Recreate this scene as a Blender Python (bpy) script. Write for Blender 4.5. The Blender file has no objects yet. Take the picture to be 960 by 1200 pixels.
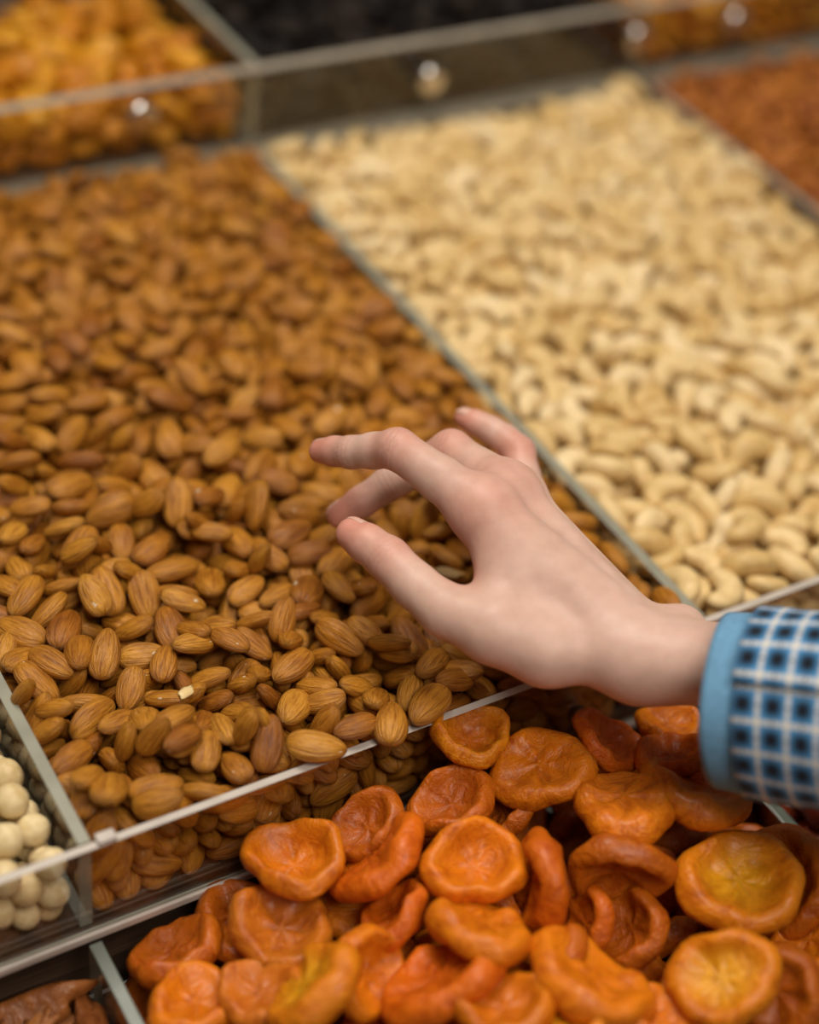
import bpy, math, random
import numpy as np
from mathutils import Vector, Matrix, Quaternion

S = bpy.context.scene
COL = S.collection
MM = .001

# ------------------------------------------------------------------ camera, world, lights, exposure
CAM_POS = [-150.41, -390.39, 584.63]                 # mm, in the frame of the middle tray (X along its front panel, Y away, Z up)
CAM_R, CAM_U, CAM_F = (np.array(v) for v in [[0.85823, -0.502042, 0.10675], [0.259265, 0.603533, 0.75401], [0.442971, 0.619437, -0.648131]])
FOCAL = 2009.36                    # px on the 960x1200 frame
cd = bpy.data.cameras.new('camera'); cam = bpy.data.objects.new('camera', cd); COL.objects.link(cam); S.camera = cam
cam.matrix_world = Matrix([[CAM_R[i], CAM_U[i], -CAM_F[i], CAM_POS[i]*MM] for i in range(3)]+[[0,0,0,1]])
cd.sensor_fit = 'VERTICAL'; cd.sensor_height = 36; cd.lens = FOCAL/1200*36
cd.clip_start = .02; cd.clip_end = 30
cd.dof.use_dof = True; cd.dof.focus_distance = .72; cd.dof.aperture_fstop = 2.4; cd.dof.aperture_blades = 0
S.view_settings.view_transform = 'Standard'; S.view_settings.look = 'None'
S.view_settings.gamma = 1; S.view_settings.use_curve_mapping = False
S.view_settings.exposure = -0.1
S.cycles.use_denoising = True
S.cycles.max_bounces = 8; S.cycles.transparent_max_bounces = 12
W = bpy.data.worlds.new('shop_air'); S.world = W; W.use_nodes = True
W.node_tree.nodes['Background'].inputs[0].default_value = (1, .9, .76, 1)
W.node_tree.nodes['Background'].inputs[1].default_value = .09
def area(name, loc, target, size, sy, power, col):
    l = bpy.data.lights.new(name, 'AREA'); l.shape = 'RECTANGLE'; l.size = size; l.size_y = sy; l.energy = power; l.color = col
    o = bpy.data.objects.new(name, l); COL.objects.link(o); o.location = loc
    o.rotation_euler = (Vector(target)-Vector(loc)).to_track_quat('-Z', 'Y').to_euler(); return o
area('ceiling_light', (.15, .6, 1.75), (.2, .2, 0), .8, .6, 25.5, (1, .92, .79))
area('ceiling_light', (.1, -.85, 1.6), (.2, -.05, 0), .8, .8, 19, (1, .90, .78))

# ------------------------------------------------------------------ helpers
def project(p):
    d = np.array(p)-np.array(CAM_POS); z = d@CAM_F
    return 480+FOCAL*(d@CAM_R)/z, 600-FOCAL*(d@CAM_U)/z
def tag(o, label=None, cat=None, group=None, kind=None):
    for k, v in (('label', label), ('category', cat), ('group', group), ('kind', kind)):
        if v: o[k] = v
    return o
def make_mesh(name, vs, faces, mats=(), uv=None, smooth=True, mi=None):
    m = bpy.data.meshes.new(name); m.from_pydata([tuple(v) for v in vs], [], faces)
    if smooth: m.polygons.foreach_set('use_smooth', [True]*len(m.polygons))
    for a in mats: m.materials.append(a)
    if uv is not None:
        l = m.uv_layers.new(name='UVMap'); l.data.foreach_set('uv', np.asarray(uv, dtype='f4').ravel())
    if mi is not None: m.polygons.foreach_set('material_index', mi)
    m.update(); return m
def link(name, mesh, parent=None):
    o = bpy.data.objects.new(name, mesh); COL.objects.link(o)
    if parent is not None: o.parent = parent
    return o
def empty(name, loc):
    o = bpy.data.objects.new(name, None); COL.objects.link(o); o.location = loc; o.empty_display_size = .02; return o
def box_geo(a, b, bev=0):
    (x0,y0,z0),(x1,y1,z1) = a, b
    vs = [(x,y,z) for x in (x0,x1) for y in (y0,y1) for z in (z0,z1)]
    return vs, [(0,1,3,2),(4,6,7,5),(0,4,5,1),(2,3,7,6),(0,2,6,4),(1,5,7,3)]
def box(name, a, b, mat, parent=None, bevel=.0008, mi=None, mats=None):
    a = [c*MM for c in a]; b = [c*MM for c in b]
    vs, fs = box_geo(a, b)
    o = link(name, make_mesh(name, vs, fs, mats or [mat], smooth=False, mi=mi), parent)
    if bevel:
        md = o.modifiers.new('bevel', 'BEVEL'); md.width = bevel; md.segments = 2
    return o

# ------------------------------------------------------------------ materials
class NT:
    def __init__(s, name):
        s.m = bpy.data.materials.new(name); s.m.use_nodes = True; s.t = s.m.node_tree; s.t.nodes.clear()
        s.out = s.t.nodes.new('ShaderNodeOutputMaterial')
    def n(s, typ, ins=None, **kw):
        nd = s.t.nodes.new('ShaderNode'+typ)
        for k, v in kw.items(): setattr(nd, k, v)
        for k, v in (ins or {}).items():
            if isinstance(v, bpy.types.NodeSocket): s.t.links.new(v, nd.inputs[k])
            else: nd.inputs[k].default_value = v
        return nd
    def math(s, op, a, b=0., c=0.): return s.n('Math', {0: a, 1: b, 2: c}, operation=op).outputs[0]
    def ramp(s, fac, stops):
        r = s.n('ValToRGB', {0: fac}); e = r.color_ramp.elements
        while len(e) < len(stops): e.new(.5)
        for el, (p, c) in zip(e, stops): el.position = p; el.color = (*c, 1) if len(c) == 3 else c
        return r.outputs[0]
    def mix(s, f, a, b, blend='MIX'):
        nd = s.n('Mix', data_type='RGBA', blend_type=blend)
        for k, v in ((0, f), (6, a), (7, b)):
            if isinstance(v, bpy.types.NodeSocket): s.t.links.new(v, nd.inputs[k])
            else: nd.inputs[k].default_value = (*v, 1) if isinstance(v, tuple) and len(v) == 3 else v
        return nd.outputs[2]
    def noise(s, vec, scale, detail=2, rough=.5, dist=0.):
        i = {'Scale': scale, 'Detail': detail, 'Roughness': rough, 'Distortion': dist}
        if vec is not None: i['Vector'] = vec
        return s.n('TexNoise', i).outputs[0]
    def bump(s, h, strength, dist): return s.n('Bump', {'Height': h, 'Strength': strength, 'Distance': dist}).outputs[0]
    def pbr(s, **kw):
        names = dict(col='Base Color', rough='Roughness', normal='Normal', sss='Subsurface Weight', rad='Subsurface Radius', sscale='Subsurface Scale',
                     spec='Specular IOR Level', metal='Metallic', coat='Coat Weight', crough='Coat Roughness', trans='Transmission Weight', sheen='Sheen Weight', ior='IOR')
        ins = {}
        for k, v in kw.items():
            if k == 'col' and isinstance(v, tuple): v = (*v, 1)
            ins[names[k]] = v
        b = s.n('BsdfPrincipled', ins); s.t.links.new(b.outputs[0], s.out.inputs[0]); return s.m
    def rand(s):
        """a random number for each object, or for each loose piece of a joined mesh"""
        a = s.n('ObjectInfo').outputs['Random']; b = s.n('NewGeometry').outputs['Random Per Island']
        return s.math('FRACT', s.math('ADD', s.math('MULTIPLY', a, 7.31), s.math('MULTIPLY', b, 3.17)))

def mat_almond():
    k = NT('almond_skin'); r = k.rand()
    uv = k.n('SeparateXYZ', {0: k.n('TexCoord').outputs['UV']})
    u, v = uv.outputs[0], uv.outputs[1]
    def vec(a, b, c): return k.n('CombineXYZ', {0: k.math('MULTIPLY', u, a), 1: k.math('MULTIPLY', v, b), 2: k.math('MULTIPLY', r, c)}).outputs[0]
    ridge = k.noise(vec(2.6, 24, 40), 1.2, 3, .5, .6)
    fine = k.noise(vec(14, 60, 70), 1.3, 2, .6)
    blot = k.noise(vec(1.6, 3., 17), 1.6, 2)
    base = k.ramp(r, [(0, (.30,.102,.009)), (.2, (.41,.160,.014)), (.55, (.49,.210,.020)), (.8,(.44,.182,.017)), (1, (.56,.260,.030))])
    col = k.mix(1., base, k.ramp(ridge, [(.34, (.66,.57,.47)), (.5, (1,1,1)), (.66, (1.12,1.13,1.18))]), 'MULTIPLY')
    col = k.mix(1., col, k.ramp(blot, [(.3,(.78,.70,.58)),(.55,(1.04,1.04,1.04))]), 'MULTIPLY')
    col = k.mix(1., col, k.ramp(fine, [(.3,(.86,.82,.78)),(.6,(1.04,1.04,1.04))]), 'MULTIPLY')
    scuff = k.math('GREATER_THAN', k.noise(vec(5., 9., 91), 1.1, 1, .4), .785)
    col = k.mix(k.math('MULTIPLY', scuff, .75), col, (.78,.66,.50))
    h = k.math('ADD', ridge, k.math('MULTIPLY', fine, .25))
    return k.pbr(col=col, rough=k.math('ADD', .33, k.math('MULTIPLY', fine, .2)), normal=k.bump(h, .9, .0013), spec=.4)
def mat_cashew():
    k = NT('cashew_flesh'); r = k.rand(); g = k.n('TexCoord').outputs['Object']
    n = k.noise(k.n('VectorMath', {0: g, 1: (0,0,0)}).outputs[0], 5, 3)
    base = k.ramp(r, [(0, (.66,.46,.19)), (.4, (.74,.55,.265)), (.75, (.78,.60,.32)), (1, (.83,.68,.42))])
    col = k.mix(1., base, k.ramp(n, [(.3,(.88,.83,.74)),(.6,(1.04,1.03,1.02))]), 'MULTIPLY')
    return k.pbr(col=col, rough=.42, normal=k.bump(n, .25, .0006), sss=.25, rad=(1,.7,.4), sscale=.003, spec=.4)
def mat_hazelnut():
    k = NT('blanched_nut'); r = k.rand(); n = k.noise(k.n('TexCoord').outputs['Object'], 4, 3)
    col = k.mix(1., k.ramp(r, [(0,(.68,.53,.28)),(1,(.83,.70,.43))]), k.ramp(n, [(.3,(.85,.78,.66)),(.6,(1.04,1.03,1.02))]), 'MULTIPLY')
    return k.pbr(col=col, rough=.5, normal=k.bump(n, .25, .0006), sss=.2, rad=(1,.75,.5), sscale=.003)
def mat_dried(name, stops, rough=.4, scale=110, sss=.15, rad=(1,.4,.1), bump=.8):
    k = NT(name); r = k.rand(); g = k.n('TexCoord').outputs['Object']
    n = k.noise(g, scale, 4, .6, .8)
    col = k.mix(1., k.ramp(r, stops), k.ramp(n, [(.3,(.55,.45,.4)),(.62,(1.12,1.1,1.05))]), 'MULTIPLY')
    return k.pbr(col=col, rough=rough, normal=k.bump(n, bump, .0022), sss=sss, rad=rad, sscale=.003, spec=.2 if name == 'black_fruit' else .45)
def mat_apricot():
    """colour of the fruit comes from the object colour, hollow colour from the Hollow attribute"""
    k = NT('apricot_flesh'); g = k.n('TexCoord').outputs['Object']; oc = k.n('ObjectInfo').outputs['Color']
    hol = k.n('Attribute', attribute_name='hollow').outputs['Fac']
    r = k.rand()
    n1 = k.noise(g, 3.4, 4, .6, 1.4); n2 = k.noise(g, 22, 3, .6, .8)
    col = k.mix(1., oc, k.ramp(n1, [(.3,(.68,.5,.4)),(.5,(1,1,1)),(.72,(1.1,1.16,1.0))]), 'MULTIPLY')
    col = k.mix(1., col, k.ramp(n2, [(.3,(.90,.84,.8)),(.6,(1.03,1.03,1.03))]), 'MULTIPLY')
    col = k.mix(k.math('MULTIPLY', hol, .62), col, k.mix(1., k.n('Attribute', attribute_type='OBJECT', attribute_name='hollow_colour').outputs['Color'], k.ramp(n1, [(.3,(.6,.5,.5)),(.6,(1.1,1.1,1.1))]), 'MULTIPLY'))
    h = k.math('ADD', n1, k.math('MULTIPLY', n2, .22))
    return k.pbr(col=col, rough=.36, normal=k.bump(h, .5, .005), sss=.35, rad=(1,.3,.02), sscale=.006, spec=.3, coat=.16, crough=.2)
def mat_skin():
    k = NT('skin'); g = k.n('TexCoord').outputs['Object']; bl = k.n('Attribute', attribute_name='blush').outputs['Fac']
    n1 = k.noise(g, 38, 3, .55); n2 = k.noise(g, 900, 3, .6); n3 = k.noise(g, 140, 2)
    col = k.ramp(n1, [(.3,(.60,.385,.31)),(.55,(.655,.435,.36)),(.75,(.70,.48,.405))])
    col = k.mix(k.math('MULTIPLY', bl, .8), col, (.63,.205,.145))
    col = k.mix(1., col, k.ramp(n3, [(.3,(.93,.91,.9)),(.6,(1.02,1.02,1.02))]), 'MULTIPLY')
    cr = k.n('Attribute', attribute_name='crease').outputs['Fac']
    col = k.mix(k.math('MULTIPLY', cr, .22), col, (.42,.19,.14))
    h = k.math('ADD', k.math('MULTIPLY', n2, .2), k.math('ADD', k.math('MULTIPLY', n3, .5), k.math('MULTIPLY', cr, -.6)))
    return k.pbr(col=col, rough=.47, normal=k.bump(h, .3, .0009), sss=.3, rad=(1,.36,.2), sscale=.004, spec=.4)
def mat_plain(name, col, rough=.5, **kw):
    k = NT(name); n = k.noise(k.n('TexCoord').outputs['Object'], 300, 2)
    c = k.mix(1., col, k.ramp(n, [(.3,(.9,.9,.9)),(.65,(1.05,1.05,1.05))]), 'MULTIPLY')
    return k.pbr(col=c, rough=rough, **kw)
def mat_plaid():
    k = NT('plaid_cotton'); uv = k.n('TexCoord').outputs['UV']; s = k.n('SeparateXYZ', {0: uv})
    def band(x, c, hw, soft):
        d = k.math('ABSOLUTE', k.math('SUBTRACT', k.math('FRACT', x), c)); d = k.math('MINIMUM', d, k.math('SUBTRACT', 1., d))
        return k.n('MapRange', {0: d, 1: hw-soft, 2: hw+soft, 3: 1., 4: 0.}).outputs[0]
    u, v = s.outputs[0], s.outputs[1]
    bu, bv = band(u,.5,.24,.12), band(v,.5,.24,.12)
    lu, lv = band(u,0.,.085,.025), band(v,0.,.085,.025)
    tu, tv = band(u,.5,.035,.02), band(v,.5,.035,.02)
    blue = (.085,.30,.60)
    single = k.math('ADD', k.math('MULTIPLY', bu, .34), k.math('MULTIPLY', bv, .34))
    col = k.mix(single, blue, (.012,.04,.10))
    col = k.mix(k.math('MULTIPLY', bu, bv), col, (.006,.008,.014))
    ln = k.math('MINIMUM', k.math('ADD', k.math('MULTIPLY', lu, .72), k.math('MULTIPLY', lv, .72)), 1.)
    col = k.mix(ln, col, (.72,.67,.60))
    th = k.math('MAXIMUM', k.math('MULTIPLY', tu, lv), k.math('MULTIPLY', tv, lu))
    col = k.mix(k.math('MULTIPLY', th, .7), col, (.05,.05,.06))
    w = k.n('TexWave', {'Vector': uv, 'Scale': 9., 'Distortion': 1.}).outputs[1]
    return k.pbr(col=col, rough=.85, normal=k.bump(k.math('ADD', w, k.noise(uv, 25, 2)), .2, .0004), sheen=.1, spec=.2)
def mat_wood():
    k = NT('dark_wood'); g = k.n('Mapping', {0: k.n('TexCoord').outputs['Object'], 3: (3, 60, 60)}).outputs[0]
    n = k.noise(g, 2.5, 4, .6, .5)
    return k.pbr(col=k.ramp(n, [(.3,(.030,.018,.011)),(.55,(.09,.052,.030)),(.75,(.17,.105,.062))]), rough=.55, normal=k.bump(n,.3,.001))
def mat_glass():
    k = NT('clear_acrylic')
    tr = k.n('BsdfTransparent', {0: (.965,.955,.94,1)}); gl = k.n('BsdfGlossy', {0: (1,1,1,1), 1: .04})
    bf = k.n('NewGeometry').outputs['Backfacing']
    fr = k.n('Fresnel', {0: k.math('ADD', 1.49, k.math('MULTIPLY', bf, 1/1.49-1.49))})   # thin sheet: no inner total reflection
    m = k.n('MixShader', {0: fr.outputs[0], 1: tr.outputs[0], 2: gl.outputs[0]}); k.t.links.new(m.outputs[0], k.out.inputs[0]); return k.m
def mat_edge(name, col):
    k = NT(name); n = k.noise(k.n('TexCoord').outputs['Object'], 60, 2)
    return k.pbr(col=k.mix(1., col, k.ramp(n, [(.3,(.85,.85,.85)),(.6,(1.05,1.05,1.05))]), 'MULTIPLY'), rough=.3, spec=.6)
M = dict(almond=mat_almond(), cashew=mat_cashew(), hazelnut=mat_hazelnut(), apricot=mat_apricot(), skin=mat_skin(), plaid=mat_plaid(), wood=mat_wood(), glass=mat_glass(),
    edge=mat_edge('polished_edge', (.52,.465,.42)), shaded_edge=mat_edge('shaded_edge', (.13,.155,.13)), dull_edge=mat_edge('dull_edge', (.34,.295,.235)), green_edge=mat_edge('greenish_edge', (.29,.285,.225)),
    chrome=mat_plain('brushed_steel', (.75,.72,.70), .25, metal=1.), chambray=mat_plain('chambray_cotton', (.15,.33,.53), .85, spec=.2), nail=mat_plain('fingernail', (.70,.43,.35), .3, sss=.2, rad=(1,.4,.3), sscale=.002),
    red=mat_dried('reddish_brown_fruit', [(0,(.32,.09,.010)),(.6,(.46,.15,.017)),(1,(.55,.21,.026))], .5, 5),
    yellow=mat_dried('yellow_fruit', [(0,(.54,.19,.004)),(.5,(.66,.28,.007)),(1,(.75,.38,.015))], .4, 5, .25),
    black=mat_dried('black_fruit', [(0,(.006,.004,.004)),(.7,(.012,.008,.007)),(1,(.026,.017,.013))], .6, 5, 0.),
    darkred=mat_dried('dark_red_fruit', [(0,(.10,.012,.006)),(.6,(.20,.025,.010)),(1,(.28,.05,.015))], .3, 5),
    date=mat_dried('brown_fruit', [(0,(.22,.07,.018)),(.6,(.34,.12,.03)),(1,(.42,.17,.05))], .35, 5))

# ------------------------------------------------------------------ the stepped stand and its acrylic trays (mm: tray 300 wide, 460 deep, panel 53 high)
D, H = 459.5, 52.9
stand = tag(empty('display_stand', (.3, .1, -.06)), 'dark wooden stepped stand that carries the acrylic trays', 'stand')
def board(name, a, b):
    o = box(name, a, b, M['wood'], bevel=.001); o.parent = stand; o.matrix_parent_inverse = Matrix.Translation((-.3,-.1,.06)); return o
board('shelf_board', (-330,-420,-66), (930,2,-54)); board('shelf_board', (-330,3,-12), (930,D+2,-.6)); board('shelf_board', (-330,D+3,H-12), (930,2*D,H-.6))
board('riser_board', (-330,3,-54), (930,14,-12.2)); board('riser_board', (-330,D+3,-.4), (930,D+14,H-12.2))
def panel(name, a, b, label, cat='panel', group=None, top='edge', mi=None):
    # faces: -X,+X,-Y,+Y,-Z,+Z
    thin_y = abs(b[1]-a[1]) < abs(b[0]-a[0])
    mi = [1,1,0,0,1,2] if thin_y else [0,0,1,1,1,2]
    o = box(name, a, b, None, bevel=.0005, mi=mi, mats=[M['glass'], M['green_edge'], M[top]])
    return tag(o, label, cat, group)
def knob(parent, x, y, z, r=6.5, name='standoff_cap'):
    vs, fs = [], []; nr = 20; prof = [(0,r*.75),(-2,r*.75),(-2.2,r),(-6,r),(-7.4,r*.85),(-8,r*.5),(-8.2,.05)]
    for yy, rr in prof:
        for j in range(nr):
            a = 2*math.pi*j/nr; vs.append(((x+rr*math.cos(a))*MM, (y+yy)*MM, (z+rr*math.sin(a))*MM))
    for i in range(len(prof)-1):
        for j in range(nr): fs.append((i*nr+j, (i+1)*nr+j, (i+1)*nr+(j+1)%nr, i*nr+(j+1)%nr))
    return link(name, make_mesh(name, vs, fs, [M['chrome']]), parent)
fp = panel('acrylic_barrier', (-330,-4,-2), (930,-.2,H), 'clear acrylic front panel with pale polished top edge, before almonds and cashews')
box('base_strip', (-330,-6.2,-2.2), (930,-4.1,2.2), M['edge'], fp)
knob(fp, 231, -4, 26, 5); knob(fp, -150, -4, 26, 5)
rp = panel('acrylic_barrier', (-330,D-4,H+.4), (930,D+5,2*H), 'clear acrylic rear panel with steel caps, behind almonds and cashews', top='dull_edge')
box('base_strip', (-330,D-10,H-3), (930,D-.2,H+.3), M['dull_edge'], rp)
for x, z in ((220.6,90.4),(421,82),(586,86),(673,86)): knob(rp, x, D-4, z, 9.5)
for x, lab in ((0,'greenish-edged divider between white hazelnuts and almonds'),(300,'greenish-edged divider running between almonds and cashews'),(600,'greenish-edged divider between cashews and reddish-brown dried fruit')):
    d = panel('acrylic_divider', (x-2.8,.3,.4), (x+2.8,D-10.5,H), lab, 'divider', None, 'green_edge')
    if x == 0: box('joint_clip', (4,-3.8,H+.05), (12,1.5,H+2.2), M['edge'], fp)
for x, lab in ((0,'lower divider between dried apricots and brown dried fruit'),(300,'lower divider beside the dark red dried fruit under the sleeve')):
    panel('acrylic_divider', (x-2.8,-400,-53.5), (x+2.8,-8.5,0), lab, 'divider', None, 'shaded_edge')  # top edge colour darkened to paint in the weaker light on the lower tier
for x, lab in ((300,'rear divider between yellow and black dried fruit'),(600,'rear divider between black and pale yellow dried fruit')):
    panel('acrylic_divider', (x-2.8,D+5.4,H+.4), (x+2.8,2*D-20,2*H), lab, 'divider', None, 'green_edge')

# ------------------------------------------------------------------ nut and fruit shapes (unit length along X)
def almond_mesh(nl=22, nr=16, v=0):
    """Almond of length 1 along X, flat side up (Z); returns verts, faces, uvs(u along, v around)."""
    rg = random.Random(v*7+3)
    wid = 0.285*rg.uniform(.92,1.1); th = 0.18*rg.uniform(.92,1.1); bend = rg.uniform(-.03,.03); skew = rg.uniform(.16,.3)
    vs, uv = [], []
    for i in range(nl+1):
        t = i/nl
        x = -.5*math.cos(math.pi*t)
        s = math.sin(math.pi*min(max(t,.004),.996))
        hw = wid*(s**.86)*(1-skew*2*x*.6)*(1-.16*max(0,x*2)**3)
        ht = th*(s**.85)*(1-skew*2*x*.35)
        if x > .44: hw *= 1-.25*(x-.44)/.06; ht *= 1-.15*(x-.44)/.06
        for j in range(nr):
            a = 2*math.pi*j/nr
            ca, sa = math.cos(a), math.sin(a)
            y = hw*math.copysign(abs(ca)**.92, ca)
            z = ht*math.copysign(abs(sa)**.95, sa)
            n = 1+.02*math.sin(3*a+v)+.015*math.sin(5*a+v*2+x*4)
            vs.append((x, y*n+bend*(1-4*x*x), z*n)); uv.append((t, j/nr))
    return vs, grid_faces(nl, nr)
def grid_faces(nl, nr):
    f = []
    for i in range(nl):
        for j in range(nr):
            k = (j+1) % nr
            f.append((i*nr+j, i*nr+k, (i+1)*nr+k, (i+1)*nr+j))
    f.append(tuple(range(nr-1, -1, -1))); f.append(tuple(nl*nr+j for j in range(nr)))
    return f
def cashew_mesh(nl=20, nr=12, v=0):
    rg = random.Random(v*5+1)
    arc = math.radians(rg.uniform(165,205)); R = .315*rg.uniform(.95,1.08); rr = .205*rg.uniform(.93,1.08); tw = rg.uniform(-.06,.06)
    vs = []
    for i in range(nl+1):
        t = i/nl
        tt = .5-.5*math.cos(math.pi*t)
        a = arc*(tt-.5)
        s = max(.03, math.sin(math.pi*min(max(t,.01),.99)))**.55
        r = rr*s*(1+.22*(tt-.35))
        cx, cy = R*math.sin(a), R*math.cos(a)-R*.62
        for j in range(nr):
            b = 2*math.pi*j/nr
            d = r*math.cos(b)*1.08; z = r*math.sin(b)*.86
            n = 1+.03*math.sin(2*b+v+4*tt)
            vs.append((cx+math.sin(a)*d*n, cy+math.cos(a)*d*n, z*n+tw*math.sin(a)))
    return vs, grid_faces(nl, nr)
def lump_mesh(nl=12, nr=12, v=0, el=(1,1,1), rough=.1, freq=2.):
    rg = np.random.default_rng(v+11)
    ph = rg.uniform(0,6.28,(6,)); dr = rg.normal(size=(6,3))*freq
    vs = []
    for i in range(nl+1):
        t = math.pi*min(max(i/nl,.01),.99)
        for j in range(nr):
            b = 2*math.pi*j/nr
            p = np.array([-math.cos(t), math.sin(t)*math.cos(b), math.sin(t)*math.sin(b)])
            n = 1+rough*float(np.sin(dr@p+ph).sum())/2.5
            vs.append((p[0]*.5*el[0]*n, p[1]*.5*el[1]*n, p[2]*.5*el[2]*n))
    return vs, grid_faces(nl, nr)

def shape(fn, nl, nr, v, **kw):
    vs, fs = fn(nl, nr, v, **kw)
    uv = []
    for i in range(nl):
        for j in range(nr): uv += [(i/nl,j/nr),(i/nl,(j+1)/nr),((i+1)/nl,(j+1)/nr),((i+1)/nl,j/nr)]
    uv += [(0,.5)]*nr+[(1,.5)]*nr
    return np.array(vs), fs, uv
def apricot_geo(v, dent=.6, nl=15, nr=30):
    """a halved dried apricot: puffy rim, sunken middle, wavy outline; radius .5, face up (+Z)"""
    rg = random.Random(v*13+5); ph = [rg.uniform(0,6.28) for _ in range(8)]; fold = rg.uniform(-.12,.16); t0 = .165*rg.uniform(.9,1.15)
    vs, fs, hol = [(0,0,0)], [], [1.]
    prof = [(.12,1),(.25,1),(.38,1),(.5,1),(.62,1),(.72,1),(.81,1),(.89,1),(.95,1),(.99,1),(1,0),(.98,-1),(.92,-1),(.8,-1),(.6,-1),(.35,-1),(.12,-1)]
    def zz(rho, side, a):
        puff = max(0., 1-((rho-.66)/.34)**2)**.5 if rho > .66 else 1.
        w = 1+(.13*math.sin(3*a+ph[0])+.1*math.sin(5*a+ph[1])+.06*math.sin(9*a+ph[5]))*min(1., rho*1.5)**2
        if side > 0:
            d = dent*(1-(min(rho,.76)/.76)**3.2)
            return t0*w*puff - d*t0*1.75 + .018*math.sin(6*a+ph[2])*rho*(1-rho)*4 + .03*math.sin(8*rho+2*a+ph[6])*min(1., rho*2.2)**2*dent
        if side == 0: return 0.
        return -t0*.8*w*puff - .05*dent*(1-rho)
    def pos(rho, side, a):
        r = .5*rho*(1+.07*math.sin(2*a+ph[3])+.05*math.sin(3*a+ph[4])+.028*math.sin(7*a+ph[7]))
        x, y = r*math.cos(a), r*math.sin(a)*.95
        return (x, y, zz(rho, side, a)+fold*x*x*1.1+.04*math.sin(2*a+ph[6])*rho*rho)
    vs[0] = (0,0,zz(0,1,0))
    for rho, sd in prof:
        for j in range(nr):
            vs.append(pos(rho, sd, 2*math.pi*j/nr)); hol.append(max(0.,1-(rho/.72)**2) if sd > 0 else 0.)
    n = len(prof)
    for j in range(nr): fs.append((0, 1+j, 1+(j+1)%nr))
    for i in range(n-1):
        for j in range(nr): fs.append((1+i*nr+j, 1+(i+1)*nr+j, 1+(i+1)*nr+(j+1)%nr, 1+i*nr+(j+1)%nr))
    vs.append((0,0,zz(0,-1,0))); hol.append(0.); c = len(vs)-1
    for j in range(nr): fs.append((1+(n-1)*nr+j, c, 1+(n-1)*nr+(j+1)%nr))
    return vs, fs, hol
def apricot_mesh(v, dent):
    vs, fs, hol = apricot_geo(v, dent)
    m = make_mesh('dried_apricot', vs, fs, [M['apricot']])
    a = m.attributes.new('hollow', 'FLOAT', 'POINT'); a.data.foreach_set('value', hol)
    return m

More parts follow.
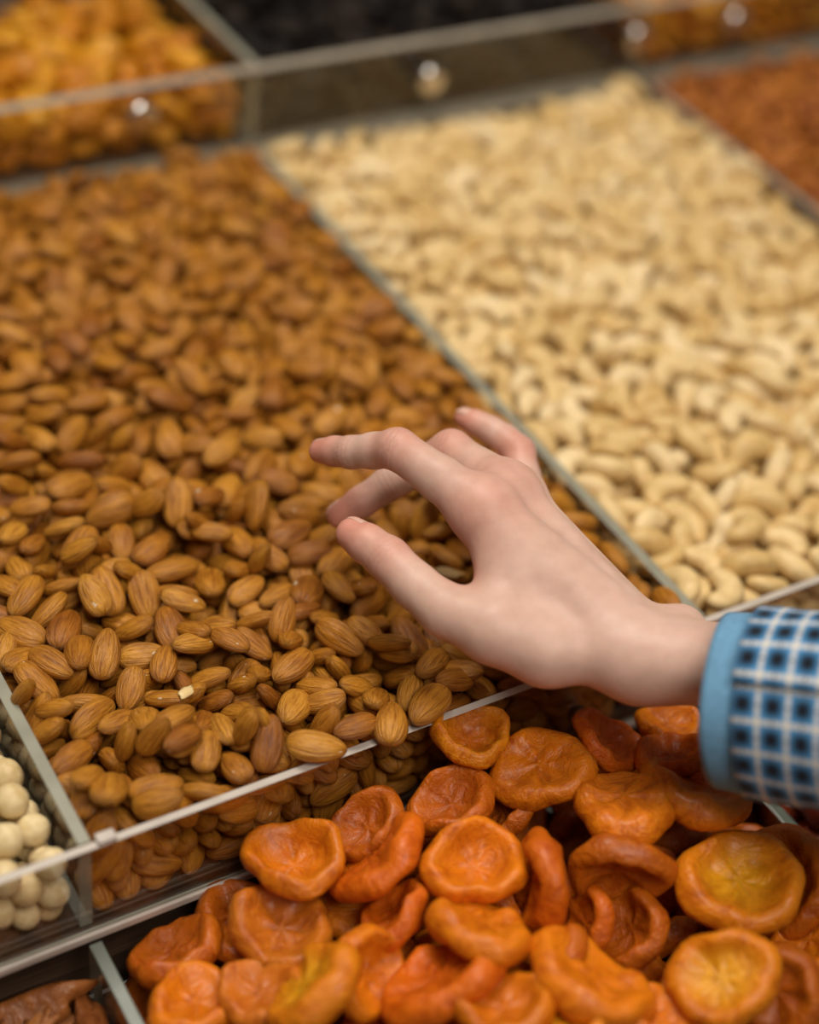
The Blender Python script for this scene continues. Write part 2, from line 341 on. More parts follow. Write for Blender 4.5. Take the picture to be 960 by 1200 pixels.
# where each nut lies once the heaps have settled, eight whole numbers a piece:
# x, y, z (0.1 mm), rotation vector (1/30 rad), shape number, size (0.5 mm)
HEAPS = {
'almond': (1352,894,[
1008,21,583,0,0,-19,3,51,833,117,584,10,-12,28,4,50,90,82,424,40,16,-70,1,46,1541,20,583,0,0,-79,3,52,332,69,529,23,-14,-5,3,43,816,1685,575,11,43,-79,3,52,439,858,575,2,-6,31,4,52,1397,535,569,26,-15,-32,4,52,743,1141,542,16,7,-52,1,50,1342,0,583,0,0,30,3,48,
284,612,484,32,7,12,1,51,1098,1572,631,6,-15,33,0,52,1140,489,548,0,-1,-82,5,48,476,674,521,12,10,-65,5,42,523,1181,603,6,-10,48,3,44,1143,69,205,9,50,-70,1,49,124,445,490,-9,20,-79,4,45,187,1168,521,-8,-9,62,5,51,269,1338,556,7,-13,-69,5,51,732,1970,538,2,6,7,5,52,
229,916,554,-3,1,-35,0,48,177,180,567,-8,13,30,5,52,898,1406,553,-5,-1,17,3,49,1520,1243,557,5,0,5,3,49,359,1101,529,3,5,28,1,52,1039,278,543,-9,0,-71,1,49,603,204,557,1,-1,30,5,43,1429,1416,619,33,-24,-64,1,52,251,115,364,29,11,67,5,45,1285,2073,574,2,-4,38,1,52,
1544,1096,547,25,-7,-4,0,44,422,314,620,25,-27,11,4,41,145,858,529,-5,12,-35,3,49,1592,2477,589,11,-7,58,4,52,105,82,294,35,14,-75,3,49,1460,1862,596,-1,23,-81,0,48,1201,46,583,0,0,-94,1,41,930,1250,538,-13,1,-1,1,52,2106,1934,549,5,-5,12,5,48,686,112,515,-7,3,48,3,41,
872,2289,570,30,6,22,4,52,1179,1006,528,6,-2,11,1,43,1397,2332,597,-10,12,-16,3,52,1215,723,585,25,-5,29,5,45,679,89,47,-2,-17,-90,5,48,771,912,536,6,-1,42,1,52,655,726,546,0,-2,31,1,41,352,914,564,-9,-5,-60,4,52,511,241,637,-9,4,-82,4,41,1919,2210,583,3,2,30,3,52,
1113,2914,643,4,-1,59,0,52,874,1014,577,5,5,-20,4,42,81,141,66,17,3,52,0,50,856,2132,522,-34,3,-16,0,51,1065,1131,505,-10,-8,-59,3,52,1686,240,565,-4,-3,-79,2,44,2788,2688,573,10,10,-91,2,50,1849,2511,569,0,0,-51,3,52,1599,1531,623,-2,-23,66,5,42,1422,875,544,2,10,24,5,52,
598,1215,570,8,-6,44,5,52,1259,3352,523,-59,35,4,1,50,768,190,636,-51,5,73,3,41,1609,1330,574,1,-40,64,3,44,965,1612,636,-37,-27,78,1,41,342,94,127,6,5,-13,3,46,945,695,597,-5,1,-33,5,41,1723,3198,560,14,-3,-39,5,48,357,146,514,-4,-1,-6,1,47,609,847,497,9,-4,-10,1,44,
527,64,489,13,42,65,5,41,1636,988,548,-4,-1,13,1,48,1563,836,549,-2,4,-43,3,42,1720,1928,552,-17,-30,72,2,42,617,61,409,46,5,-8,1,46,1025,2476,588,-2,-23,-90,3,49,80,619,491,-28,14,68,3,42,1330,2644,546,-42,1,5,3,50,1675,758,467,-7,40,-73,3,49,1521,3099,542,-65,65,11,3,50,
798,1514,524,5,3,-56,0,46,1680,423,547,3,-9,46,4,52,504,1894,546,-9,-2,82,0,41,1359,3475,560,-48,68,29,3,48,334,398,537,-54,6,72,5,41,1485,4240,569,-4,-1,73,2,50,553,1412,664,-2,-21,-14,1,41,331,1226,535,16,-28,-76,5,47,1532,2766,579,6,-2,-93,3,46,854,2836,603,1,2,-48,3,52,
794,750,587,-13,-9,-91,3,41,1980,89,57,-82,7,12,2,46,2171,2316,580,-11,-2,74,0,45,1273,1298,538,-6,-2,-47,2,50,629,994,522,-22,10,74,1,41,1112,146,548,-46,0,78,2,41,566,2195,566,0,47,74,5,44,378,307,453,-60,44,-37,1,48,593,558,521,-20,-3,-24,5,41,113,244,504,-84,-39,-12,4,47,
1602,1718,554,-8,33,-71,1,52,2769,2544,537,23,80,-6,1,50,1422,3848,555,89,-9,-17,2,51,2836,4003,565,13,5,-6,3,50,144,689,532,-15,14,64,0,41,1160,1332,619,-2,-1,-20,0,41,2330,2116,624,6,3,-29,2,42,1161,250,554,-15,2,80,2,41,2419,1995,518,8,-10,-69,1,47,2609,2073,520,55,-68,-10,3,49,
1536,357,649,-30,0,-29,5,41,1719,103,583,14,-7,92,1,41,877,2608,581,-12,-17,-89,3,47,1304,3126,564,77,51,2,1,50,2813,2191,503,-8,87,-2,1,51,1869,1953,549,-7,-4,-44,2,50,1003,2800,640,0,-1,-52,1,46,1004,1951,555,35,30,-79,0,41,1053,688,532,8,6,-31,4,42,1785,3826,597,1,2,-40,1,50,
694,1822,537,-23,6,-4,5,45,2270,3192,594,15,-16,-70,1,50,1115,2340,562,-15,-2,8,3,51,1073,3421,533,44,69,17,0,49,692,76,282,-20,21,-88,3,43,437,83,423,41,-19,75,3,48,2355,2872,514,68,-18,-15,1,50,1857,3427,529,-32,67,3,4,50,791,2459,590,-17,9,73,4,46,2551,3355,568,-53,29,-14,2,46,
120,267,573,-8,13,21,0,41,751,2744,611,-1,-9,-11,5,41,2604,2662,535,-2,-4,-29,4,50,1498,490,607,1,3,-37,1,41,717,285,556,-3,5,44,4,41,898,3164,581,-2,7,-24,0,47,533,353,638,-5,4,10,1,41,2517,2558,521,77,-46,1,5,47,2872,2040,531,-3,6,-21,3,43,363,533,508,-9,-6,-86,1,41,
2094,61,260,-41,16,16,5,43,800,90,379,71,-22,8,4,48,726,2323,564,-4,-2,55,2,41,1385,1646,550,4,4,23,3,50,2264,2619,489,-73,-4,-3,5,44,1821,1691,535,-7,1,-71,3,49,818,621,490,-7,-14,-17,4,41,96,738,450,-1,-31,10,0,49,1688,87,426,-1,-23,-85,3,51,1534,156,521,4,-1,-69,4,42,
177,102,244,-77,-29,-33,1,44,1171,2171,528,-84,-40,-4,0,46,1817,2295,496,18,-11,10,1,44,2151,4371,559,8,74,1,1,49,785,499,475,-22,15,63,1,41,2199,81,41,93,-7,1,0,45,2447,3688,575,-5,3,-25,2,48,2891,3441,527,-69,53,-15,3,47,1879,134,440,69,60,-14,3,45,2450,4513,600,13,50,67,0,48,
1474,75,42,0,-16,-88,4,45,2133,2727,492,-26,47,19,0,48,1322,1911,462,-28,63,60,2,48,364,1752,548,-12,-4,-68,5,43,1911,3128,516,83,2,-7,5,49,1567,3975,543,1,-20,3,5,48,1265,1580,602,-1,9,9,5,41,2643,2855,513,-9,88,29,0,46,589,1690,558,-10,25,78,4,41,864,123,198,7,3,25,4,47,
2898,533,478,38,-54,-23,2,51,1119,1893,532,58,68,12,3,49,1717,2208,494,8,44,68,4,45,1205,3720,558,79,36,0,0,50,90,635,357,-23,24,57,5,43,2105,3411,515,-51,4,-1,3,48,1922,97,275,9,0,10,3,43,1071,2159,581,-34,9,75,5,41,2519,1863,479,-82,21,-1,3,45,1813,111,341,-80,-34,-10,0,45,
288,876,448,-43,1,72,4,50,587,2333,585,1,20,0,2,41,485,2061,554,31,-15,87,4,41,1288,916,529,-3,4,-87,4,42,1676,3462,571,-7,2,17,0,49,991,106,45,-3,2,16,2,46,1384,1955,596,1,-7,-20,0,41,1230,111,347,-7,-33,61,2,44,1291,1102,600,-19,-34,-25,3,41,1998,3888,566,-4,-7,27,1,47,
1345,286,523,-28,1,-90,3,41,1153,96,97,21,-18,26,2,48,1584,308,461,45,56,-21,3,49,676,2614,586,1,-12,-19,3,41,1371,155,567,-3,16,21,2,41,2100,3530,550,14,11,0,5,47,1629,3843,549,-5,-9,-76,1,51,2277,3458,531,-51,-1,-6,4,47,1181,348,540,-10,13,62,1,41,321,1563,506,-7,3,47,0,41,
465,132,168,-20,-1,45,0,48,61,811,546,-15,-32,-28,5,41,2460,2940,508,12,-6,-19,5,43,1232,2700,616,-9,-8,-40,0,46,1352,1122,574,-1,-7,57,5,41,2028,60,435,15,-56,59,4,44,1383,2862,605,-15,-6,-56,2,52,826,824,587,-11,11,59,4,41,1866,4314,540,9,-2,-45,0,46,2008,79,161,-14,-33,-79,1,49,
1577,352,580,-16,5,63,3,41,512,120,50,-12,19,-62,0,45,2246,3046,541,-13,8,57,3,48,2849,3177,521,-21,35,-76,4,50,2857,3716,589,6,-9,-68,5,48,1765,87,237,-18,22,-83,1,46,363,141,333,17,30,48,1,50,581,1494,599,10,-2,-74,5,50,454,471,539,-15,-9,-56,5,48,1974,2691,573,-2,-4,-89,1,41,
2324,4110,533,-54,-1,19,3,50,2150,2227,466,-44,-49,45,4,51,1142,1441,449,-27,-6,40,3,51,2069,3256,544,-2,-7,-64,5,48,2285,4245,549,6,-48,62,0,48,1732,556,539,14,-26,3,3,41,2100,3090,530,-24,-5,26,2,51,1186,3928,550,-9,-10,87,3,45,899,490,539,-24,17,50,0,41,951,1661,482,48,45,14,3,47,
960,784,393,3,67,-64,0,48,1114,784,564,-24,-10,-23,5,41,2629,3573,529,18,92,8,3,48,2674,3329,508,1,59,44,2,50,455,1353,527,-28,-5,-18,4,42,128,1009,528,-2,9,14,2,41,425,1647,547,-6,10,25,4,41,566,216,408,-6,23,44,5,47,2185,3843,524,-54,16,28,5,46,2732,2016,505,-10,-1,-56,2,45,
2318,81,263,-79,6,-4,1,46,1330,409,515,-5,32,4,2,41,297,448,396,-65,-33,45,1,47,2520,2267,504,-41,56,-20,3,44,978,2214,596,-13,-29,-17,0,41,903,1865,567,-23,-1,-88,2,41,1784,3602,540,-16,-71,19,1,49,1659,3047,528,-63,-66,16,5,45,2290,3803,525,-46,1,31,3,50,1928,2477,519,0,11,-61,0,46,
2356,3134,540,13,-16,-32,2,47,2620,3056,530,-75,-31,15,3,45,377,143,220,-18,-11,50,1,45,1105,3813,523,44,-7,-54,1,48,2187,2884,510,8,22,-26,2,47,107,200,392,11,69,-1,4,49,900,145,283,6,11,38,3,51,1979,4191,532,3,-82,-13,5,48,1304,3576,552,43,-77,-27,3,45,1820,94,128,-24,83,5,1,44,
562,122,252,2,-22,-46,1,44,1107,2854,544,56,44,54,1,45,1709,142,184,-65,-55,-12,1,46,1662,1163,555,-1,-16,-11,0,41,945,3368,549,-15,5,-17,4,50,2887,1765,498,-75,43,29,1,50,1780,140,570,-1,-11,-23,1,41,1707,2883,523,-6,68,-52,1,47,2616,3229,498,-21,4,3,3,50,1313,104,227,65,-33,-55,0,49,
966,129,142,43,41,22,2,44,2791,4388,542,-14,27,-10,0,51,2720,4205,527,-29,-38,-70,5,48,223,133,59,-10,-16,36,5,46,1478,479,437,23,50,2,1,45,1647,4439,535,-37,45,-10,3,48,2768,1837,487,-66,-27,22,0,50,329,1695,469,-43,-14,8,0,49,90,340,346,-56,-62,-27,5,48,857,131,115,10,-4,36,1,47,
1349,1469,555,-37,17,55,3,41,950,443,471,86,-3,-8,4,49,1433,140,221,-63,-64,1,5,47,1467,2169,510,-53,-48,32,1,50,986,382,523,0,30,1,4,41,1354,2328,479,77,-15,15,2,48,1505,1820,503,15,42,57,1,48,2076,2504,478,73,31,3,1,48,1643,791,549,-14,19,47,3,41,1196,616,562,-22,-7,-67,0,41,
2279,2433,539,-41,73,28,4,46,2705,3681,524,7,-12,87,3,47,2903,4362,537,-18,33,-23,5,50,1024,76,456,15,-9,3,4,45,1619,2391,416,-44,-4,-2,3,46,2381,2135,537,16,9,6,2,50,2411,3327,560,-14,1,-17,1,51,1559,2505,520,-70,37,23,2,45,2659,2334,471,57,38,-30,3,48,1876,3694,524,-84,7,-40,4,48,
85,1097,512,6,-4,31,4,42,227,1439,544,-2,10,55,1,41,1205,1243,455,-14,-17,65,3,44,733,1272,583,-1,22,8,5,41,1196,1128,544,-8,16,18,5,41,1351,2419,551,-18,90,6,3,48,1414,3338,507,-17,11,74,0,46,1679,124,53,-18,-9,26,0,47,1684,3730,535,-2,-25,-81,0,47,2176,134,125,-3,-2,60,3,47,
368,116,42,1,-1,21,5,47,1980,128,358,0,5,25,5,49,2483,3885,537,34,17,-36,2,43,2255,2305,500,22,-61,63,5,48,639,1091,459,-13,2,-26,3,47,1908,2880,477,-48,22,17,0,43,2667,4304,538,-65,0,9,0,47,1996,3312,493,-74,-10,25,0,45,1402,4412,499,19,-39,16,1,47,695,557,502,-28,15,57,5,41,
1760,4504,561,36,64,-27,5,48,2902,2482,507,-7,8,42,2,44,584,127,128,43,-58,-9,5,46,1732,3999,553,14,-6,-89,3,46,2715,2958,492,10,-19,42,4,51,1190,2730,500,-16,-3,33,4,46,1321,756,564,-16,3,2,1,41,450,1668,462,-51,-21,22,5,51,91,373,147,6,-8,52,3,50,1864,495,418,0,1,-43,1,47,
2665,1927,440,-48,11,-7,0,46,275,138,231,23,-19,-47,2,47,1758,2770,478,13,-1,29,1,48,130,945,368,16,7,-23,3,50,2113,4200,556,-60,-38,19,2,44,2381,4374,557,36,33,42,3,48,1242,3667,477,65,-65,7,0,50,303,728,452,15,43,77,1,48,2903,140,524,45,40,23,2,49,1503,1357,518,3,0,-42,5,47,
2281,2734,459,1,18,-43,1,50,2813,2547,436,-9,-88,1,1,46,88,615,183,61,71,-3,1,48,2418,4018,558,-2,80,-12,2,50,957,2802,561,9,-23,-83,2,48,2879,1615,541,-7,7,-27,0,47,2423,2689,474,11,-14,75,1,43,132,334,445,11,-19,80,2,49,2392,109,46,36,-79,-14,2,43,2009,4439,498,-52,39,-36,3,45,
604,1441,526,-48,69,-11,1,51,722,809,439,-8,0,-22,5,48,950,566,440,-29,78,21,3,50,1470,132,300,7,-1,50,5,45,1003,526,521,-24,-7,-63,0,41,2659,3831,554,-28,-12,27,0,46,1092,996,427,28,-16,-66,4,47,2362,3908,543,-22,29,18,2,45,1477,103,125,28,67,-3,4,44,1133,2531,531,-7,-7,73,1,46,
1486,1038,459,6,5,-57,0,46,858,146,450,-13,8,57,2,48,1575,2204,430,38,61,-25,1,50,1701,2429,505,57,-38,17,4,43,1359,212,481,61,64,-21,3,48,1622,418,476,35,-23,-3,0,48,2843,820,512,-21,-80,29,3,50,810,348,543,-21,9,55,0,41,2841,2424,433,2,-85,41,0,47,2804,2790,532,18,-2,9,4,51,
1029,1181,441,32,34,60,5,49,2553,4386,500,-51,48,-13,4,46,668,375,520,-18,-3,-67,2,41,715,132,131,-6,-21,-40,1,51,1385,134,125,-24,-26,34,4,45,1524,143,379,-58,-70,-2,0,49,732,630,427,36,6,63,0,47,1597,3221,506,-57,35,5,2,47,1188,869,468,-79,41,5,3,46,410,1467,536,-23,-17,-60,4,41,
1458,3448,469,28,-13,25,1,46,669,2107,531,-29,-5,-67,0,41,947,110,361,-29,-81,9,1,43,1539,3638,503,-57,-9,45,2,44,1318,2019,520,30,-13,-84,4,48,1123,1405,632,-34,3,-81,4,41,928,813,572,-13,11,72,5,41,2069,2124,452,-61,44,-39,3,47,1910,4513,511,-27,25,51,5,47,1567,4129,514,-26,73,-31,4,49,
1094,134,316,74,-57,-12,5,47,2266,3580,503,-61,-58,-20,4,48,2385,2450,477,46,-76,-26,3,45,2438,3636,478,-10,-23,48,2,44,2663,2501,445,-14,23,-25,0,50,2330,2201,477,-6,10,-72,5,48,614,2446,574,-9,-17,-20,4,41,1294,519,507,-21,-18,-39,2,41,2422,3098,474,36,15,-85,5,49,2464,4374,498,-21,53,-6,1,46,
2174,1958,494,21,84,11,2,45,491,1166,408,27,27,81,2,46,1216,701,464,18,74,22,1,46,337,830,375,-36,-20,18,5,51,1884,2776,461,13,59,15,3,48,1380,137,354,-25,-25,36,4,47,430,1354,451,9,-15,-11,3,45,2832,2314,446,64,0,10,3,50,2151,4509,526,-14,-24,-89,3,49,101,568,270,-6,-2,67,4,46,
1425,4003,528,45,42,47,1,45,1620,3573,504,-35,-47,30,4,43,1803,2482,449,51,53,3,5,47,2299,122,192,6,-16,57,1,45,1262,4088,503,21,-25,-46,2,51,1014,3250,497,-65,-6,6,4,43,653,1438,634,-30,-19,-61,1,41,186,127,142,-17,-24,30,2,44,1596,112,117,-35,-2,45,5,43,2832,3024,492,-53,-34,37,2,45,
2845,3866,535,-12,-12,-87,5,48,1405,372,433,-4,28,78,5,46,1408,3185,490,-32,68,-35,5,50,1503,4451,508,28,51,-60,1,44,1580,115,225,-5,-27,-46,5,46,432,2055,491,1,-2,-9,0,45,2450,2373,521,-39,-12,23,0,48,1420,2545,503,16,-11,87,1,47,1189,105,460,-11,26,-18,4,47,1660,130,316,50,-69,11,5,49,
1315,3019,494,-13,14,64,2,46,2189,4134,471,3,-14,15,2,48,1121,3600,479,-27,20,-49,3,50,1591,2745,506,-78,-31,20,1,48,1954,3733,491,-34,-24,81,0,49,1122,552,465,-42,-25,33,0,50,1694,3362,510,-9,-11,19,1,49,1823,143,44,-78,-52,-2,1,50,83,159,164,-9,10,-55,0,45,965,2261,495,52,57,-6,5,48,
1689,1398,560,2,16,72,2,41,1490,3742,483,-6,70,-57,3,47,999,689,384,24,-48,35,5,50,2626,114,62,13,12,-56,4,44,1879,2201,461,38,67,-10,5,45,955,1065,356,11,76,-19,2,46,1813,765,352,72,-4,34,0,44,1412,701,529,-26,0,-84,4,41,226,566,376,-33,12,59,5,51,1670,2646,534,-6,0,19,3,43,
87,834,298,-22,4,-45,0,50,662,1331,570,3,-9,-4,3,41,1771,2991,465,8,17,-63,3,47,1951,3977,529,20,13,1,4,44,82,376,252,16,2,48,3,46,1286,144,121,51,-54,-35,4,51,1861,3268,464,28,-52,-44,2,49,795,2559,503,16,42,51,5,50,341,1933,506,3,-19,-26,1,45,1134,1678,595,2,-5,-27,3,52,
2303,1995,443,-34,45,-38,1,51,985,1518,456,14,0,-78,5,44,2226,3240,500,-64,50,3,0,45,1251,2127,461,-12,71,17,0,47,2143,134,318,13,27,55,1,49,1608,585,525,-18,-14,-49,1,41,1777,4139,522,69,-31,-19,4,47,1659,2306,405,23,-57,56,3,49,1927,2984,451,81,-2,21,3,48,1523,878,459,-25,82,1,2,45,
1835,1501,496,0,3,73,2,47,2815,3576,443,-42,31,38,2,48,1312,2809,552,72,59,3,0,48,2921,3029,463,38,34,40,4,46,1125,1432,565,2,11,5,1,41,2863,948,496,-51,20,16,0,48,1318,4508,543,-82,-16,17,4,47,1709,2531,490,-15,50,69,5,43,2430,127,173,-44,-64,5,5,45,586,748,437,-38,15,28,1,48,
2132,2622,382,32,25,-24,1,51,2226,3940,472,23,22,-56,3,48,780,2306,435,-64,-5,66,5,50,524,893,402,6,77,-9,1,45,1842,1011,417,-45,46,-60,1,48,1110,135,407,-64,62,17,2,48,2059,1880,428,41,-11,-26,4,47,1559,4341,538,65,-17,12,3,47,2861,4238,485,48,-22,-7,2,48,2083,4053,509,-22,-87,7,0,43,
597,2231,480,58,66,-33,5,45,1291,472,448,37,-62,-2,0,45,1376,4187,502,61,-55,36,0,45,688,2033,468,5,11,-7,2,45,1339,4293,501,-42,-2,46,4,46,947,3620,522,12,69,-51,1,46,1173,3148,503,-60,13,8,4,49,1926,1892,484,24,24,37,2,46,714,142,454,4,-1,-34,5,44,1939,2066,484,-1,81,-17,0,44,
832,1895,482,-7,-12,-26,3,48,104,895,183,76,53,0,4,51,1185,1365,388,-7,74,-6,2,47,2548,2759,445,-80,15,24,4,46,572,399,374,41,-83,8,2,46,982,2743,495,24,-85,20,4,48,2010,2211,523,85,27,-23,1,44,1458,2853,462,-60,22,12,0,50,117,1008,273,-7,73,12,5,47,1096,746,482,56,45,31,2,46,
1428,2740,476,-92,-1,5,4,51,1756,1741,428,-46,60,17,1,51,1165,4118,555,-1,14,-56,3,46,1447,1543,583,-25,5,78,1,41,974,2082,424,23,-1,85,3,49,896,3155,488,-5,26,17,3,45,344,600,364,-11,72,4,4,45,1907,303,440,-1,12,-20,2,46,645,2535,500,-52,66,13,1,51,2586,4179,527,-15,15,45,0,47,
1938,3565,514,-28,-19,50,5,47,1657,4297,445,-18,35,38,0,51,2629,3441,497,38,42,-38,1,50,2660,4422,511,-3,-22,29,1,45,881,1097,546,10,36,66,1,41,2516,132,59,-17,35,-52,4,50,1225,2897,488,14,0,-4,1,48,2854,300,420,-45,-2,80,5,46,1061,2636,442,1,-36,22,4,51,779,954,459,5,-85,-35,5,49,
1432,1066,380,3,12,-4,2,49,1572,1916,456,-32,-1,60,0,45,2305,1837,488,-84,-17,11,4,48,2894,446,397,-9,-19,-35,0,49,779,2962,614,-4,23,20,4,41,1773,4287,490,55,-24,-26,4,46,2167,2390,464,50,15,71,1,48,1907,4061,500,16,36,-13,5,49,863,203,588,1,39,-1,5,41,1810,2116,425,-45,15,17,0,44,
279,244,421,32,-52,-23,3,45,1321,3967,497,47,29,27,1,44,1951,3099,405,1,61,-58,4,45,994,3116,452,39,-40,-59,1,43,1019,1902,462,-63,-49,28,3,49,1350,1648,477,-41,-38,27,4,46,1863,1992,416,42,-67,16,1,48,2548,2047,442,-11,3,18,4,49,87,503,407,53,-54,37,5,47,1369,3837,484,4,12,35,5,44,
1995,2827,482,48,-54,-55,4,43,2000,2689,496,67,44,9,2,46,2900,3705,487,-27,22,-50,1,49,2079,3726,451,-27,72,42,3,48,443,1922,468,0,-13,-13,2,46,113,718,248,30,84,-3,0,45,2516,3785,520,42,-12,43,0,44,1028,167,241,-27,25,-47,0,50,2906,1966,446,-68,-47,35,0,45,534,269,571,-3,8,17,5,41,
1425,746,404,11,-54,-66,1,50,1806,4464,455,-47,-34,40,3,46,553,1302,410,-72,-36,-15,5,45,1044,1702,429,70,42,17,5,48,1054,293,426,-3,30,-5,2,48,197,700,362,-34,-8,-58,3,51,2622,1812,403,-76,-19,-18,4,50,640,1660,443,-9,-2,-2,0,49,1314,1465,472,-18,-7,-25,1,49,2577,3686,470,13,3,32,0,48,
1075,2168,450,-12,11,4,3,44,932,2538,499,27,67,4,0,47,2044,3870,486,13,-4,-63,2,48,1716,987,384,15,1,60,1,51,494,1953,392,12,-10,-76,2,45,1426,1823,440,47,-55,-5,4,44,2094,3227,461,-3,5,18,2,43,2111,2883,460,-48,-41,24,4,45,653,160,202,-53,56,-24,3,46,1378,2586,429,0,7,-28,5,48,
480,2299,503,60,-1,14,5,50,833,227,511,-16,3,8,0,50,421,752,399,40,52,-44,4,44,940,2417,467,12,-62,47,4,51,2200,3021,449,-25,13,-29,0,46,1088,1587,398,-16,-4,37,1,43,907,3007,518,-11,4,0,3,50,2012,3594,459,-15,62,-22,3,46,1197,1572,481,-32,6,12,3,47,1354,1202,509,70,56,7,2,48,
1028,2057,512,-30,10,63,2,41,697,2404,507,-13,22,-71,2,51,1567,3407,473,-51,38,-54,2,49,1361,794,473,67,8,18,2,49,618,297,445,-9,-24,-79,5,48,865,667,378,2,25,24,2,50,1818,1118,455,-33,84,3,2,46,1262,1789,466,-8,7,-93,1,47,145,833,411,4,-56,57,2,50,652,1861,460,39,3,25,4,48,
2614,3898,485,27,4,42,4,50,522,1820,392,30,-62,-41,0,43,1229,3231,478,8,59,72,5,47,1297,161,414,5,28,36,2,50,1236,4293,512,-51,-39,13,1,49,1608,2095,445,59,14,4,2,45,543,1441,423,-1,22,-4,3,45,2610,2185,451,19,-84,-29,4,45,1865,3869,488,-8,8,28,3,49,1099,3307,433,17,11,-72,3,45,
2841,3371,449,7,-85,-1,5,50,1462,1471,426,70,52,-9,0,50,129,285,43,-92,19,-1,3,44,2327,3717,479,71,-38,36,1,45,600,2131,418,-83,-37,21,3,50,1733,2030,470,29,0,6,0,44,2859,3259,457,-62,6,15,0,44,1409,543,433,18,-40,-38,5,51,1560,2913,506,-47,-28,44,4,46,1327,621,373,-52,4,77,0,44,
1064,175,128,17,-29,-50,1,44,2612,90,159,19,-24,-88,5,49,96,1186,347,9,4,46,1,51,1210,300,440,-12,32,-85,0,49,812,2673,516,-14,-65,53,1,48,507,657,422,20,73,-36,1,48,898,853,485,1,79,6,3,50,619,1739,490,19,-86,30,4,46,982,2540,429,23,72,4,1,48,2789,3814,469,5,9,7,0,49,
694,1218,415,-17,-12,65,0,48,1296,2440,406,9,48,-37,5,50,1009,3721,470,-47,3,78,3,47,2566,3003,459,9,4,93,4,45,720,725,358,-76,-33,6,2,49,1550,3073,433,8,16,-87,2,49,1704,2178,371,-21,83,15,2,50,2855,2099,442,-2,-13,7,0,47,1811,2651,449,-67,-12,36,1,44,1155,1134,414,-34,-23,69,4,44,
564,335,293,4,-3,-23,1,48,1799,1139,361,-85,-37,-16,5,49,2810,709,473,-66,10,0,2,49,131,1324,495,-84,27,1,5,45,2919,1046,427,0,44,1,4,48,591,996,396,39,-16,-17,5,49,2382,3515,476,41,47,45,2,47,591,1256,483,-1,28,-72,0,48,1758,1619,437,-64,28,2,5,51,1686,1533,452,-30,-73,29,0,44,
1496,900,359,35,77,18,5,50,2385,1754,514,4,1,19,4,50,2016,168,445,81,-1,-21,5,49,184,1499,487,12,5,-33,3,45,1722,521,466,10,-3,-84,0,48,1714,867,432,-80,-7,5,3,44,1070,1289,418,58,-1,-36,2,50,129,199,261,-15,55,-72,2,44,2667,4052,450,-15,-41,-2,4,43,484,1615,352,-32,82,-1,2,46,
1487,1543,494,0,-88,16,0,49,2533,2489,441,-78,38,-13,2,49,2395,4237,434,-1,69,0,3,49,1229,1691,417,-17,3,-2,3,47,138,431,57,-78,4,10,3,48,1456,137,448,-8,-10,41,4,47,1858,921,324,-35,14,-62,4,51,1511,4221,479,-9,11,-66,4,45,1727,3455,441,-22,78,27,2,51,960,224,422,-47,-75,6,1,45,
1464,3172,399,64,-17,34,3,50,2177,3655,484,-67,-31,13,2,47,2532,4093,496,5,37,65,3,46,1142,403,443,-4,62,-9,4,48,2589,3136,453,33,-81,26,5,46,617,168,333,-11,-27,-70,1,47,2833,4112,497,3,-44,-81,5,50,559,1550,430,39,-10,17,1,44,687,2872,579,59,-68,-7,1,48,1894,1672,442,9,-20,-36,3,49,
2749,131,41,56,-73,0,5,45,2016,2334,485,16,7,10,2,45,775,2111,444,-23,-50,69,1,44,1469,2405,484,23,79,-19,0,47,456,431,457,62,-38,-16,5,50,2611,4533,468,20,-55,54,3,50,289,1386,434,-17,51,-9,4,51,876,1275,433,91,-1,-16,2,50,1636,3680,434,26,-20,-42,0,44,1967,2195,419,-39,69,-24,4,47,
1060,1490,331,-25,75,-18,4,43,725,1392,374,-11,9,9,3,47,2760,258,458,20,42,-50,4,46,2423,3289,468,53,60,-2,3,51,1687,1390,482,3,11,-19,4,48,2807,4513,514,4,-3,-94,0,46,2756,3110,463,21,14,46,1,46,1731,3640,466,13,18,33,2,45,2046,1989,409,-52,24,-7,5,43,1640,1039,489,0,17,-78,0,47,
2134,3162,385,-43,-10,-8,5,47,2269,2444,437,3,21,-31,2,51,2223,4334,480,-17,17,-45,1,46,688,1940,393,30,14,-6,3,45,2430,4527,467,61,12,-13,0,50,2422,3791,467,73,-28,-51,0,44,1090,2311,480,-20,18,-33,3,45,103,1126,190,-13,8,-34,0,49,1731,174,502,-74,0,2,0,47,1522,455,338,35,39,24,0,46,
1733,389,426,-23,81,4,1,44,778,1769,434,54,-43,-15,4,50,979,3596,424,-9,-4,80,5,45,2732,3455,422,30,12,-61,4,47,2802,1950,409,-35,-80,-14,1,44,700,243,362,7,26,69,2,44,1502,3851,444,16,3,-83,4,49,2439,2175,411,-26,-14,57,1,46,253,436,279,-9,-16,52,0,49,1065,532,367,5,15,38,3,48,
1965,1030,311,7,-11,56,4,46,1048,3970,593,9,-9,-71,2,50,1435,1232,447,-58,56,-20,2,49,1190,2623,448,38,73,-33,2,50,1717,1933,474,22,-14,19,4,48,1152,1682,521,93,10,-2,5,51,799,2851,517,50,-71,10,3,48,707,1501,449,-75,-55,9,3,47,964,1409,387,86,11,9,2,49,2609,4156,410,-39,12,79,4,50,
2001,3416,421,-1,0,-59,0,45,2890,2685,475,-24,2,-51,5,49,1593,974,379,-25,-60,36,3,45,1758,1260,435,-23,14,7,3,44,629,1758,377,-11,50,78,4,45,876,1991,419,34,30,-77,0,46,393,1501,442,-20,14,48,2,46,1797,2394,362,-81,20,4,5,45,1271,1078,434,-40,-14,36,5,43,2534,2889,429,11,-91,21,0,49,
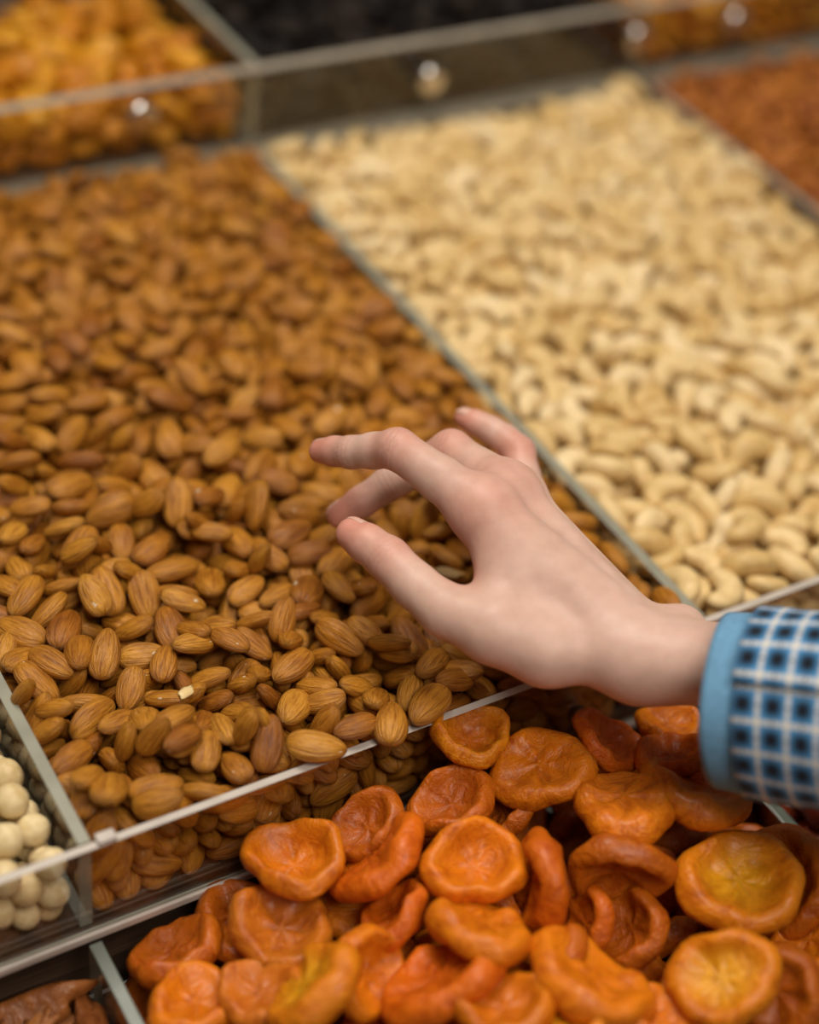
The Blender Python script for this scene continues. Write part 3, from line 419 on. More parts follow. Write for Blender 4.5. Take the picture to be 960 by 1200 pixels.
2772,3966,469,-68,-30,14,5,49,2698,2071,417,28,18,41,5,43,1134,3179,404,33,-5,-3,4,50,2012,2972,392,37,60,13,2,49,2406,2001,405,-19,-7,-55,2,45,1079,3718,371,23,37,24,2,44,434,912,282,-18,-75,-37,4,47,1915,711,429,-12,23,-65,1,47,2866,1799,413,28,-70,-26,0,48,414,458,370,16,12,69,3,44,
1187,2404,477,-2,-7,-50,1,46,687,2285,407,-41,-47,47,3,46,873,1756,571,-1,10,10,3,41,949,898,414,18,2,-79,4,50,1769,614,410,-59,62,32,0,44,903,1382,485,6,18,58,0,48,226,239,327,-14,5,-74,1,44,1090,2456,403,-18,-36,26,5,49,817,316,451,9,31,-63,5,46,1509,4537,476,-46,-10,-12,3,44,
2298,3063,450,37,64,12,2,46,1296,2011,367,2,53,57,1,49,1396,320,359,16,82,-26,3,49,1635,758,333,45,14,-19,2,45,1132,706,367,54,-57,-11,2,44,1494,1971,471,-33,23,78,5,48,692,999,348,11,-26,12,1,49,1597,288,251,-48,-54,-52,5,50,1742,3984,462,-8,90,-7,3,51,2517,3402,398,-16,7,53,5,45,
1980,936,359,-74,26,13,1,49,482,2218,441,-25,3,43,0,49,429,242,374,-16,-1,-61,5,50,1367,940,439,78,-35,-25,2,50,1674,839,322,-51,-3,-11,2,46,2293,4399,523,-55,-48,26,0,44,566,382,565,-20,-5,-85,2,41,2292,2261,369,-17,-20,66,5,47,1557,2629,453,-11,-8,-29,5,45,1754,3821,440,-90,15,14,5,51,
1935,4196,449,17,9,19,2,49,822,1569,451,-21,23,-16,0,44,1129,2860,403,58,-35,-19,3,43,1300,2781,423,-74,-38,5,0,48,1720,2850,393,15,45,-68,2,47,1975,1928,326,-72,42,-9,1,46,914,363,383,-8,70,50,2,45,395,1808,402,-73,16,37,1,50,1135,3024,536,-1,19,12,1,49,1622,591,435,41,17,19,2,51,
2132,4285,454,31,12,86,5,47,988,2858,456,-38,67,48,5,46,2232,2555,393,3,9,16,4,50,849,2818,434,-29,-10,52,4,49,2118,3009,373,26,-21,-23,3,49,2306,3389,455,60,-57,20,2,51,854,855,277,62,53,-23,2,45,2508,3468,469,-47,64,-26,5,44,1627,2926,428,36,-40,-52,0,47,1704,4423,436,-55,46,-2,0,45,
1967,3212,407,-19,18,-77,3,49,389,437,282,-59,-68,22,3,48,882,2458,379,10,17,5,3,47,1237,2618,312,-15,65,15,4,50,1505,3555,422,-2,-32,-75,2,46,2159,189,214,-66,44,-13,0,48,2731,4193,391,61,-69,20,5,46,1907,4378,468,-3,-3,46,1,43,1319,4515,390,4,-27,1,0,47,1448,1175,255,-11,19,-51,2,45,
388,586,190,-17,3,-11,0,46,543,733,308,6,55,76,3,46,1988,836,378,-62,11,11,4,48,657,2844,501,8,2,65,4,47,900,3529,486,1,25,70,1,47,189,409,343,14,-10,-24,2,48,1267,4463,453,-18,-26,54,2,49,1625,1595,539,-12,6,4,3,50,2235,2172,391,-18,-31,47,4,48,1466,2341,411,9,38,68,0,45,
1827,1421,410,-53,76,2,2,46,1191,3823,441,-38,46,61,5,46,1185,3686,368,-5,-7,36,3,48,1663,1152,456,-67,7,20,3,47,322,1232,454,-28,77,-1,2,48,733,3007,488,86,29,-15,2,43,1383,4099,447,14,88,6,3,44,1852,3420,412,22,-18,-74,0,50,866,999,370,-38,51,1,3,44,1502,3309,410,-31,-78,-14,0,43,
1641,460,365,9,0,-65,1,47,2038,208,246,6,3,-48,0,49,2753,2530,359,42,84,4,1,47,1186,181,45,2,-2,88,3,47,1316,3791,406,-59,-70,-5,2,50,1484,1906,336,40,82,14,2,50,1632,372,261,36,-12,-10,4,47,1624,1076,345,25,8,-23,1,45,2075,3568,381,11,5,-65,0,46,2526,2279,383,-33,16,80,2,47,
2453,2754,402,1,13,-18,0,48,2701,3106,374,-28,8,-48,1,50,623,2008,324,-11,-87,4,1,45,981,1563,293,14,12,-69,0,45,829,2629,400,72,-44,-15,0,44,1202,276,334,8,-7,60,0,50,1369,203,38,2,0,42,4,45,2180,2033,412,-44,-25,-11,2,45,2888,2145,359,70,47,8,5,46,1246,3975,414,2,1,27,5,48,
1745,3288,451,-32,-15,48,3,46,1822,4300,398,36,64,28,4,43,2198,2798,390,16,28,49,1,45,1718,3974,337,7,24,-53,1,50,2002,1013,201,-56,16,-5,0,48,1978,514,484,2,3,-7,5,49,2737,489,461,3,-18,-8,0,49,2534,92,233,6,-4,10,0,43,437,918,464,-70,-50,23,3,49,941,1179,371,63,39,-9,1,47,
848,1117,476,-22,85,-15,1,47,1413,2210,423,-5,1,-39,0,46,795,464,404,-50,52,-38,1,44,1530,659,444,28,-63,28,2,51,1778,3127,429,86,8,-13,1,45,700,451,412,26,42,12,2,46,1436,3004,460,36,70,30,0,48,2524,4265,419,70,61,-7,2,46,2684,2730,444,-65,-57,20,0,51,2846,2857,478,3,23,-82,1,46,
600,2310,330,-26,-12,-54,5,49,1724,929,273,5,-1,80,3,49,2132,3387,408,36,71,-23,4,46,2110,4470,439,-46,-82,3,5,49,2371,3925,392,-27,9,-79,3,46,1224,453,385,9,8,63,0,51,1080,1185,304,51,-62,-3,2,46,1528,1679,469,-9,-90,-2,3,44,1394,4160,385,12,22,-73,4,47,1805,2566,341,-47,80,-3,5,49,
1655,2750,402,-89,11,5,5,47,1965,2538,431,14,-76,-26,2,44,474,2478,420,4,-3,-84,2,49,746,2521,305,0,74,2,2,47,2030,202,48,-3,-93,3,2,51,2909,1980,312,-34,-25,41,1,51,223,853,226,-21,-62,33,3,49,294,947,192,9,85,23,2,50,571,1931,257,47,64,12,1,46,907,252,349,1,2,-3,5,45,
2288,3240,418,8,-3,-19,3,49,2293,3584,410,-41,80,16,3,45,2228,4019,406,-12,80,14,3,50,2767,1971,333,13,-4,14,4,49,2895,1331,480,3,21,42,5,51,2190,1868,417,-63,55,-24,0,48,860,3330,481,62,-33,-25,1,49,1154,1924,448,72,56,17,2,50,765,3138,433,37,45,-73,4,44,2846,778,393,-10,82,-14,5,49,
1955,1835,388,0,-2,62,5,48,889,1741,494,-46,59,-41,5,48,771,254,168,-61,-46,44,3,50,930,1556,372,-42,-79,-24,2,44,1361,1235,302,-19,46,-18,3,45,266,969,299,-63,52,-20,5,50,812,1440,416,-1,20,39,0,44,1226,3545,424,-32,86,-18,4,47,1402,1652,388,-17,10,70,3,45,545,2378,416,-35,-30,-12,4,48,
666,2457,385,-5,26,87,5,48,1005,2324,382,-16,-9,-30,0,49,2085,264,366,13,82,-38,2,47,2135,3495,447,-13,-83,9,0,46,2464,2921,345,90,14,-4,2,45,2732,3265,413,60,-70,1,4,45,712,802,278,8,-83,18,2,45,686,2418,314,-11,22,80,1,44,971,1816,370,14,-26,-50,2,44,991,3384,456,1,6,38,5,44,
1227,1486,345,63,-12,11,2,43,1427,4483,366,-15,-8,65,2,46,1899,2350,423,-8,23,-90,3,51,1760,2756,326,-19,-2,85,2,45,1717,3072,375,-21,-3,-17,1,45,1896,3271,355,-1,7,-41,0,43,1897,1131,260,-7,13,24,2,45,2078,2259,358,-4,-16,82,0,44,2411,2970,418,-4,-13,-80,3,46,2561,4448,405,-82,-1,21,4,45,
2918,3587,401,20,42,18,3,43,2780,4056,379,14,23,-81,2,46,263,1104,364,0,83,4,5,46,734,2923,421,85,19,0,2,47,928,472,340,-16,5,11,2,46,824,685,282,43,-71,2,4,49,882,3084,400,42,-67,-10,0,45,1201,185,213,58,-37,17,1,44,1312,1295,421,-42,58,-23,1,51,1108,2044,430,38,-23,70,0,46,
1061,2757,409,-11,-9,-11,0,44,1188,3008,398,-17,-16,54,3,49,1280,3439,456,-73,-27,2,1,51,1548,1217,297,-37,-56,31,3,48,1786,1291,326,-4,11,-58,5,49,1802,1913,382,52,63,-37,0,48,2649,3287,337,-22,-7,31,0,47,2742,2181,274,13,-93,7,5,51,2855,3323,361,-90,16,-7,2,44,2337,142,499,8,0,-52,3,50,
2184,406,508,21,-3,13,5,50,2189,128,527,-5,18,-29,1,50,1955,1076,493,-71,-59,-11,4,50,2519,1397,499,31,65,39,2,50,2483,173,504,3,11,42,3,51,2190,1124,497,-32,64,36,1,50,2059,1769,467,0,90,17,1,49,2076,131,517,70,-44,-20,4,48,1856,1313,492,-11,-11,64,5,46,2321,334,529,-1,-85,11,0,50,
2619,139,493,-38,-55,35,5,50,2520,85,414,4,-11,93,3,46,2692,1222,452,29,-4,-22,2,45,1981,1481,477,-36,54,-2,0,48,2100,1431,495,7,-12,-48,2,49,2670,223,524,-43,-58,46,0,48,81,1899,503,-44,60,-5,0,50,2370,1320,525,1,4,10,1,48,2820,89,391,22,13,-83,5,48,2383,695,460,2,15,-58,0,48,
2422,982,476,-33,40,-3,5,51,2847,1455,534,-16,4,-18,5,51,2057,279,474,-86,25,5,1,46,2586,404,458,75,53,-4,4,49,2217,530,476,14,5,-59,2,50,2646,834,482,-33,-20,37,5,48,120,1696,485,-9,-1,74,3,48,232,2152,551,-3,47,-75,1,46,2640,550,509,-12,81,-33,5,48,2229,1016,517,-1,-37,-83,1,49,
2539,886,425,-25,56,-1,3,50,2684,1673,454,-16,-16,56,0,44,2241,866,506,62,-67,17,0,47,2772,125,485,-46,70,-38,1,51,2006,646,462,6,-86,0,2,45,2678,386,504,56,-28,-37,5,46,2123,824,535,11,13,55,5,41,2466,447,512,-79,-25,33,3,50,2514,716,445,60,33,20,2,45,1974,906,473,69,15,-10,5,46,
2412,1628,480,7,-18,-68,2,46,2079,1184,432,57,-16,-64,2,49,2549,94,322,-86,9,6,5,51,275,2570,554,16,-9,-22,4,51,2344,889,475,-41,39,-33,4,46,2172,1639,451,1,-2,34,0,47,2803,1040,436,73,-22,-26,0,50,2644,1417,463,4,6,-46,5,50,140,2825,537,4,87,4,1,48,2413,1165,488,38,53,-12,4,50,
2741,98,275,16,-2,-17,5,47,516,3187,539,-49,35,-12,3,50,2224,76,396,6,-72,17,2,46,2243,1394,480,79,43,-17,4,48,2292,1605,439,6,11,34,4,45,502,2534,547,0,9,68,3,45,2126,992,447,-13,5,-3,5,46,210,2058,482,18,-81,27,5,50,2023,1313,445,-69,-46,20,0,46,2075,714,525,2,25,65,4,41,
440,2413,506,-82,-13,7,2,46,2118,555,440,51,14,56,4,44,2622,1125,413,-32,-8,-4,3,45,342,3201,519,6,-1,-9,4,48,2023,781,486,-8,15,29,2,44,2613,624,425,0,12,-47,0,44,2366,1427,451,-15,46,-17,2,51,2256,736,438,20,33,44,5,49,67,2214,488,-27,-39,22,4,50,680,3324,546,21,-12,-38,0,49,
2341,133,374,18,34,59,2,50,2449,560,438,-73,5,8,5,46,2226,243,458,54,-74,-15,3,49,215,1788,437,12,2,-13,1,47,1969,436,390,27,62,-12,4,48,2786,1425,465,7,18,22,4,46,284,3004,497,-12,-71,36,1,48,2884,1138,443,-52,17,30,4,46,190,1973,434,-9,10,59,4,48,90,1402,421,3,-4,50,3,49,
85,1699,375,-1,-18,46,0,51,98,2718,446,15,12,37,5,50,2760,137,124,-1,7,48,3,46,627,2702,513,11,11,-20,1,46,2325,439,463,-38,79,8,3,44,2792,573,441,-41,44,-1,3,44,288,2273,500,33,-14,-70,5,50,2529,1749,451,71,-19,1,4,45,386,3082,494,-16,20,82,4,51,607,3571,567,72,23,4,1,49,
88,2496,473,-15,13,52,3,48,284,2452,488,87,25,-25,2,49,809,3710,514,58,26,48,0,51,2424,849,406,35,44,-73,1,47,1010,4102,553,-45,64,1,0,50,2892,141,43,-1,0,42,1,48,213,2712,506,-61,-13,11,2,47,2179,1222,434,-6,-31,47,1,49,143,2361,463,85,-5,3,5,49,461,2746,506,50,22,26,5,45,
2627,964,410,24,16,-40,1,47,2687,125,381,-23,-6,50,5,44,2894,135,128,-3,4,47,0,46,2563,1655,373,76,-8,44,4,47,458,3711,552,16,-7,-82,2,45,2460,1312,411,-56,22,-43,3,50,2892,120,338,-60,-56,-18,5,44,224,3335,558,-8,-86,21,0,50,890,3901,536,-7,-10,38,0,49,777,4088,567,-14,4,87,1,50,
794,3231,472,-36,45,7,1,47,938,4511,546,0,14,88,5,49,2885,1216,397,34,25,-17,3,43,359,2820,497,10,70,-21,4,45,103,3141,528,-37,-79,11,3,45,692,3945,575,-15,-1,13,3,46,451,3002,447,39,72,-2,5,50,2306,1297,434,-3,17,82,2,46,604,3751,544,8,-12,-25,2,45,567,3392,521,-33,30,-45,1,50,
1049,4317,551,61,-7,2,4,49,2553,1201,414,-40,11,28,5,44,2777,405,413,46,59,-1,3,45,2722,825,404,68,-22,23,2,45,2779,1620,397,-57,-67,20,2,50,90,1178,439,-3,2,-56,3,44,144,1575,426,-6,89,5,5,44,73,3020,462,18,-42,6,4,48,698,3559,510,-39,74,-25,3,44,2786,1258,388,5,35,-38,0,48,
195,3804,542,30,-6,39,5,48,2287,1777,416,-17,-10,-51,4,43,599,3009,477,-10,20,-3,1,46,644,3205,491,60,-16,-7,2,44,471,3309,482,17,17,-35,4,49,1180,4446,532,57,-50,-28,5,48,177,4156,520,-5,17,8,3,49,434,3987,554,78,-21,-21,2,46,205,2545,458,73,-23,-28,4,45,132,3272,522,-7,8,-18,0,44,
294,3716,511,-13,33,13,3,51,915,3733,500,-44,-41,-3,4,44,351,2215,427,-24,3,33,1,47,483,4120,577,6,-1,-37,1,48,367,4440,552,-91,-5,-3,1,49,92,1596,244,52,67,-9,3,46,405,3499,515,-38,-56,30,1,44,2157,1426,418,-2,0,43,1,46,82,1892,297,10,-20,49,4,48,153,2182,442,35,-16,-62,3,48,
77,3551,533,16,-19,-44,2,48,934,4244,511,-51,28,-12,4,47,64,2779,352,-28,-41,27,5,50,335,3535,455,-17,16,-39,0,50,707,3907,492,18,79,-38,5,48,2129,864,412,-9,49,14,5,50,297,1884,395,-68,-62,-13,0,43,95,4304,556,41,-59,-50,0,46,376,4324,540,-4,59,67,5,44,724,4307,514,-24,14,77,0,46,
2385,1726,384,50,28,47,1,51,2888,134,216,66,52,1,5,47,480,2614,467,-28,86,11,3,45,2376,738,376,19,5,67,4,51,330,2592,491,12,-12,-14,0,46,529,3515,440,-19,-65,-7,1,51,2898,1554,433,-18,19,-33,3,49,820,4395,519,-13,34,16,5,47,983,3894,492,-20,-11,50,3,46,2010,1623,434,-2,-10,-39,5,43,
2463,1535,424,21,84,6,3,49,2894,1367,357,15,3,53,2,49,646,3117,452,-32,-8,-15,0,48,2144,654,373,-11,43,-50,2,46,2791,913,413,13,35,84,2,45,659,3775,478,17,3,-87,1,49,645,4017,500,-63,8,13,0,48,596,4407,517,72,-54,-9,0,43,68,2051,391,-51,-21,62,0,48,65,2525,224,-58,39,-44,4,46,
234,4536,538,-47,4,3,5,49,333,3875,545,-28,-14,44,3,47,144,1390,214,35,6,2,3,50,333,4250,498,67,19,-6,4,47,186,3153,448,-34,-23,77,1,46,155,4434,534,22,11,-4,2,45,816,4013,465,34,-42,25,3,44,215,3657,478,-14,20,29,0,48,70,3763,480,34,-23,-43,1,49,657,4178,471,52,-17,-70,1,46,
2520,284,399,4,6,38,4,50,129,1336,309,-76,20,6,3,45,2563,1314,358,53,40,-39,2,44,88,2098,261,-51,72,-14,1,44,78,2734,202,-22,-33,48,0,48,581,3646,484,3,7,-1,2,45,1970,1108,412,9,-2,-33,2,46,2232,1726,368,-15,5,-15,0,48,2436,1105,424,-18,16,77,1,44,147,1499,188,-5,94,-2,2,50,
108,1916,217,-71,-36,-18,1,46,91,2367,186,47,-72,-21,2,44,128,2014,187,-5,-19,81,1,45,412,3803,498,13,54,-55,5,47,648,565,404,-74,6,47,0,46,581,2800,451,17,13,45,5,46,906,4097,500,-38,-53,21,5,46,1995,556,398,-4,0,-24,2,44,2823,1114,344,18,-8,80,3,46,79,2549,352,-57,-68,-12,4,43,
2240,322,374,-13,-79,7,5,50,2765,1402,374,-58,-36,22,5,49,775,3528,426,-49,-31,49,3,49,932,4463,465,2,11,53,3,48,2461,434,402,58,59,-17,4,44,2311,1205,378,53,-74,15,4,49,2382,256,431,-71,49,-13,5,51,2660,1654,318,7,-26,41,1,50,2708,1055,363,47,72,-36,3,44,232,2834,464,73,17,37,5,44,
501,2846,410,11,-76,-10,5,50,349,2760,425,53,50,-2,5,45,216,2996,403,26,20,-13,0,44,448,3683,455,-76,-50,12,0,45,1075,4456,480,20,-18,-35,0,51,143,2394,281,-6,27,-79,3,49,141,2441,392,15,-2,1,4,48,202,3965,512,0,-3,-31,0,49,546,3854,455,-40,-49,-12,1,48,2071,389,385,62,19,13,2,48,
1914,1320,422,-64,-63,-7,0,44,2208,516,370,-49,57,-16,5,48,2677,714,356,-21,-4,62,4,49,2878,1723,334,-14,7,61,1,45,127,1254,230,13,-74,19,2,50,133,1779,190,-17,1,14,0,47,126,2233,321,-87,-31,14,1,49,94,3121,416,33,-30,-11,4,45,198,3490,509,38,-69,-2,0,44,112,3895,468,-60,14,-21,5,44,
733,4444,458,-10,26,8,2,44,2057,723,372,22,2,39,3,47,2683,1271,330,22,27,43,1,50,129,1505,348,0,0,-77,1,49,129,1895,393,90,-11,-10,5,45,129,2905,468,6,-4,7,0,44,115,4120,369,-72,18,23,2,44,171,4352,438,-36,-29,-23,2,46,158,4250,446,45,1,19,2,49,454,4535,493,5,78,-52,3,44,
568,3019,385,61,-42,-11,0,50,2646,277,389,-19,27,-56,3,48,127,1779,320,23,-11,7,2,44,204,2547,364,80,-42,-19,4,50,79,3064,186,7,-2,49,4,45,168,3388,466,-12,-74,19,3,45,564,4147,502,-43,-57,13,0,44,2039,1525,390,-2,-13,-42,0,43,2286,1034,381,-54,6,-7,3,48,2549,712,364,15,-9,-67,0,47,
120,2939,360,59,-23,4,2,44,330,2924,410,1,-79,39,3,48,373,4049,487,-11,19,-27,4,50,2597,1014,332,-20,-73,-4,2,47,2570,1428,369,-6,-1,91,3,48,1002,1672,581,-36,-15,74,1,41,138,2272,209,23,16,9,5,49,137,3000,257,-92,-4,-4,0,46,330,2101,379,-1,-7,-63,5,44,496,4268,513,-36,-24,10,0,47,
738,3378,469,44,-10,-38,5,46,2002,1250,359,1,1,-51,4,47,2108,1682,365,63,-40,-10,1,43,2272,857,306,-30,-26,-81,2,49,131,2868,180,91,-25,-4,4,47,62,3686,349,-40,31,-41,4,50,478,3161,381,46,-8,30,5,48,361,3241,444,-63,-68,-14,0,46,1089,4022,443,1,78,-35,3,50,2060,505,312,87,-28,-5,0,49,
2120,988,338,31,83,32,1,50,2476,1703,362,-37,-10,51,3,45,2774,1819,354,-13,-21,-63,0,50,247,3234,393,5,39,-28,1,48,491,823,324,-9,-78,50,1,44,385,2559,378,15,6,3,3,49,663,3525,420,10,12,40,0,48,1090,3030,460,55,-57,-11,1,46,1467,3645,443,-64,-4,39,4,45,2321,720,295,19,-22,76,2,51,
2237,922,212,12,-21,77,5,50,2227,1641,312,0,17,59,3,47,610,892,331,30,81,-28,4,51,352,2340,398,-11,63,-59,5,47,460,3383,424,-87,-7,-2,5,47,570,4231,425,-16,29,-57,5,49,1407,538,299,-68,36,-15,4,46,2604,451,368,-22,-83,2,5,45,2468,1248,316,-26,9,31,1,47,2441,2340,421,89,10,11,0,45,
2845,3186,380,-11,31,75,2,48,225,2694,372,-23,-48,64,2,49,129,2626,287,90,17,-4,1,45,85,3264,450,47,-72,0,0,44,79,3641,248,0,-7,-51,2,44,295,4075,440,3,14,40,1,45,729,3822,414,-25,-87,-21,4,48,773,4200,481,-39,72,-18,3,47,887,3834,438,-3,9,-12,5,43,1792,222,415,-37,-36,-10,5,43,
2023,2709,405,-72,-42,7,4,47,2266,924,392,78,14,-11,5,44,2271,1450,381,65,-64,-7,0,44,2465,187,262,87,18,-16,3,46,2436,312,343,-77,-47,2,0,49,2894,656,364,11,19,37,3,46,2719,2384,328,-2,-6,69,4,50,138,2322,377,10,-84,26,1,46,146,2885,270,15,4,9,0,48,119,3146,290,32,5,20,0,44,
292,3398,453,52,25,65,4,45,92,3490,413,44,-73,15,0,45,166,3608,420,70,8,-11,2,44,227,4237,362,14,-21,-49,2,50,164,4497,409,-19,-6,79,5,50,357,1052,459,-72,-48,11,0,47,303,4389,453,-49,-52,14,4,46,693,1135,319,4,-73,-5,3,49,772,1697,359,-61,-60,30,0,46,659,3318,442,71,-38,3,4,43,
864,202,46,0,-1,4,0,49,864,1751,358,-28,-29,55,1,47,870,2206,413,5,-31,-84,5,50,872,2326,430,9,45,-5,4,49,1080,3872,435,-68,-26,-10,1,47,1090,4173,499,-61,69,6,5,48,1535,228,81,7,-64,-63,3,50,1541,1226,429,23,-14,-61,2,49,1776,3234,346,5,4,57,5,51,2112,1886,328,66,63,-3,4,44,
2209,808,253,-23,-82,13,1,44,2323,616,310,29,11,-16,5,46,2171,1495,338,-4,8,-26,5,44,2461,1114,326,-21,6,40,4,50,2522,3293,365,-21,5,71,4,47,2458,3997,476,15,82,-7,0,49,201,711,182,-49,-79,-1,1,47,244,1693,359,81,43,-7,1,46,220,2186,372,-13,-9,38,0,44,100,3235,178,2,1,68,4,45,
116,3384,184,-2,4,-27,4,49,134,3270,343,87,2,-18,3,48,134,3909,273,-87,14,8,2,47,214,3787,410,-8,35,-84,0,49,104,3987,387,28,-29,-4,2,47,180,4073,426,19,8,64,4,50,60,4323,436,-12,-44,12,0,43,452,1131,259,-88,0,-14,4,44,356,1489,321,-55,-28,41,1,48,361,1650,347,-47,-15,27,3,50,
446,1882,285,20,10,-85,2,50,288,2273,280,12,50,42,2,49,494,2978,336,-4,9,-25,3,46,437,3251,363,13,2,14,5,45,452,3903,446,31,10,7,4,49,493,215,252,-38,-2,45,3,50,563,465,459,-43,-71,34,3,47,704,707,236,-10,-23,-62,5,50,602,804,209,10,13,-40,3,47,653,1305,302,-2,-72,-55,1,48,
703,2046,377,11,-86,8,4,43,680,2575,416,2,3,-7,5,51,638,3251,387,1,-91,22,0,48,628,3742,373,28,73,-16,5,44,809,4524,445,57,30,-34,0,47,864,4173,410,29,31,27,3,49,1173,447,304,-7,9,-58,3,45,1230,624,387,51,52,-20,0,45,1366,1494,355,-46,-32,44,5,44,1551,2334,291,18,-17,-27,2,50,
1741,672,334,-44,-48,-53,3,43,1702,2630,390,-42,16,39,3,45,1724,3678,373,-3,3,-44,0,48,1634,4078,472,-30,81,-14,0,49,1997,199,145,77,-7,2,1,47,1890,754,265,79,37,-12,0,46,1966,888,248,-13,22,28,4,45,2087,1414,338,-47,-72,23,3,44,2153,2132,329,7,44,0,4,49,2037,2612,309,16,-74,7,4,47,
1894,2610,430,75,-23,-52,1,43,2257,209,295,-78,20,2,4,44,2159,1137,313,34,-63,11,4,47,2224,1277,327,-18,21,-40,3,50,2303,1806,298,13,-7,-79,3,49,2307,2988,293,-2,79,-30,3,47,2602,577,321,-19,15,-88,3,51,2609,1557,370,-18,42,75,1,50,2737,250,313,29,73,1,0,45,2718,521,333,19,-17,47,0,43,
2838,877,298,6,-60,65,4,49,2909,3969,434,-21,32,-38,5,49]),
'cashew': (731,542,[
3868,585,449,42,-13,-19,1,62,3716,153,440,19,21,57,2,63,4025,894,509,23,-9,1,0,61,3247,137,492,85,39,-8,1,56,3484,213,487,15,50,75,2,61,3084,270,479,7,-17,-43,5,56,4073,1636,517,11,-3,1,5,62,3257,1107,487,10,30,71,3,63,3464,877,458,-2,-5,2,5,57,3151,565,422,-42,-64,-48,1,58,
3786,314,449,52,72,-4,3,58,3111,821,446,29,6,58,4,59,3072,1479,438,30,-34,-38,0,62,3438,664,421,-51,-69,2,3,62,3805,901,456,-18,10,62,2,55,3115,2291,465,-12,-12,47,0,61,3536,2236,520,76,19,10,2,63,3444,2551,492,39,80,2,1,57,3793,1088,514,17,13,49,3,61,4436,2191,525,4,-15,-24,1,61,
4174,1186,489,15,-89,-11,5,61,3151,1255,416,-20,89,18,2,58,3595,422,522,73,25,-7,2,60,3141,1054,412,50,-11,-22,2,58,3076,2664,454,35,0,-51,3,58,3853,1706,461,13,83,31,1,57,4599,2783,479,64,-12,-5,2,62,3563,4097,498,-13,-93,-6,2,60,4217,2075,532,-6,0,-62,1,61,4771,1554,503,58,72,13,5,57,
5586,3013,493,21,57,65,4,62,3746,2077,486,16,4,21,0,61,3131,452,448,-18,23,78,5,53,3582,701,419,32,-25,-40,3,54,3117,4202,517,-74,35,-26,0,62,3668,2760,511,78,-39,-9,1,59,3281,2429,446,7,-6,-66,0,60,4271,1821,505,7,-8,54,1,59,4109,1343,518,26,-88,5,3,60,4115,756,426,44,-10,32,0,62,
3329,341,432,-58,-69,-3,1,54,4740,2536,491,26,-7,-31,4,60,4503,1309,546,73,-26,-22,0,56,3599,1106,432,32,-48,-27,1,57,4578,1724,523,67,-40,-9,0,58,3204,1445,465,23,61,21,5,58,3491,1419,434,8,-89,-2,0,61,4029,2391,507,80,-3,-2,4,61,4028,1792,533,-12,6,2,2,61,3377,3461,493,15,25,88,2,61,
4289,1055,476,-38,-32,-75,1,55,4415,948,505,-39,57,-47,3,60,3520,104,436,74,10,-27,1,55,3688,1545,452,-25,-25,31,2,60,4468,3989,481,18,-15,4,2,56,3459,2024,446,61,61,29,0,55,4427,1390,452,58,-43,-11,5,62,3778,2396,472,37,13,-12,4,60,3126,3125,499,10,15,62,0,57,4085,2218,460,-5,3,49,1,56,
3695,1833,436,28,-8,76,2,57,4035,3768,505,-13,75,12,1,60,4473,3273,481,40,63,46,4,59,5806,3743,510,55,0,-6,0,63,4724,4187,515,12,9,-85,2,63,4057,1473,429,37,18,21,2,62,3166,4506,518,77,-3,0,1,60,3791,3052,438,59,-8,1,0,62,3070,3832,492,46,45,28,4,60,4555,2074,430,31,-8,-15,2,55,
4250,2370,457,79,-30,25,2,60,4292,3054,513,77,-18,1,3,58,5372,3097,428,34,-20,-45,2,61,5336,3415,502,-31,86,8,5,61,3347,528,391,36,-14,48,0,61,5032,1951,461,52,9,-21,2,60,3526,1314,450,-91,-8,15,4,58,4489,4220,486,31,-27,-22,0,58,3806,3477,458,26,2,56,3,63,3276,1791,384,24,15,3,0,60,
3111,2114,387,37,-49,17,2,58,3615,88,224,51,17,-24,4,61,5505,2348,494,20,20,69,3,58,4335,2548,488,2,1,-45,0,59,3506,484,402,-61,-19,3,1,63,5073,2662,455,61,58,19,5,62,3132,3605,468,66,-28,2,4,57,5529,3366,485,5,-7,14,1,55,3884,1544,426,-8,-83,-29,5,55,3755,3170,461,15,-26,2,1,53,
4123,3587,500,34,-83,-18,0,60,3412,1838,441,-6,24,-48,5,53,4401,3741,463,13,-22,-15,0,60,3835,1439,415,1,57,72,5,59,3369,1242,465,-3,24,42,0,56,3339,2909,510,35,-81,8,5,59,5395,4145,477,13,-1,0,4,58,3068,901,363,-33,-42,23,5,60,3416,114,381,17,17,75,2,53,4463,1871,450,18,10,-9,5,58,
3325,2102,477,-5,-64,-4,5,61,4485,1492,486,23,33,47,0,57,4914,4077,426,10,56,66,4,62,3228,689,429,25,-2,16,5,55,4093,606,439,-3,-55,-38,0,62,5831,3492,522,8,-3,32,1,60,4809,2127,472,18,-36,-44,3,58,4162,2490,483,19,-16,15,3,58,4459,3459,509,0,-2,5,2,56,3131,3089,403,64,-66,2,0,61,
3574,1558,451,9,-44,-10,3,53,3300,1939,433,42,17,4,4,55,4206,3960,487,-7,-79,-49,4,60,4155,2837,434,53,56,7,1,60,3446,1630,417,-69,58,13,5,55,4968,2514,492,64,-60,-5,2,54,4773,2961,491,-1,13,38,2,61,4939,3394,497,28,9,15,0,62,3906,3267,486,47,78,-8,1,56,5495,3751,438,53,-19,-4,0,57,
3933,412,399,8,49,52,5,55,5099,4380,492,-86,-36,-10,5,59,5907,3307,530,-43,35,-43,2,55,4025,4355,503,83,23,11,5,59,3913,3545,437,64,21,50,1,60,4886,1741,469,-18,62,60,0,61,3545,2954,462,53,27,5,0,63,3491,1023,411,22,-20,67,4,56,4373,1616,411,25,-1,82,4,57,5322,1994,481,-39,8,48,5,60,
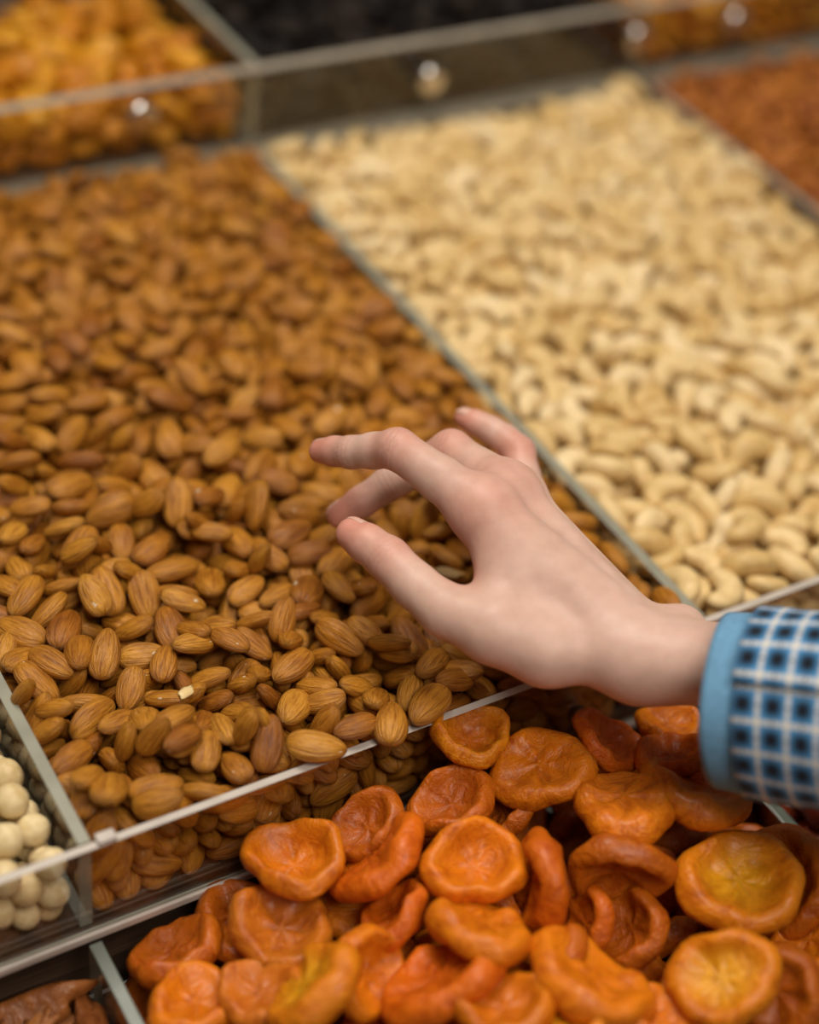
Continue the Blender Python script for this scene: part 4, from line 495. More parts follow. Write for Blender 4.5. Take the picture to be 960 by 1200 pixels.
5181,2082,486,-49,-57,12,2,56,3116,1814,406,30,-65,-33,0,56,3725,728,420,57,-14,33,5,55,3596,3832,448,8,-24,-6,5,60,5149,2286,478,39,10,34,4,57,4280,787,426,57,30,11,5,59,3208,2038,405,55,30,31,0,54,4533,2531,444,-31,77,19,4,59,3552,3158,448,-18,-80,-36,4,62,3885,4214,427,2,-7,-20,1,63,
3758,1929,469,-27,-25,-25,0,60,5274,4358,454,18,-23,-4,1,58,3189,3383,472,-9,-26,-74,3,60,4060,2858,483,39,15,36,4,53,3968,2709,434,15,-17,81,3,57,3225,2713,477,71,-39,-11,5,54,4059,1950,422,17,-14,-28,0,62,4889,2943,478,47,42,16,4,61,3681,4316,485,-7,10,-92,1,55,4615,1489,489,55,74,-1,5,61,
5745,2485,453,57,-4,6,4,61,4809,3803,448,28,-10,-55,0,55,3809,3762,477,67,-26,2,4,56,3439,3081,498,88,-12,-18,3,54,4501,1724,426,89,-7,-10,2,63,4699,1826,498,58,-50,-36,2,61,5177,3167,432,55,-8,-8,3,60,3090,630,319,-61,-61,0,5,59,4723,3234,476,36,-64,-21,4,61,5212,2786,432,41,-13,-22,0,56,
3351,2797,425,10,86,2,4,63,4057,3207,459,22,-44,-35,4,57,3538,311,404,41,74,40,3,61,3557,3535,431,27,32,41,1,60,4702,1262,431,19,48,70,3,59,4093,3396,493,72,18,10,1,57,4290,4367,440,52,-14,-23,2,61,3652,3577,459,50,43,41,2,55,3843,1327,438,83,-3,-18,0,57,3391,3602,473,-53,-47,-8,1,59,
3592,1742,403,13,22,71,0,55,5671,3222,468,-11,-34,19,2,58,3837,128,176,68,13,25,3,62,4114,471,382,11,-82,-45,3,61,5735,3857,494,-8,92,12,2,57,3262,849,390,14,39,68,2,60,3961,2909,480,9,21,12,1,57,4604,2190,468,18,72,37,3,61,5824,2844,447,55,28,24,0,54,3667,4477,450,42,12,11,1,63,
5558,3970,501,-1,5,-53,3,55,5467,4010,422,4,2,-19,3,55,3408,4459,496,60,30,8,3,59,5143,1747,443,44,-36,-30,2,57,4647,2367,478,-32,-55,1,1,59,4229,3225,430,13,-76,-25,1,59,3194,2559,420,-7,-25,-59,0,56,4278,3468,439,26,-44,-42,2,63,5694,4382,480,28,34,61,1,56,4470,1112,439,2,-38,75,1,62,
5773,4477,491,43,-31,-6,2,59,3811,3905,506,0,-27,-81,1,55,5227,3691,407,54,-26,-21,2,61,4139,4224,442,43,-2,12,1,61,5847,2614,442,-29,-77,1,4,62,4679,3846,407,-5,0,-60,2,58,5632,3525,443,43,-21,-20,1,63,3496,4352,417,11,31,55,5,62,5493,2111,485,7,-8,17,3,57,5411,2887,411,15,60,59,0,55,
4009,2543,435,28,-78,-28,1,60,3776,1083,410,13,-82,22,3,59,4531,1178,373,20,-18,10,4,62,5711,2833,453,47,-75,0,0,56,3257,1649,412,-7,-42,-40,3,59,4941,3140,467,24,19,0,2,57,3641,3384,455,18,29,-11,5,56,5176,2918,438,34,3,-18,3,54,3203,2926,452,-26,37,-58,1,55,3930,997,434,-52,68,14,3,56,
3742,1225,385,26,-60,28,0,62,3243,3249,488,59,15,17,3,54,4411,2777,435,-46,-74,28,5,61,5410,2509,430,87,10,-26,5,58,3899,2278,469,67,34,-12,2,56,4959,1645,465,-12,42,82,0,58,5418,2309,424,68,-39,-8,0,60,4861,1442,416,57,40,25,1,57,3616,1991,385,12,-55,-3,4,56,4779,3589,413,-9,-81,-16,2,62,
5006,2214,448,23,2,58,2,56,4131,4111,463,66,6,-6,0,58,4863,1890,471,-82,20,4,1,54,4209,3756,461,-17,-37,84,4,62,4436,2932,438,12,-75,9,3,57,3340,4044,410,61,-64,-2,5,54,3807,4019,442,3,-75,-45,0,61,5024,3309,452,77,-24,17,2,54,3421,1099,307,87,3,1,3,57,3156,235,401,6,-22,-77,1,54,
3432,2273,423,20,1,21,4,61,5012,3759,414,31,12,13,3,60,4893,3500,446,12,18,-17,5,61,4323,1324,425,67,-30,-18,2,60,3708,149,304,16,31,73,3,54,5481,2666,425,-92,-3,15,5,54,3382,4292,411,-15,-2,57,4,60,5313,3742,447,-28,-64,34,2,55,3109,4452,434,66,-63,16,1,54,3911,672,417,20,-8,-15,0,56,
5306,2218,435,13,31,56,0,59,5524,2781,427,36,23,-11,3,55,3292,3190,433,4,-23,-63,4,60,3930,1181,432,62,0,1,5,59,3923,2147,418,-8,-10,-51,2,55,3545,2813,402,8,-16,-51,2,57,5577,4309,436,49,39,49,2,59,3559,2579,430,5,-8,-15,5,60,3525,4016,421,-89,-7,10,4,59,3768,2555,421,23,20,51,0,57,
4960,2897,420,0,-19,-43,5,62,5092,2467,425,10,4,-80,5,56,4655,3111,411,15,13,68,0,55,4099,862,380,-6,15,-5,5,53,3137,2773,393,86,-31,-6,4,59,4635,1009,511,26,-9,-2,2,57,5235,4196,407,32,37,2,5,63,3200,2260,375,74,-20,28,0,59,5795,3135,421,49,-39,-9,3,61,5844,4023,462,-29,-28,-76,1,60,
4794,3430,402,23,41,66,0,60,3878,4458,439,23,24,27,2,56,4120,1344,411,-4,-8,-69,1,62,3134,3525,402,-17,-8,-60,1,57,4230,3010,408,2,-11,-30,0,58,4988,3932,401,-11,42,39,4,61,4908,2069,435,-42,36,71,4,54,5118,4204,431,30,-58,-46,2,55,4899,2433,408,-79,47,-11,2,55,4463,3093,461,11,23,-19,3,56,
5872,3177,464,-36,3,-37,3,55,3112,2448,340,-14,-12,45,3,62,4817,3211,413,19,-35,-53,4,58,4755,4295,443,21,-6,-31,0,61,3142,3883,417,-2,-20,-8,4,59,4413,4422,428,-34,-85,-20,2,61,3735,517,400,31,70,39,4,57,5456,4354,467,50,-36,-37,1,61,5180,3929,410,81,7,-3,0,54,4027,1705,406,13,-8,-15,4,61,
3473,3794,453,8,5,57,2,58,3701,883,314,29,39,46,0,57,5127,3542,430,-22,-2,-5,5,59,3826,2878,395,40,70,13,4,62,3286,3685,414,87,28,-3,1,57,4022,4480,430,27,17,15,4,55,4267,555,429,49,-32,-25,4,60,4621,2910,433,-24,-77,-2,5,58,3298,4474,417,-6,8,18,5,61,4431,3438,398,45,-73,-4,4,56,
3793,2246,400,20,-73,-20,2,55,4803,4030,367,-27,-23,-77,5,56,4192,961,449,-77,20,12,1,58,3435,127,249,-26,-1,-78,3,59,3973,3971,428,19,-32,-48,4,56,5118,3021,408,-15,-85,-25,4,62,3299,1449,395,-45,65,-2,5,62,3218,4250,428,70,-49,3,5,62,3220,128,369,73,42,-21,3,60,4746,2276,415,52,24,28,0,59,
3665,2389,414,-91,-1,24,5,62,5756,3634,458,4,-6,90,1,58,4392,3629,436,-32,-41,70,4,55,4998,4450,419,10,1,41,1,53,5807,4213,430,28,38,15,5,61,3115,1962,310,54,-63,-18,0,57,4869,1262,452,44,-7,-24,0,59,4489,868,435,-21,2,46,5,59,5237,1852,429,-5,-15,-34,5,55,5695,2635,394,16,5,26,0,53,
5684,4153,432,42,-54,-34,2,62,3888,793,384,17,-5,-3,3,56,4567,4469,406,31,60,44,0,56,4552,2401,448,-47,40,-65,4,62,3118,3500,308,71,-52,-5,2,54,3112,3726,370,1,-28,17,2,58,5387,2634,358,8,-77,4,1,57,3920,1860,377,9,12,18,0,60,4319,4113,449,39,30,38,1,57,5339,4128,365,-28,3,31,5,55,
5021,3647,419,48,9,15,3,55,4184,2144,405,10,-15,-62,2,60,3483,2460,397,4,4,77,5,56,4201,1668,395,31,-32,-37,0,56,5501,3135,413,48,77,7,0,60,3138,3323,400,-14,-8,-73,0,54,3813,946,311,52,74,5,1,60,3501,4126,386,8,-7,27,4,55,5784,2394,418,4,-23,-89,3,56,4296,2698,406,37,81,2,3,54,
5346,3355,354,-4,71,37,0,59,4678,4485,375,10,-29,8,4,57,5532,2928,386,34,-12,-14,0,55,3418,3419,382,19,-86,15,1,59,5559,2471,422,43,30,41,3,57,5078,2045,426,19,-49,41,5,55,5427,3511,427,19,91,7,1,62,5086,1535,501,20,-78,-28,0,57,4700,1909,411,34,-85,-20,1,57,4598,2647,393,24,6,-5,3,57,
3873,119,488,-20,27,-78,5,62,3430,1148,393,11,-92,3,5,57,4492,3881,417,0,64,63,0,56,5380,2791,359,-28,-62,-60,3,56,3727,2863,432,-17,-22,66,1,58,4087,280,510,1,-10,-7,0,61,3079,1409,328,66,65,-8,4,63,3132,4057,405,9,6,11,5,57,5134,3426,408,-10,16,86,5,59,5353,3946,371,20,-33,-18,5,55,
5230,2453,408,20,-29,-55,0,54,5590,3364,364,3,-34,-47,1,55,3877,124,354,-67,37,13,5,59,4809,2649,440,-48,72,9,5,59,3730,1374,318,12,47,70,0,61,4239,2588,407,11,15,67,3,59,3324,652,337,-4,17,-72,2,59,3215,3826,346,-69,-9,-19,5,56,3603,1853,347,-25,-69,27,2,55,4979,4236,408,5,-46,-58,1,53,
5721,2823,342,-25,68,-43,5,56,4754,2119,350,63,45,-11,2,54,4185,1152,387,4,5,-14,5,54,5914,4166,399,-2,49,4,5,57,3281,1907,307,8,0,10,3,58,4980,1323,543,-13,0,-31,1,62,3152,372,364,-23,87,-8,4,60,3501,859,331,17,-42,-61,5,61,4561,3400,423,76,33,11,4,61,5177,4019,352,-23,-76,-13,2,58,
4016,1045,366,8,-12,6,4,60,3432,3840,349,-51,-53,25,0,59,4377,690,383,8,11,23,3,54,3239,1093,346,-13,-43,55,5,53,3154,1770,305,2,12,93,4,55,5226,3277,396,5,51,75,2,55,3616,2690,354,-70,-19,-29,3,54,4022,3085,379,68,23,8,4,54,3382,3038,409,-52,73,-2,4,58,4667,3214,349,-42,-75,-37,3,58,
5030,1750,405,0,-7,52,5,57,3759,2250,308,46,-76,-9,2,54,5424,1869,427,-1,2,54,2,60,3788,2048,364,-10,-50,65,2,62,3109,1115,304,63,-61,-8,4,53,3585,2176,337,80,39,25,4,55,4077,3627,376,4,-68,-11,5,61,3481,243,327,67,-23,-27,4,57,4034,391,279,50,-74,26,1,57,4370,2136,410,-4,33,28,5,59,
3367,2661,370,-26,63,42,4,54,4394,3173,410,39,-65,-19,4,60,5856,2779,360,21,-2,-76,1,57,4283,2012,404,72,31,-17,3,61,3175,3014,309,86,-18,-3,1,58,3463,1670,333,-3,-24,82,5,61,4564,4013,420,18,19,-73,2,55,3359,290,301,23,5,66,0,58,3874,2562,390,10,43,2,5,54,5913,4491,399,24,-50,-2,3,55,
3727,4150,396,89,-19,-13,4,61,4807,2831,386,19,7,37,0,59,3640,3866,336,15,-15,-12,0,60,4103,1660,305,0,-10,-81,3,55,3182,4240,311,4,-5,-9,0,61,3452,2044,310,81,-30,-3,3,61,4065,4355,412,-89,-25,2,1,58,4115,2196,320,35,-67,-32,3,61,3572,4521,359,25,-61,40,5,55,3914,2123,318,-9,-1,-24,1,55,
3261,3182,332,65,62,-16,1,60,4911,3854,344,76,-13,-17,2,59,5833,3842,403,89,30,-3,2,58,3521,2153,406,-48,69,-1,5,55,4161,3273,314,-3,-12,-92,2,61,3708,2550,332,-14,8,10,5,56,3742,569,312,34,83,9,0,63,3266,2126,322,62,48,13,1,59,3119,3264,304,49,-74,-9,4,54,3539,3291,371,19,20,3,0,57,
3877,3192,403,-85,30,-4,5,60,3276,2536,335,74,6,17,4,53,5119,2860,335,24,-78,-17,0,60,3792,1923,305,7,10,88,0,54,5029,1577,386,-3,22,85,3,57,5483,4289,308,3,-93,-12,3,59,4970,2645,387,55,-65,-18,0,54,4220,3576,369,9,25,23,2,57,5833,3388,409,-13,9,-79,0,62,3332,1520,312,52,71,13,2,58,
3520,559,305,2,-92,-9,5,55,3219,798,306,84,-28,0,5,57,3536,1243,308,8,-1,9,2,54,3835,351,340,24,79,-33,4,58,3895,710,308,89,-6,-2,1,57,4509,1979,389,7,-18,77,0,54,4426,4160,382,2,-9,-31,5,59,5532,4130,354,16,54,30,0,53,3760,3494,312,4,-8,-49,2,59,4077,3496,350,20,-74,37,1,56,
5755,3061,360,-1,22,51,0,61,3632,1115,305,0,-10,-66,0,53,5656,2264,376,13,68,25,1,58,3149,2675,305,7,7,87,1,53,3366,949,309,-3,-12,-91,2,56,5238,2715,310,1,-8,-53,1,59,3815,3633,402,28,-87,-4,4,61,3281,1253,311,4,9,81,3,63,3816,2686,327,35,-2,0,1,53,4325,2971,313,88,9,-1,1,63,
3994,567,308,87,19,5,5,60,4176,2753,313,8,4,43,2,60,4550,2765,340,7,9,-45,3,62,4880,1475,308,6,-7,-43,4,58,3889,1196,306,65,59,9,4,55,4321,1167,309,62,68,8,5,60,4142,1990,314,88,-5,1,2,61,5859,3549,384,1,-34,-62,4,55,3608,3507,312,64,60,12,5,61,4870,2234,354,36,60,14,2,55,
5113,2298,358,32,-24,67,5,54,3605,3753,356,73,-18,21,2,53,4024,2333,360,-8,33,-43,4,61,5824,4385,348,32,2,-16,4,63,5141,4449,354,24,28,24,4,61,4564,4280,311,8,1,13,4,62,3869,2853,305,72,51,4,0,54,3657,3023,312,8,3,57,1,62,4508,3155,310,55,62,16,4,60,4735,1434,408,62,-70,0,5,55,
3124,4464,309,42,-79,-9,2,55,4796,4427,388,11,7,-72,4,60,4239,749,310,85,16,4,2,56,4400,2359,397,71,-49,1,2,56,4743,3478,306,7,-2,-3,3,56,3860,1634,357,-14,11,-87,0,55,3512,1820,306,7,3,69,0,54,3735,256,218,10,3,45,2,56,4237,3897,394,-8,0,-91,4,60,3281,3690,307,-5,-9,-89,1,56,
3488,1431,328,-78,-50,13,5,60,5382,4453,396,21,13,38,5,55,4216,1425,311,66,60,5,0,61,4730,3328,311,6,-4,-3,1,60,5422,2002,310,7,6,55,3,61,3959,76,128,-7,-8,-1,4,60,3631,455,284,-52,-20,-25,0,53,3728,266,339,25,81,29,5,57,4317,926,312,8,1,17,4,62,5492,4024,310,1,8,80,5,62,
3468,3120,322,68,38,15,5,62,3785,1477,304,-17,-91,-6,5,54,4249,2399,308,-6,-10,-91,0,58,3262,2361,330,-7,-10,-21,5,56,4476,3696,371,69,32,37,5,59,3291,3456,310,7,5,50,2,57,3412,4265,311,72,50,7,3,62,4179,4051,356,65,6,-14,4,60,4500,2518,312,7,-2,16,1,62,4611,1331,311,5,-7,-51,4,62,
5445,2222,312,39,82,11,4,63,5682,4346,327,10,44,69,5,59,3432,2444,305,79,-37,-4,4,55,4248,592,309,86,10,3,2,56,4988,3023,307,5,-7,-30,0,56,3526,173,111,4,-7,-45,4,63,4648,893,399,47,-56,-21,0,60,4493,875,313,89,15,-1,0,62,4740,2508,355,6,-70,29,3,57,5006,1401,399,36,-73,-42,3,53,
4565,1071,312,83,28,5,2,59,3831,1762,307,1,-7,-85,5,58,4387,3758,308,8,3,28,4,58,5432,3200,312,35,-85,-11,0,63,5498,3852,308,4,10,82,3,59,5577,3818,397,7,6,-16,3,54,3423,2787,310,7,8,84,0,60,3881,3830,357,23,-9,71,2,58,4032,1522,305,86,-5,0,4,54,5587,2478,312,7,-5,-26,2,59,
5899,2936,323,3,-9,46,2,56,3869,2406,311,7,-5,-23,2,57,3706,3270,344,-16,40,-65,1,54,4903,2821,311,1,-9,-55,0,62,4821,3097,332,6,-20,-52,1,59,4715,4117,344,6,-77,-25,4,59,5131,1795,314,-11,-93,-12,2,61,5689,3939,390,32,-8,9,0,54,4149,1032,306,-1,-8,-67,1,54,4576,1606,307,8,-3,-6,2,54,
4601,2981,313,82,30,2,1,61,4825,2610,313,22,80,31,3,56,5119,3872,309,6,-4,-19,2,55,4392,3331,305,8,2,45,0,55,4553,3827,309,65,51,12,4,60,4662,2311,308,5,9,80,2,54,5834,2465,313,6,-76,-51,4,56,3442,3308,323,41,-79,14,2,53,3575,4356,314,6,-6,-35,2,61,3885,285,259,68,-53,31,1,56,
4206,2519,322,6,-87,10,5,60,5505,4484,304,5,2,18,5,54,5492,1899,509,61,71,-7,1,56,3155,2818,308,5,0,-7,5,59,5549,2136,400,7,4,-65,2,57,5479,3696,330,62,2,2,5,61,4585,4271,430,-47,-59,-1,5,62,5445,2458,309,77,-35,-5,4,59,3496,2565,308,3,-6,-25,1,57,4027,2811,315,29,-57,-44,0,58,
4789,1031,304,6,-4,-20,3,54,3934,3364,341,-9,-15,-6,0,58,4072,1787,310,5,1,12,5,62,4061,3032,309,2,-11,-74,4,59,4759,1785,353,-29,71,-26,4,58,4737,2831,307,4,4,38,5,59,5116,2483,326,-48,-76,-4,2,63,3459,2257,323,8,12,-85,5,58,4227,2169,309,79,44,1,0,57,4561,1476,400,-51,-73,20,3,57,
4407,4016,309,66,-58,-6,2,56,5169,2172,322,40,17,20,2,57,5790,4010,312,7,92,9,1,62,3771,4240,309,7,1,27,2,55,4973,4105,320,-25,-86,11,5,60,5281,2408,317,25,-29,-44,2,53,3151,77,269,-2,-86,-13,2,54,4478,89,476,25,-10,3,1,60,3154,105,174,11,-24,89,0,55,4075,71,470,27,-5,1,0,55,
4860,741,444,-36,50,-18,1,61,5097,1154,497,-9,-15,13,1,59,4413,481,440,18,49,30,3,62,4539,271,464,4,-90,-10,4,56,4647,448,499,-17,4,-76,1,58,4641,639,416,66,23,45,1,59,5317,1697,500,79,33,15,2,58,3357,114,190,20,-1,71,5,56,5123,987,522,3,-1,-93,4,57,5756,2122,485,36,-13,-17,4,63,
4500,701,424,-1,-31,-63,0,58,5545,1679,534,-82,8,-23,4,62,5200,1417,473,13,-18,-26,2,57,4863,1128,451,-21,-51,-70,4,62,5039,861,436,35,-84,7,2,61,4327,134,409,-45,77,31,3,54,4955,540,402,45,-51,-33,2,58,4746,817,426,38,33,34,0,59,5498,1489,519,-14,-91,9,1,59,4191,122,279,-4,-36,68,1,60,
4131,222,428,-19,-5,-15,1,58,4769,146,448,15,13,63,2,60,4443,85,113,55,4,2,0,57,4092,126,383,1,-20,82,0,61,5116,658,411,15,54,42,4,63,5536,1362,446,60,-32,-5,4,58,4914,981,430,-8,-36,-52,1,60,5211,771,482,81,-34,0,3,60,5418,925,491,4,3,15,1,59,5489,1190,436,60,-63,12,1,60,
5735,1504,498,15,-7,-35,5,55,4200,99,110,71,0,-2,0,53,5883,2264,522,57,-61,-8,1,61,4850,331,418,-88,7,32,1,62,4415,108,250,70,-21,5,5,57,4389,309,389,1,-56,-17,3,56,5796,1299,508,76,-4,-1,5,62,5672,1794,503,-58,63,20,0,62,5065,492,460,21,40,33,4,60,4769,124,335,-18,18,-74,1,59,
4703,126,107,0,-8,-75,3,57,5655,1122,443,41,-53,0,2,58,3184,242,209,86,24,-4,1,55,5910,1699,448,51,15,52,0,58,4538,454,400,9,-3,-47,1,63,4759,145,227,41,-80,-22,3,57,4975,313,463,44,-57,-23,4,62,5345,1499,432,61,-21,-23,4,54,5757,1213,430,37,77,-4,3,54,4513,142,339,10,49,71,1,58,
4917,120,473,29,47,60,5,59,3351,172,108,8,2,28,2,55,5158,1099,426,2,-10,-67,1,62,4539,176,210,-11,6,-18,2,60,5482,818,471,54,19,1,3,58,5801,1756,463,31,20,49,3,59,4196,373,412,-9,76,46,3,60,5172,486,467,21,9,-49,0,58,4741,1078,406,3,19,55,2,57,5437,1606,408,9,17,52,5,62,
5690,1983,463,19,89,-14,0,58,5292,1018,408,13,-12,-69,2,55,5857,1117,392,63,40,8,4,61,3084,351,116,37,29,31,0,62,5620,953,400,23,-45,-5,0,58,4018,196,223,37,-47,-24,0,61,4762,317,346,27,-18,84,2,60,4816,546,359,-89,9,28,1,59,4929,749,315,16,-29,-54,0,59,5220,179,469,4,-44,-58,0,61,
5422,694,438,28,-80,28,5,56,5635,83,352,-3,34,2,3,62,5613,249,531,-47,-77,8,3,60,5207,318,487,30,3,28,4,61,5659,759,477,33,-4,6,5,57,5325,1276,406,64,-69,-2,5,59,5353,875,404,-8,4,-70,4,58,5532,1448,323,-4,-3,-43,4,63,5082,1331,413,77,26,-6,3,56,5617,442,479,27,0,42,2,53,
5662,1404,392,61,-30,-48,4,54,3146,1587,321,22,66,46,3,61,5111,67,113,1,74,57,4,57,3140,291,284,81,7,7,3,53,5841,930,504,16,15,22,3,61,4561,239,310,46,-5,-11,0,60,4523,494,306,-22,-91,-8,5,57,5537,227,442,73,36,-15,4,59,5806,645,470,82,-5,27,1,59,4865,175,110,58,70,4,0,58,
5234,116,383,-17,20,86,1,63,5585,623,424,88,1,20,1,60,4925,111,201,17,-81,-30,4,57,4724,728,313,81,-38,-3,4,62,5563,1605,415,0,-5,-41,0,57,4314,1646,307,8,3,65,1,56,5190,768,341,15,-14,56,1,57,5443,552,405,31,-33,6,3,55,5717,452,413,7,-21,-1,1,63,5837,1408,402,1,9,89,4,54,
4275,438,310,87,-2,9,3,61,5277,1706,382,14,-12,-59,5,54,5498,105,269,-77,-1,17,0,53,5831,210,491,2,32,83,0,55,4723,1605,397,-9,-87,-23,3,54,5059,162,393,40,33,38,2,61,5616,152,149,68,43,26,0,62,5553,1877,401,49,62,11,1,58,5812,125,420,19,-88,8,5,56,3176,438,238,90,1,-11,2,58,
4561,2168,362,-21,3,-13,3,58,4926,142,354,-10,25,-55,4,55,5263,2120,322,55,20,14,2,59,5778,885,399,33,-72,-27,3,62,5793,1530,416,1,-6,-6,2,59,3091,4085,306,-1,-6,-47,1,54,4248,236,321,11,-5,-20,4,63,4353,230,107,5,8,68,4,57,4495,685,309,77,20,6,3,57,5084,147,249,6,18,42,5,56,
5014,1177,332,24,-26,-41,1,58,5302,156,107,69,-54,-6,4,57,5453,143,107,7,5,56,2,53,5901,802,418,61,-61,-11,2,55,3550,759,308,83,30,1,0,58,4966,2165,309,75,48,3,1,58,5269,121,275,-28,3,88,4,59,5325,490,423,23,71,26,1,56,5507,474,358,-8,-21,-47,5,59,5475,1059,325,51,-37,-23,2,62,
3828,3089,312,3,10,73,5,62,4030,866,308,7,11,66,4,58,4889,430,271,1,78,-49,3,61,4843,1228,312,3,-6,-26,1,62,5210,1490,353,34,69,0,2,57,5013,3217,339,10,-26,84,1,55,5494,204,311,-12,-47,-74,2,60,5404,305,433,-88,13,19,5,53,5604,1176,311,7,6,48,4,63,5898,2179,406,13,11,47,2,58,
3315,4057,307,6,0,-10,5,59,3654,2823,308,84,-21,-2,3,59,3925,4455,327,0,-16,-54,2,56,4136,225,106,-4,-92,-8,5,57,4624,274,103,57,73,7,5,53,4371,404,203,-13,84,21,3,61,4433,1790,340,-8,16,-40,5,61,4518,2032,310,18,91,12,4,61,4360,3505,305,7,-2,16,0,54,4733,3703,311,72,-49,-5,4,62,
5074,407,324,32,39,48,4,58,5085,626,309,86,-15,0,2,55,5021,921,310,8,-3,-11,4,60,5264,620,353,-47,-66,-25,3,57,5146,4216,309,9,3,43,0,60,5048,4439,308,9,7,46,4,58,5307,4431,313,8,1,39,1,63,5609,679,329,-78,-45,-14,3,59,5343,1600,310,2,-7,-42,1,59,5840,111,209,4,19,-73,1,57,
5832,2196,307,-5,-7,-88,0,55]),
'hazelnut': (272,23,[
-150,383,436,1,11,-58,4,29,-107,88,366,32,39,-77,4,27,-112,273,363,5,82,-31,3,30,-210,88,264,-25,33,64,4,29,-234,226,416,24,38,-44,3,30,-291,89,373,57,16,43,2,29,-106,83,187,-31,42,-6,4,27,-104,574,360,49,-34,-44,0,29,-225,84,112,39,38,24,1,26,-327,92,185,19,1,-41,0,28,
-113,129,62,62,32,14,0,29,-107,310,215,-59,29,16,0,29,-101,180,275,-47,-27,-70,2,26,-99,395,317,22,43,-5,3,26,-185,199,174,1,40,76,4,31,-191,492,299,-40,-2,-39,2,30,-112,824,345,-15,-19,-74,3,30,-99,806,213,-30,-33,13,3,26,-118,442,193,-67,-16,7,1,31,-192,375,64,20,5,-55,0,27,
-107,688,278,-2,24,21,2,29,-295,193,288,22,-26,13,3,31,-237,357,180,48,40,29,2,30,-380,199,403,45,-2,-23,3,31,-415,658,368,-23,53,-26,4,30,-320,826,344,-10,-14,32,1,30,-374,1113,464,42,13,81,4,30,-258,1033,426,-56,-19,73,0,31,-264,423,398,30,-84,-15,1,28,-113,1038,397,-42,-66,21,1,29,
-392,991,405,-5,-91,-10,1,28,-215,1161,423,-16,-74,-30,0,31,-554,621,419,33,57,30,4,30,-228,614,341,74,30,2,1,29,-190,929,368,24,-11,38,0,27,-379,475,378,-20,-5,-33,1,26,-408,101,299,-52,-54,35,1,31,-110,1546,409,-49,27,39,1,28,-621,781,433,-57,6,-16,4,28,-192,1400,390,-46,-14,-23,3,28,
-658,445,386,-11,75,-44,1,26,-469,888,360,-6,-4,-16,2,30,-500,506,358,-8,-14,-35,3,27,-395,1408,388,-12,-16,-6,0,30,-440,431,282,37,32,16,4,26,-283,1485,436,-30,-65,14,4,28,-660,707,330,19,-3,-27,1,29,-517,237,340,-47,42,43,0,31,-108,1259,397,-33,-2,25,1,27,-569,413,296,-61,25,-34,1,29,
-477,1119,367,28,73,-19,3,31,-211,748,328,2,-66,5,2,26,-779,493,369,19,14,74,1,27,-419,1528,451,33,-26,-25,0,30,-517,107,386,16,5,47,3,29,-214,1633,395,47,5,-23,0,29,-299,981,302,-27,-11,-65,2,30,-758,96,380,-12,-48,48,4,30,-301,1325,349,8,-1,-86,2,28,-628,564,321,-12,-30,-49,1,30,
-657,315,305,15,29,69,0,29,-502,753,388,-12,33,-54,3,27,-315,699,287,48,-16,1,4,27,-533,90,66,23,81,-23,2,31,-639,81,438,63,3,-9,3,28,-310,428,273,14,6,59,1,29,-462,81,179,-59,8,15,2,28,-1013,142,444,22,-41,70,1,31,-607,1103,424,49,3,60,1,30,-582,972,339,16,-20,-75,3,29,
-878,101,437,39,-25,-62,2,31,-982,319,457,-10,-49,42,1,30,-1130,96,376,-25,-26,50,1,31,-1102,387,419,-28,35,73,1,30,-520,1488,365,6,43,-73,2,30,-1125,247,403,-14,84,-8,0,28,-887,543,436,-29,7,-21,1,29,-836,78,168,-22,-25,-8,2,27,-527,1260,391,15,80,-20,2,28,-783,624,356,-20,75,-11,4,26,
-764,747,403,-54,75,-1,3,29,-878,817,428,17,-33,35,4,29,-553,86,271,-69,41,-14,4,26,-397,293,305,55,18,44,1,30,-629,86,166,-62,-50,-42,4,27,-723,87,251,23,-19,-66,1,28,-108,1481,274,25,-29,-54,0,30,-513,1635,472,-41,17,59,2,30,-955,82,325,-24,-62,-9,1,27,-748,1180,422,-29,-69,32,0,28,
-690,1002,396,35,-12,18,3,28,-114,981,273,28,6,6,4,30,-994,465,413,45,-18,-65,1,28,-1122,507,349,-30,17,7,4,31,-808,394,301,-74,4,-41,2,26,-776,86,63,4,-11,-40,4,26,-699,434,268,1,11,-15,3,28,-795,918,393,-19,-79,-16,2,29,-660,1317,423,15,21,57,0,26,-1001,584,347,-18,-7,-7,1,30,
-888,676,408,-29,-79,35,3,28,-350,1630,397,79,-41,13,0,29,-931,933,376,-42,-76,11,0,27,-399,1231,367,17,56,-39,1,28,-827,1066,342,37,32,-35,0,26,-760,231,297,0,24,-20,4,28,-384,133,72,64,19,-6,1,30,-234,312,308,-19,-60,17,1,29,-1132,695,353,-39,22,-69,2,29,-1133,787,461,7,-39,44,0,28,
-910,223,377,-7,34,-80,1,29,-453,1007,294,-6,-34,-66,1,28,-1011,1127,415,41,17,-15,0,31,-357,565,288,-10,-29,-84,4,27,-932,765,319,45,74,-9,1,26,-679,857,336,-25,-48,16,3,31,-1080,1258,410,37,6,-19,2,30,-962,85,190,-4,-26,10,0,28,-1039,794,373,24,-6,37,3,28,-209,854,260,-12,-66,-60,1,28,
-1131,1023,414,27,-72,-32,0,28,-811,1198,300,-7,21,63,0,30,-716,1518,406,-28,-27,-68,3,28,-616,1638,390,8,16,13,1,26,-860,1606,429,19,-1,63,0,30,-385,897,248,-43,-46,-53,1,28,-917,104,67,45,-74,28,4,29,-887,1457,429,-29,44,-50,1,29,-642,168,331,42,-45,-10,4,30,-1069,85,260,60,50,-1,3,27,
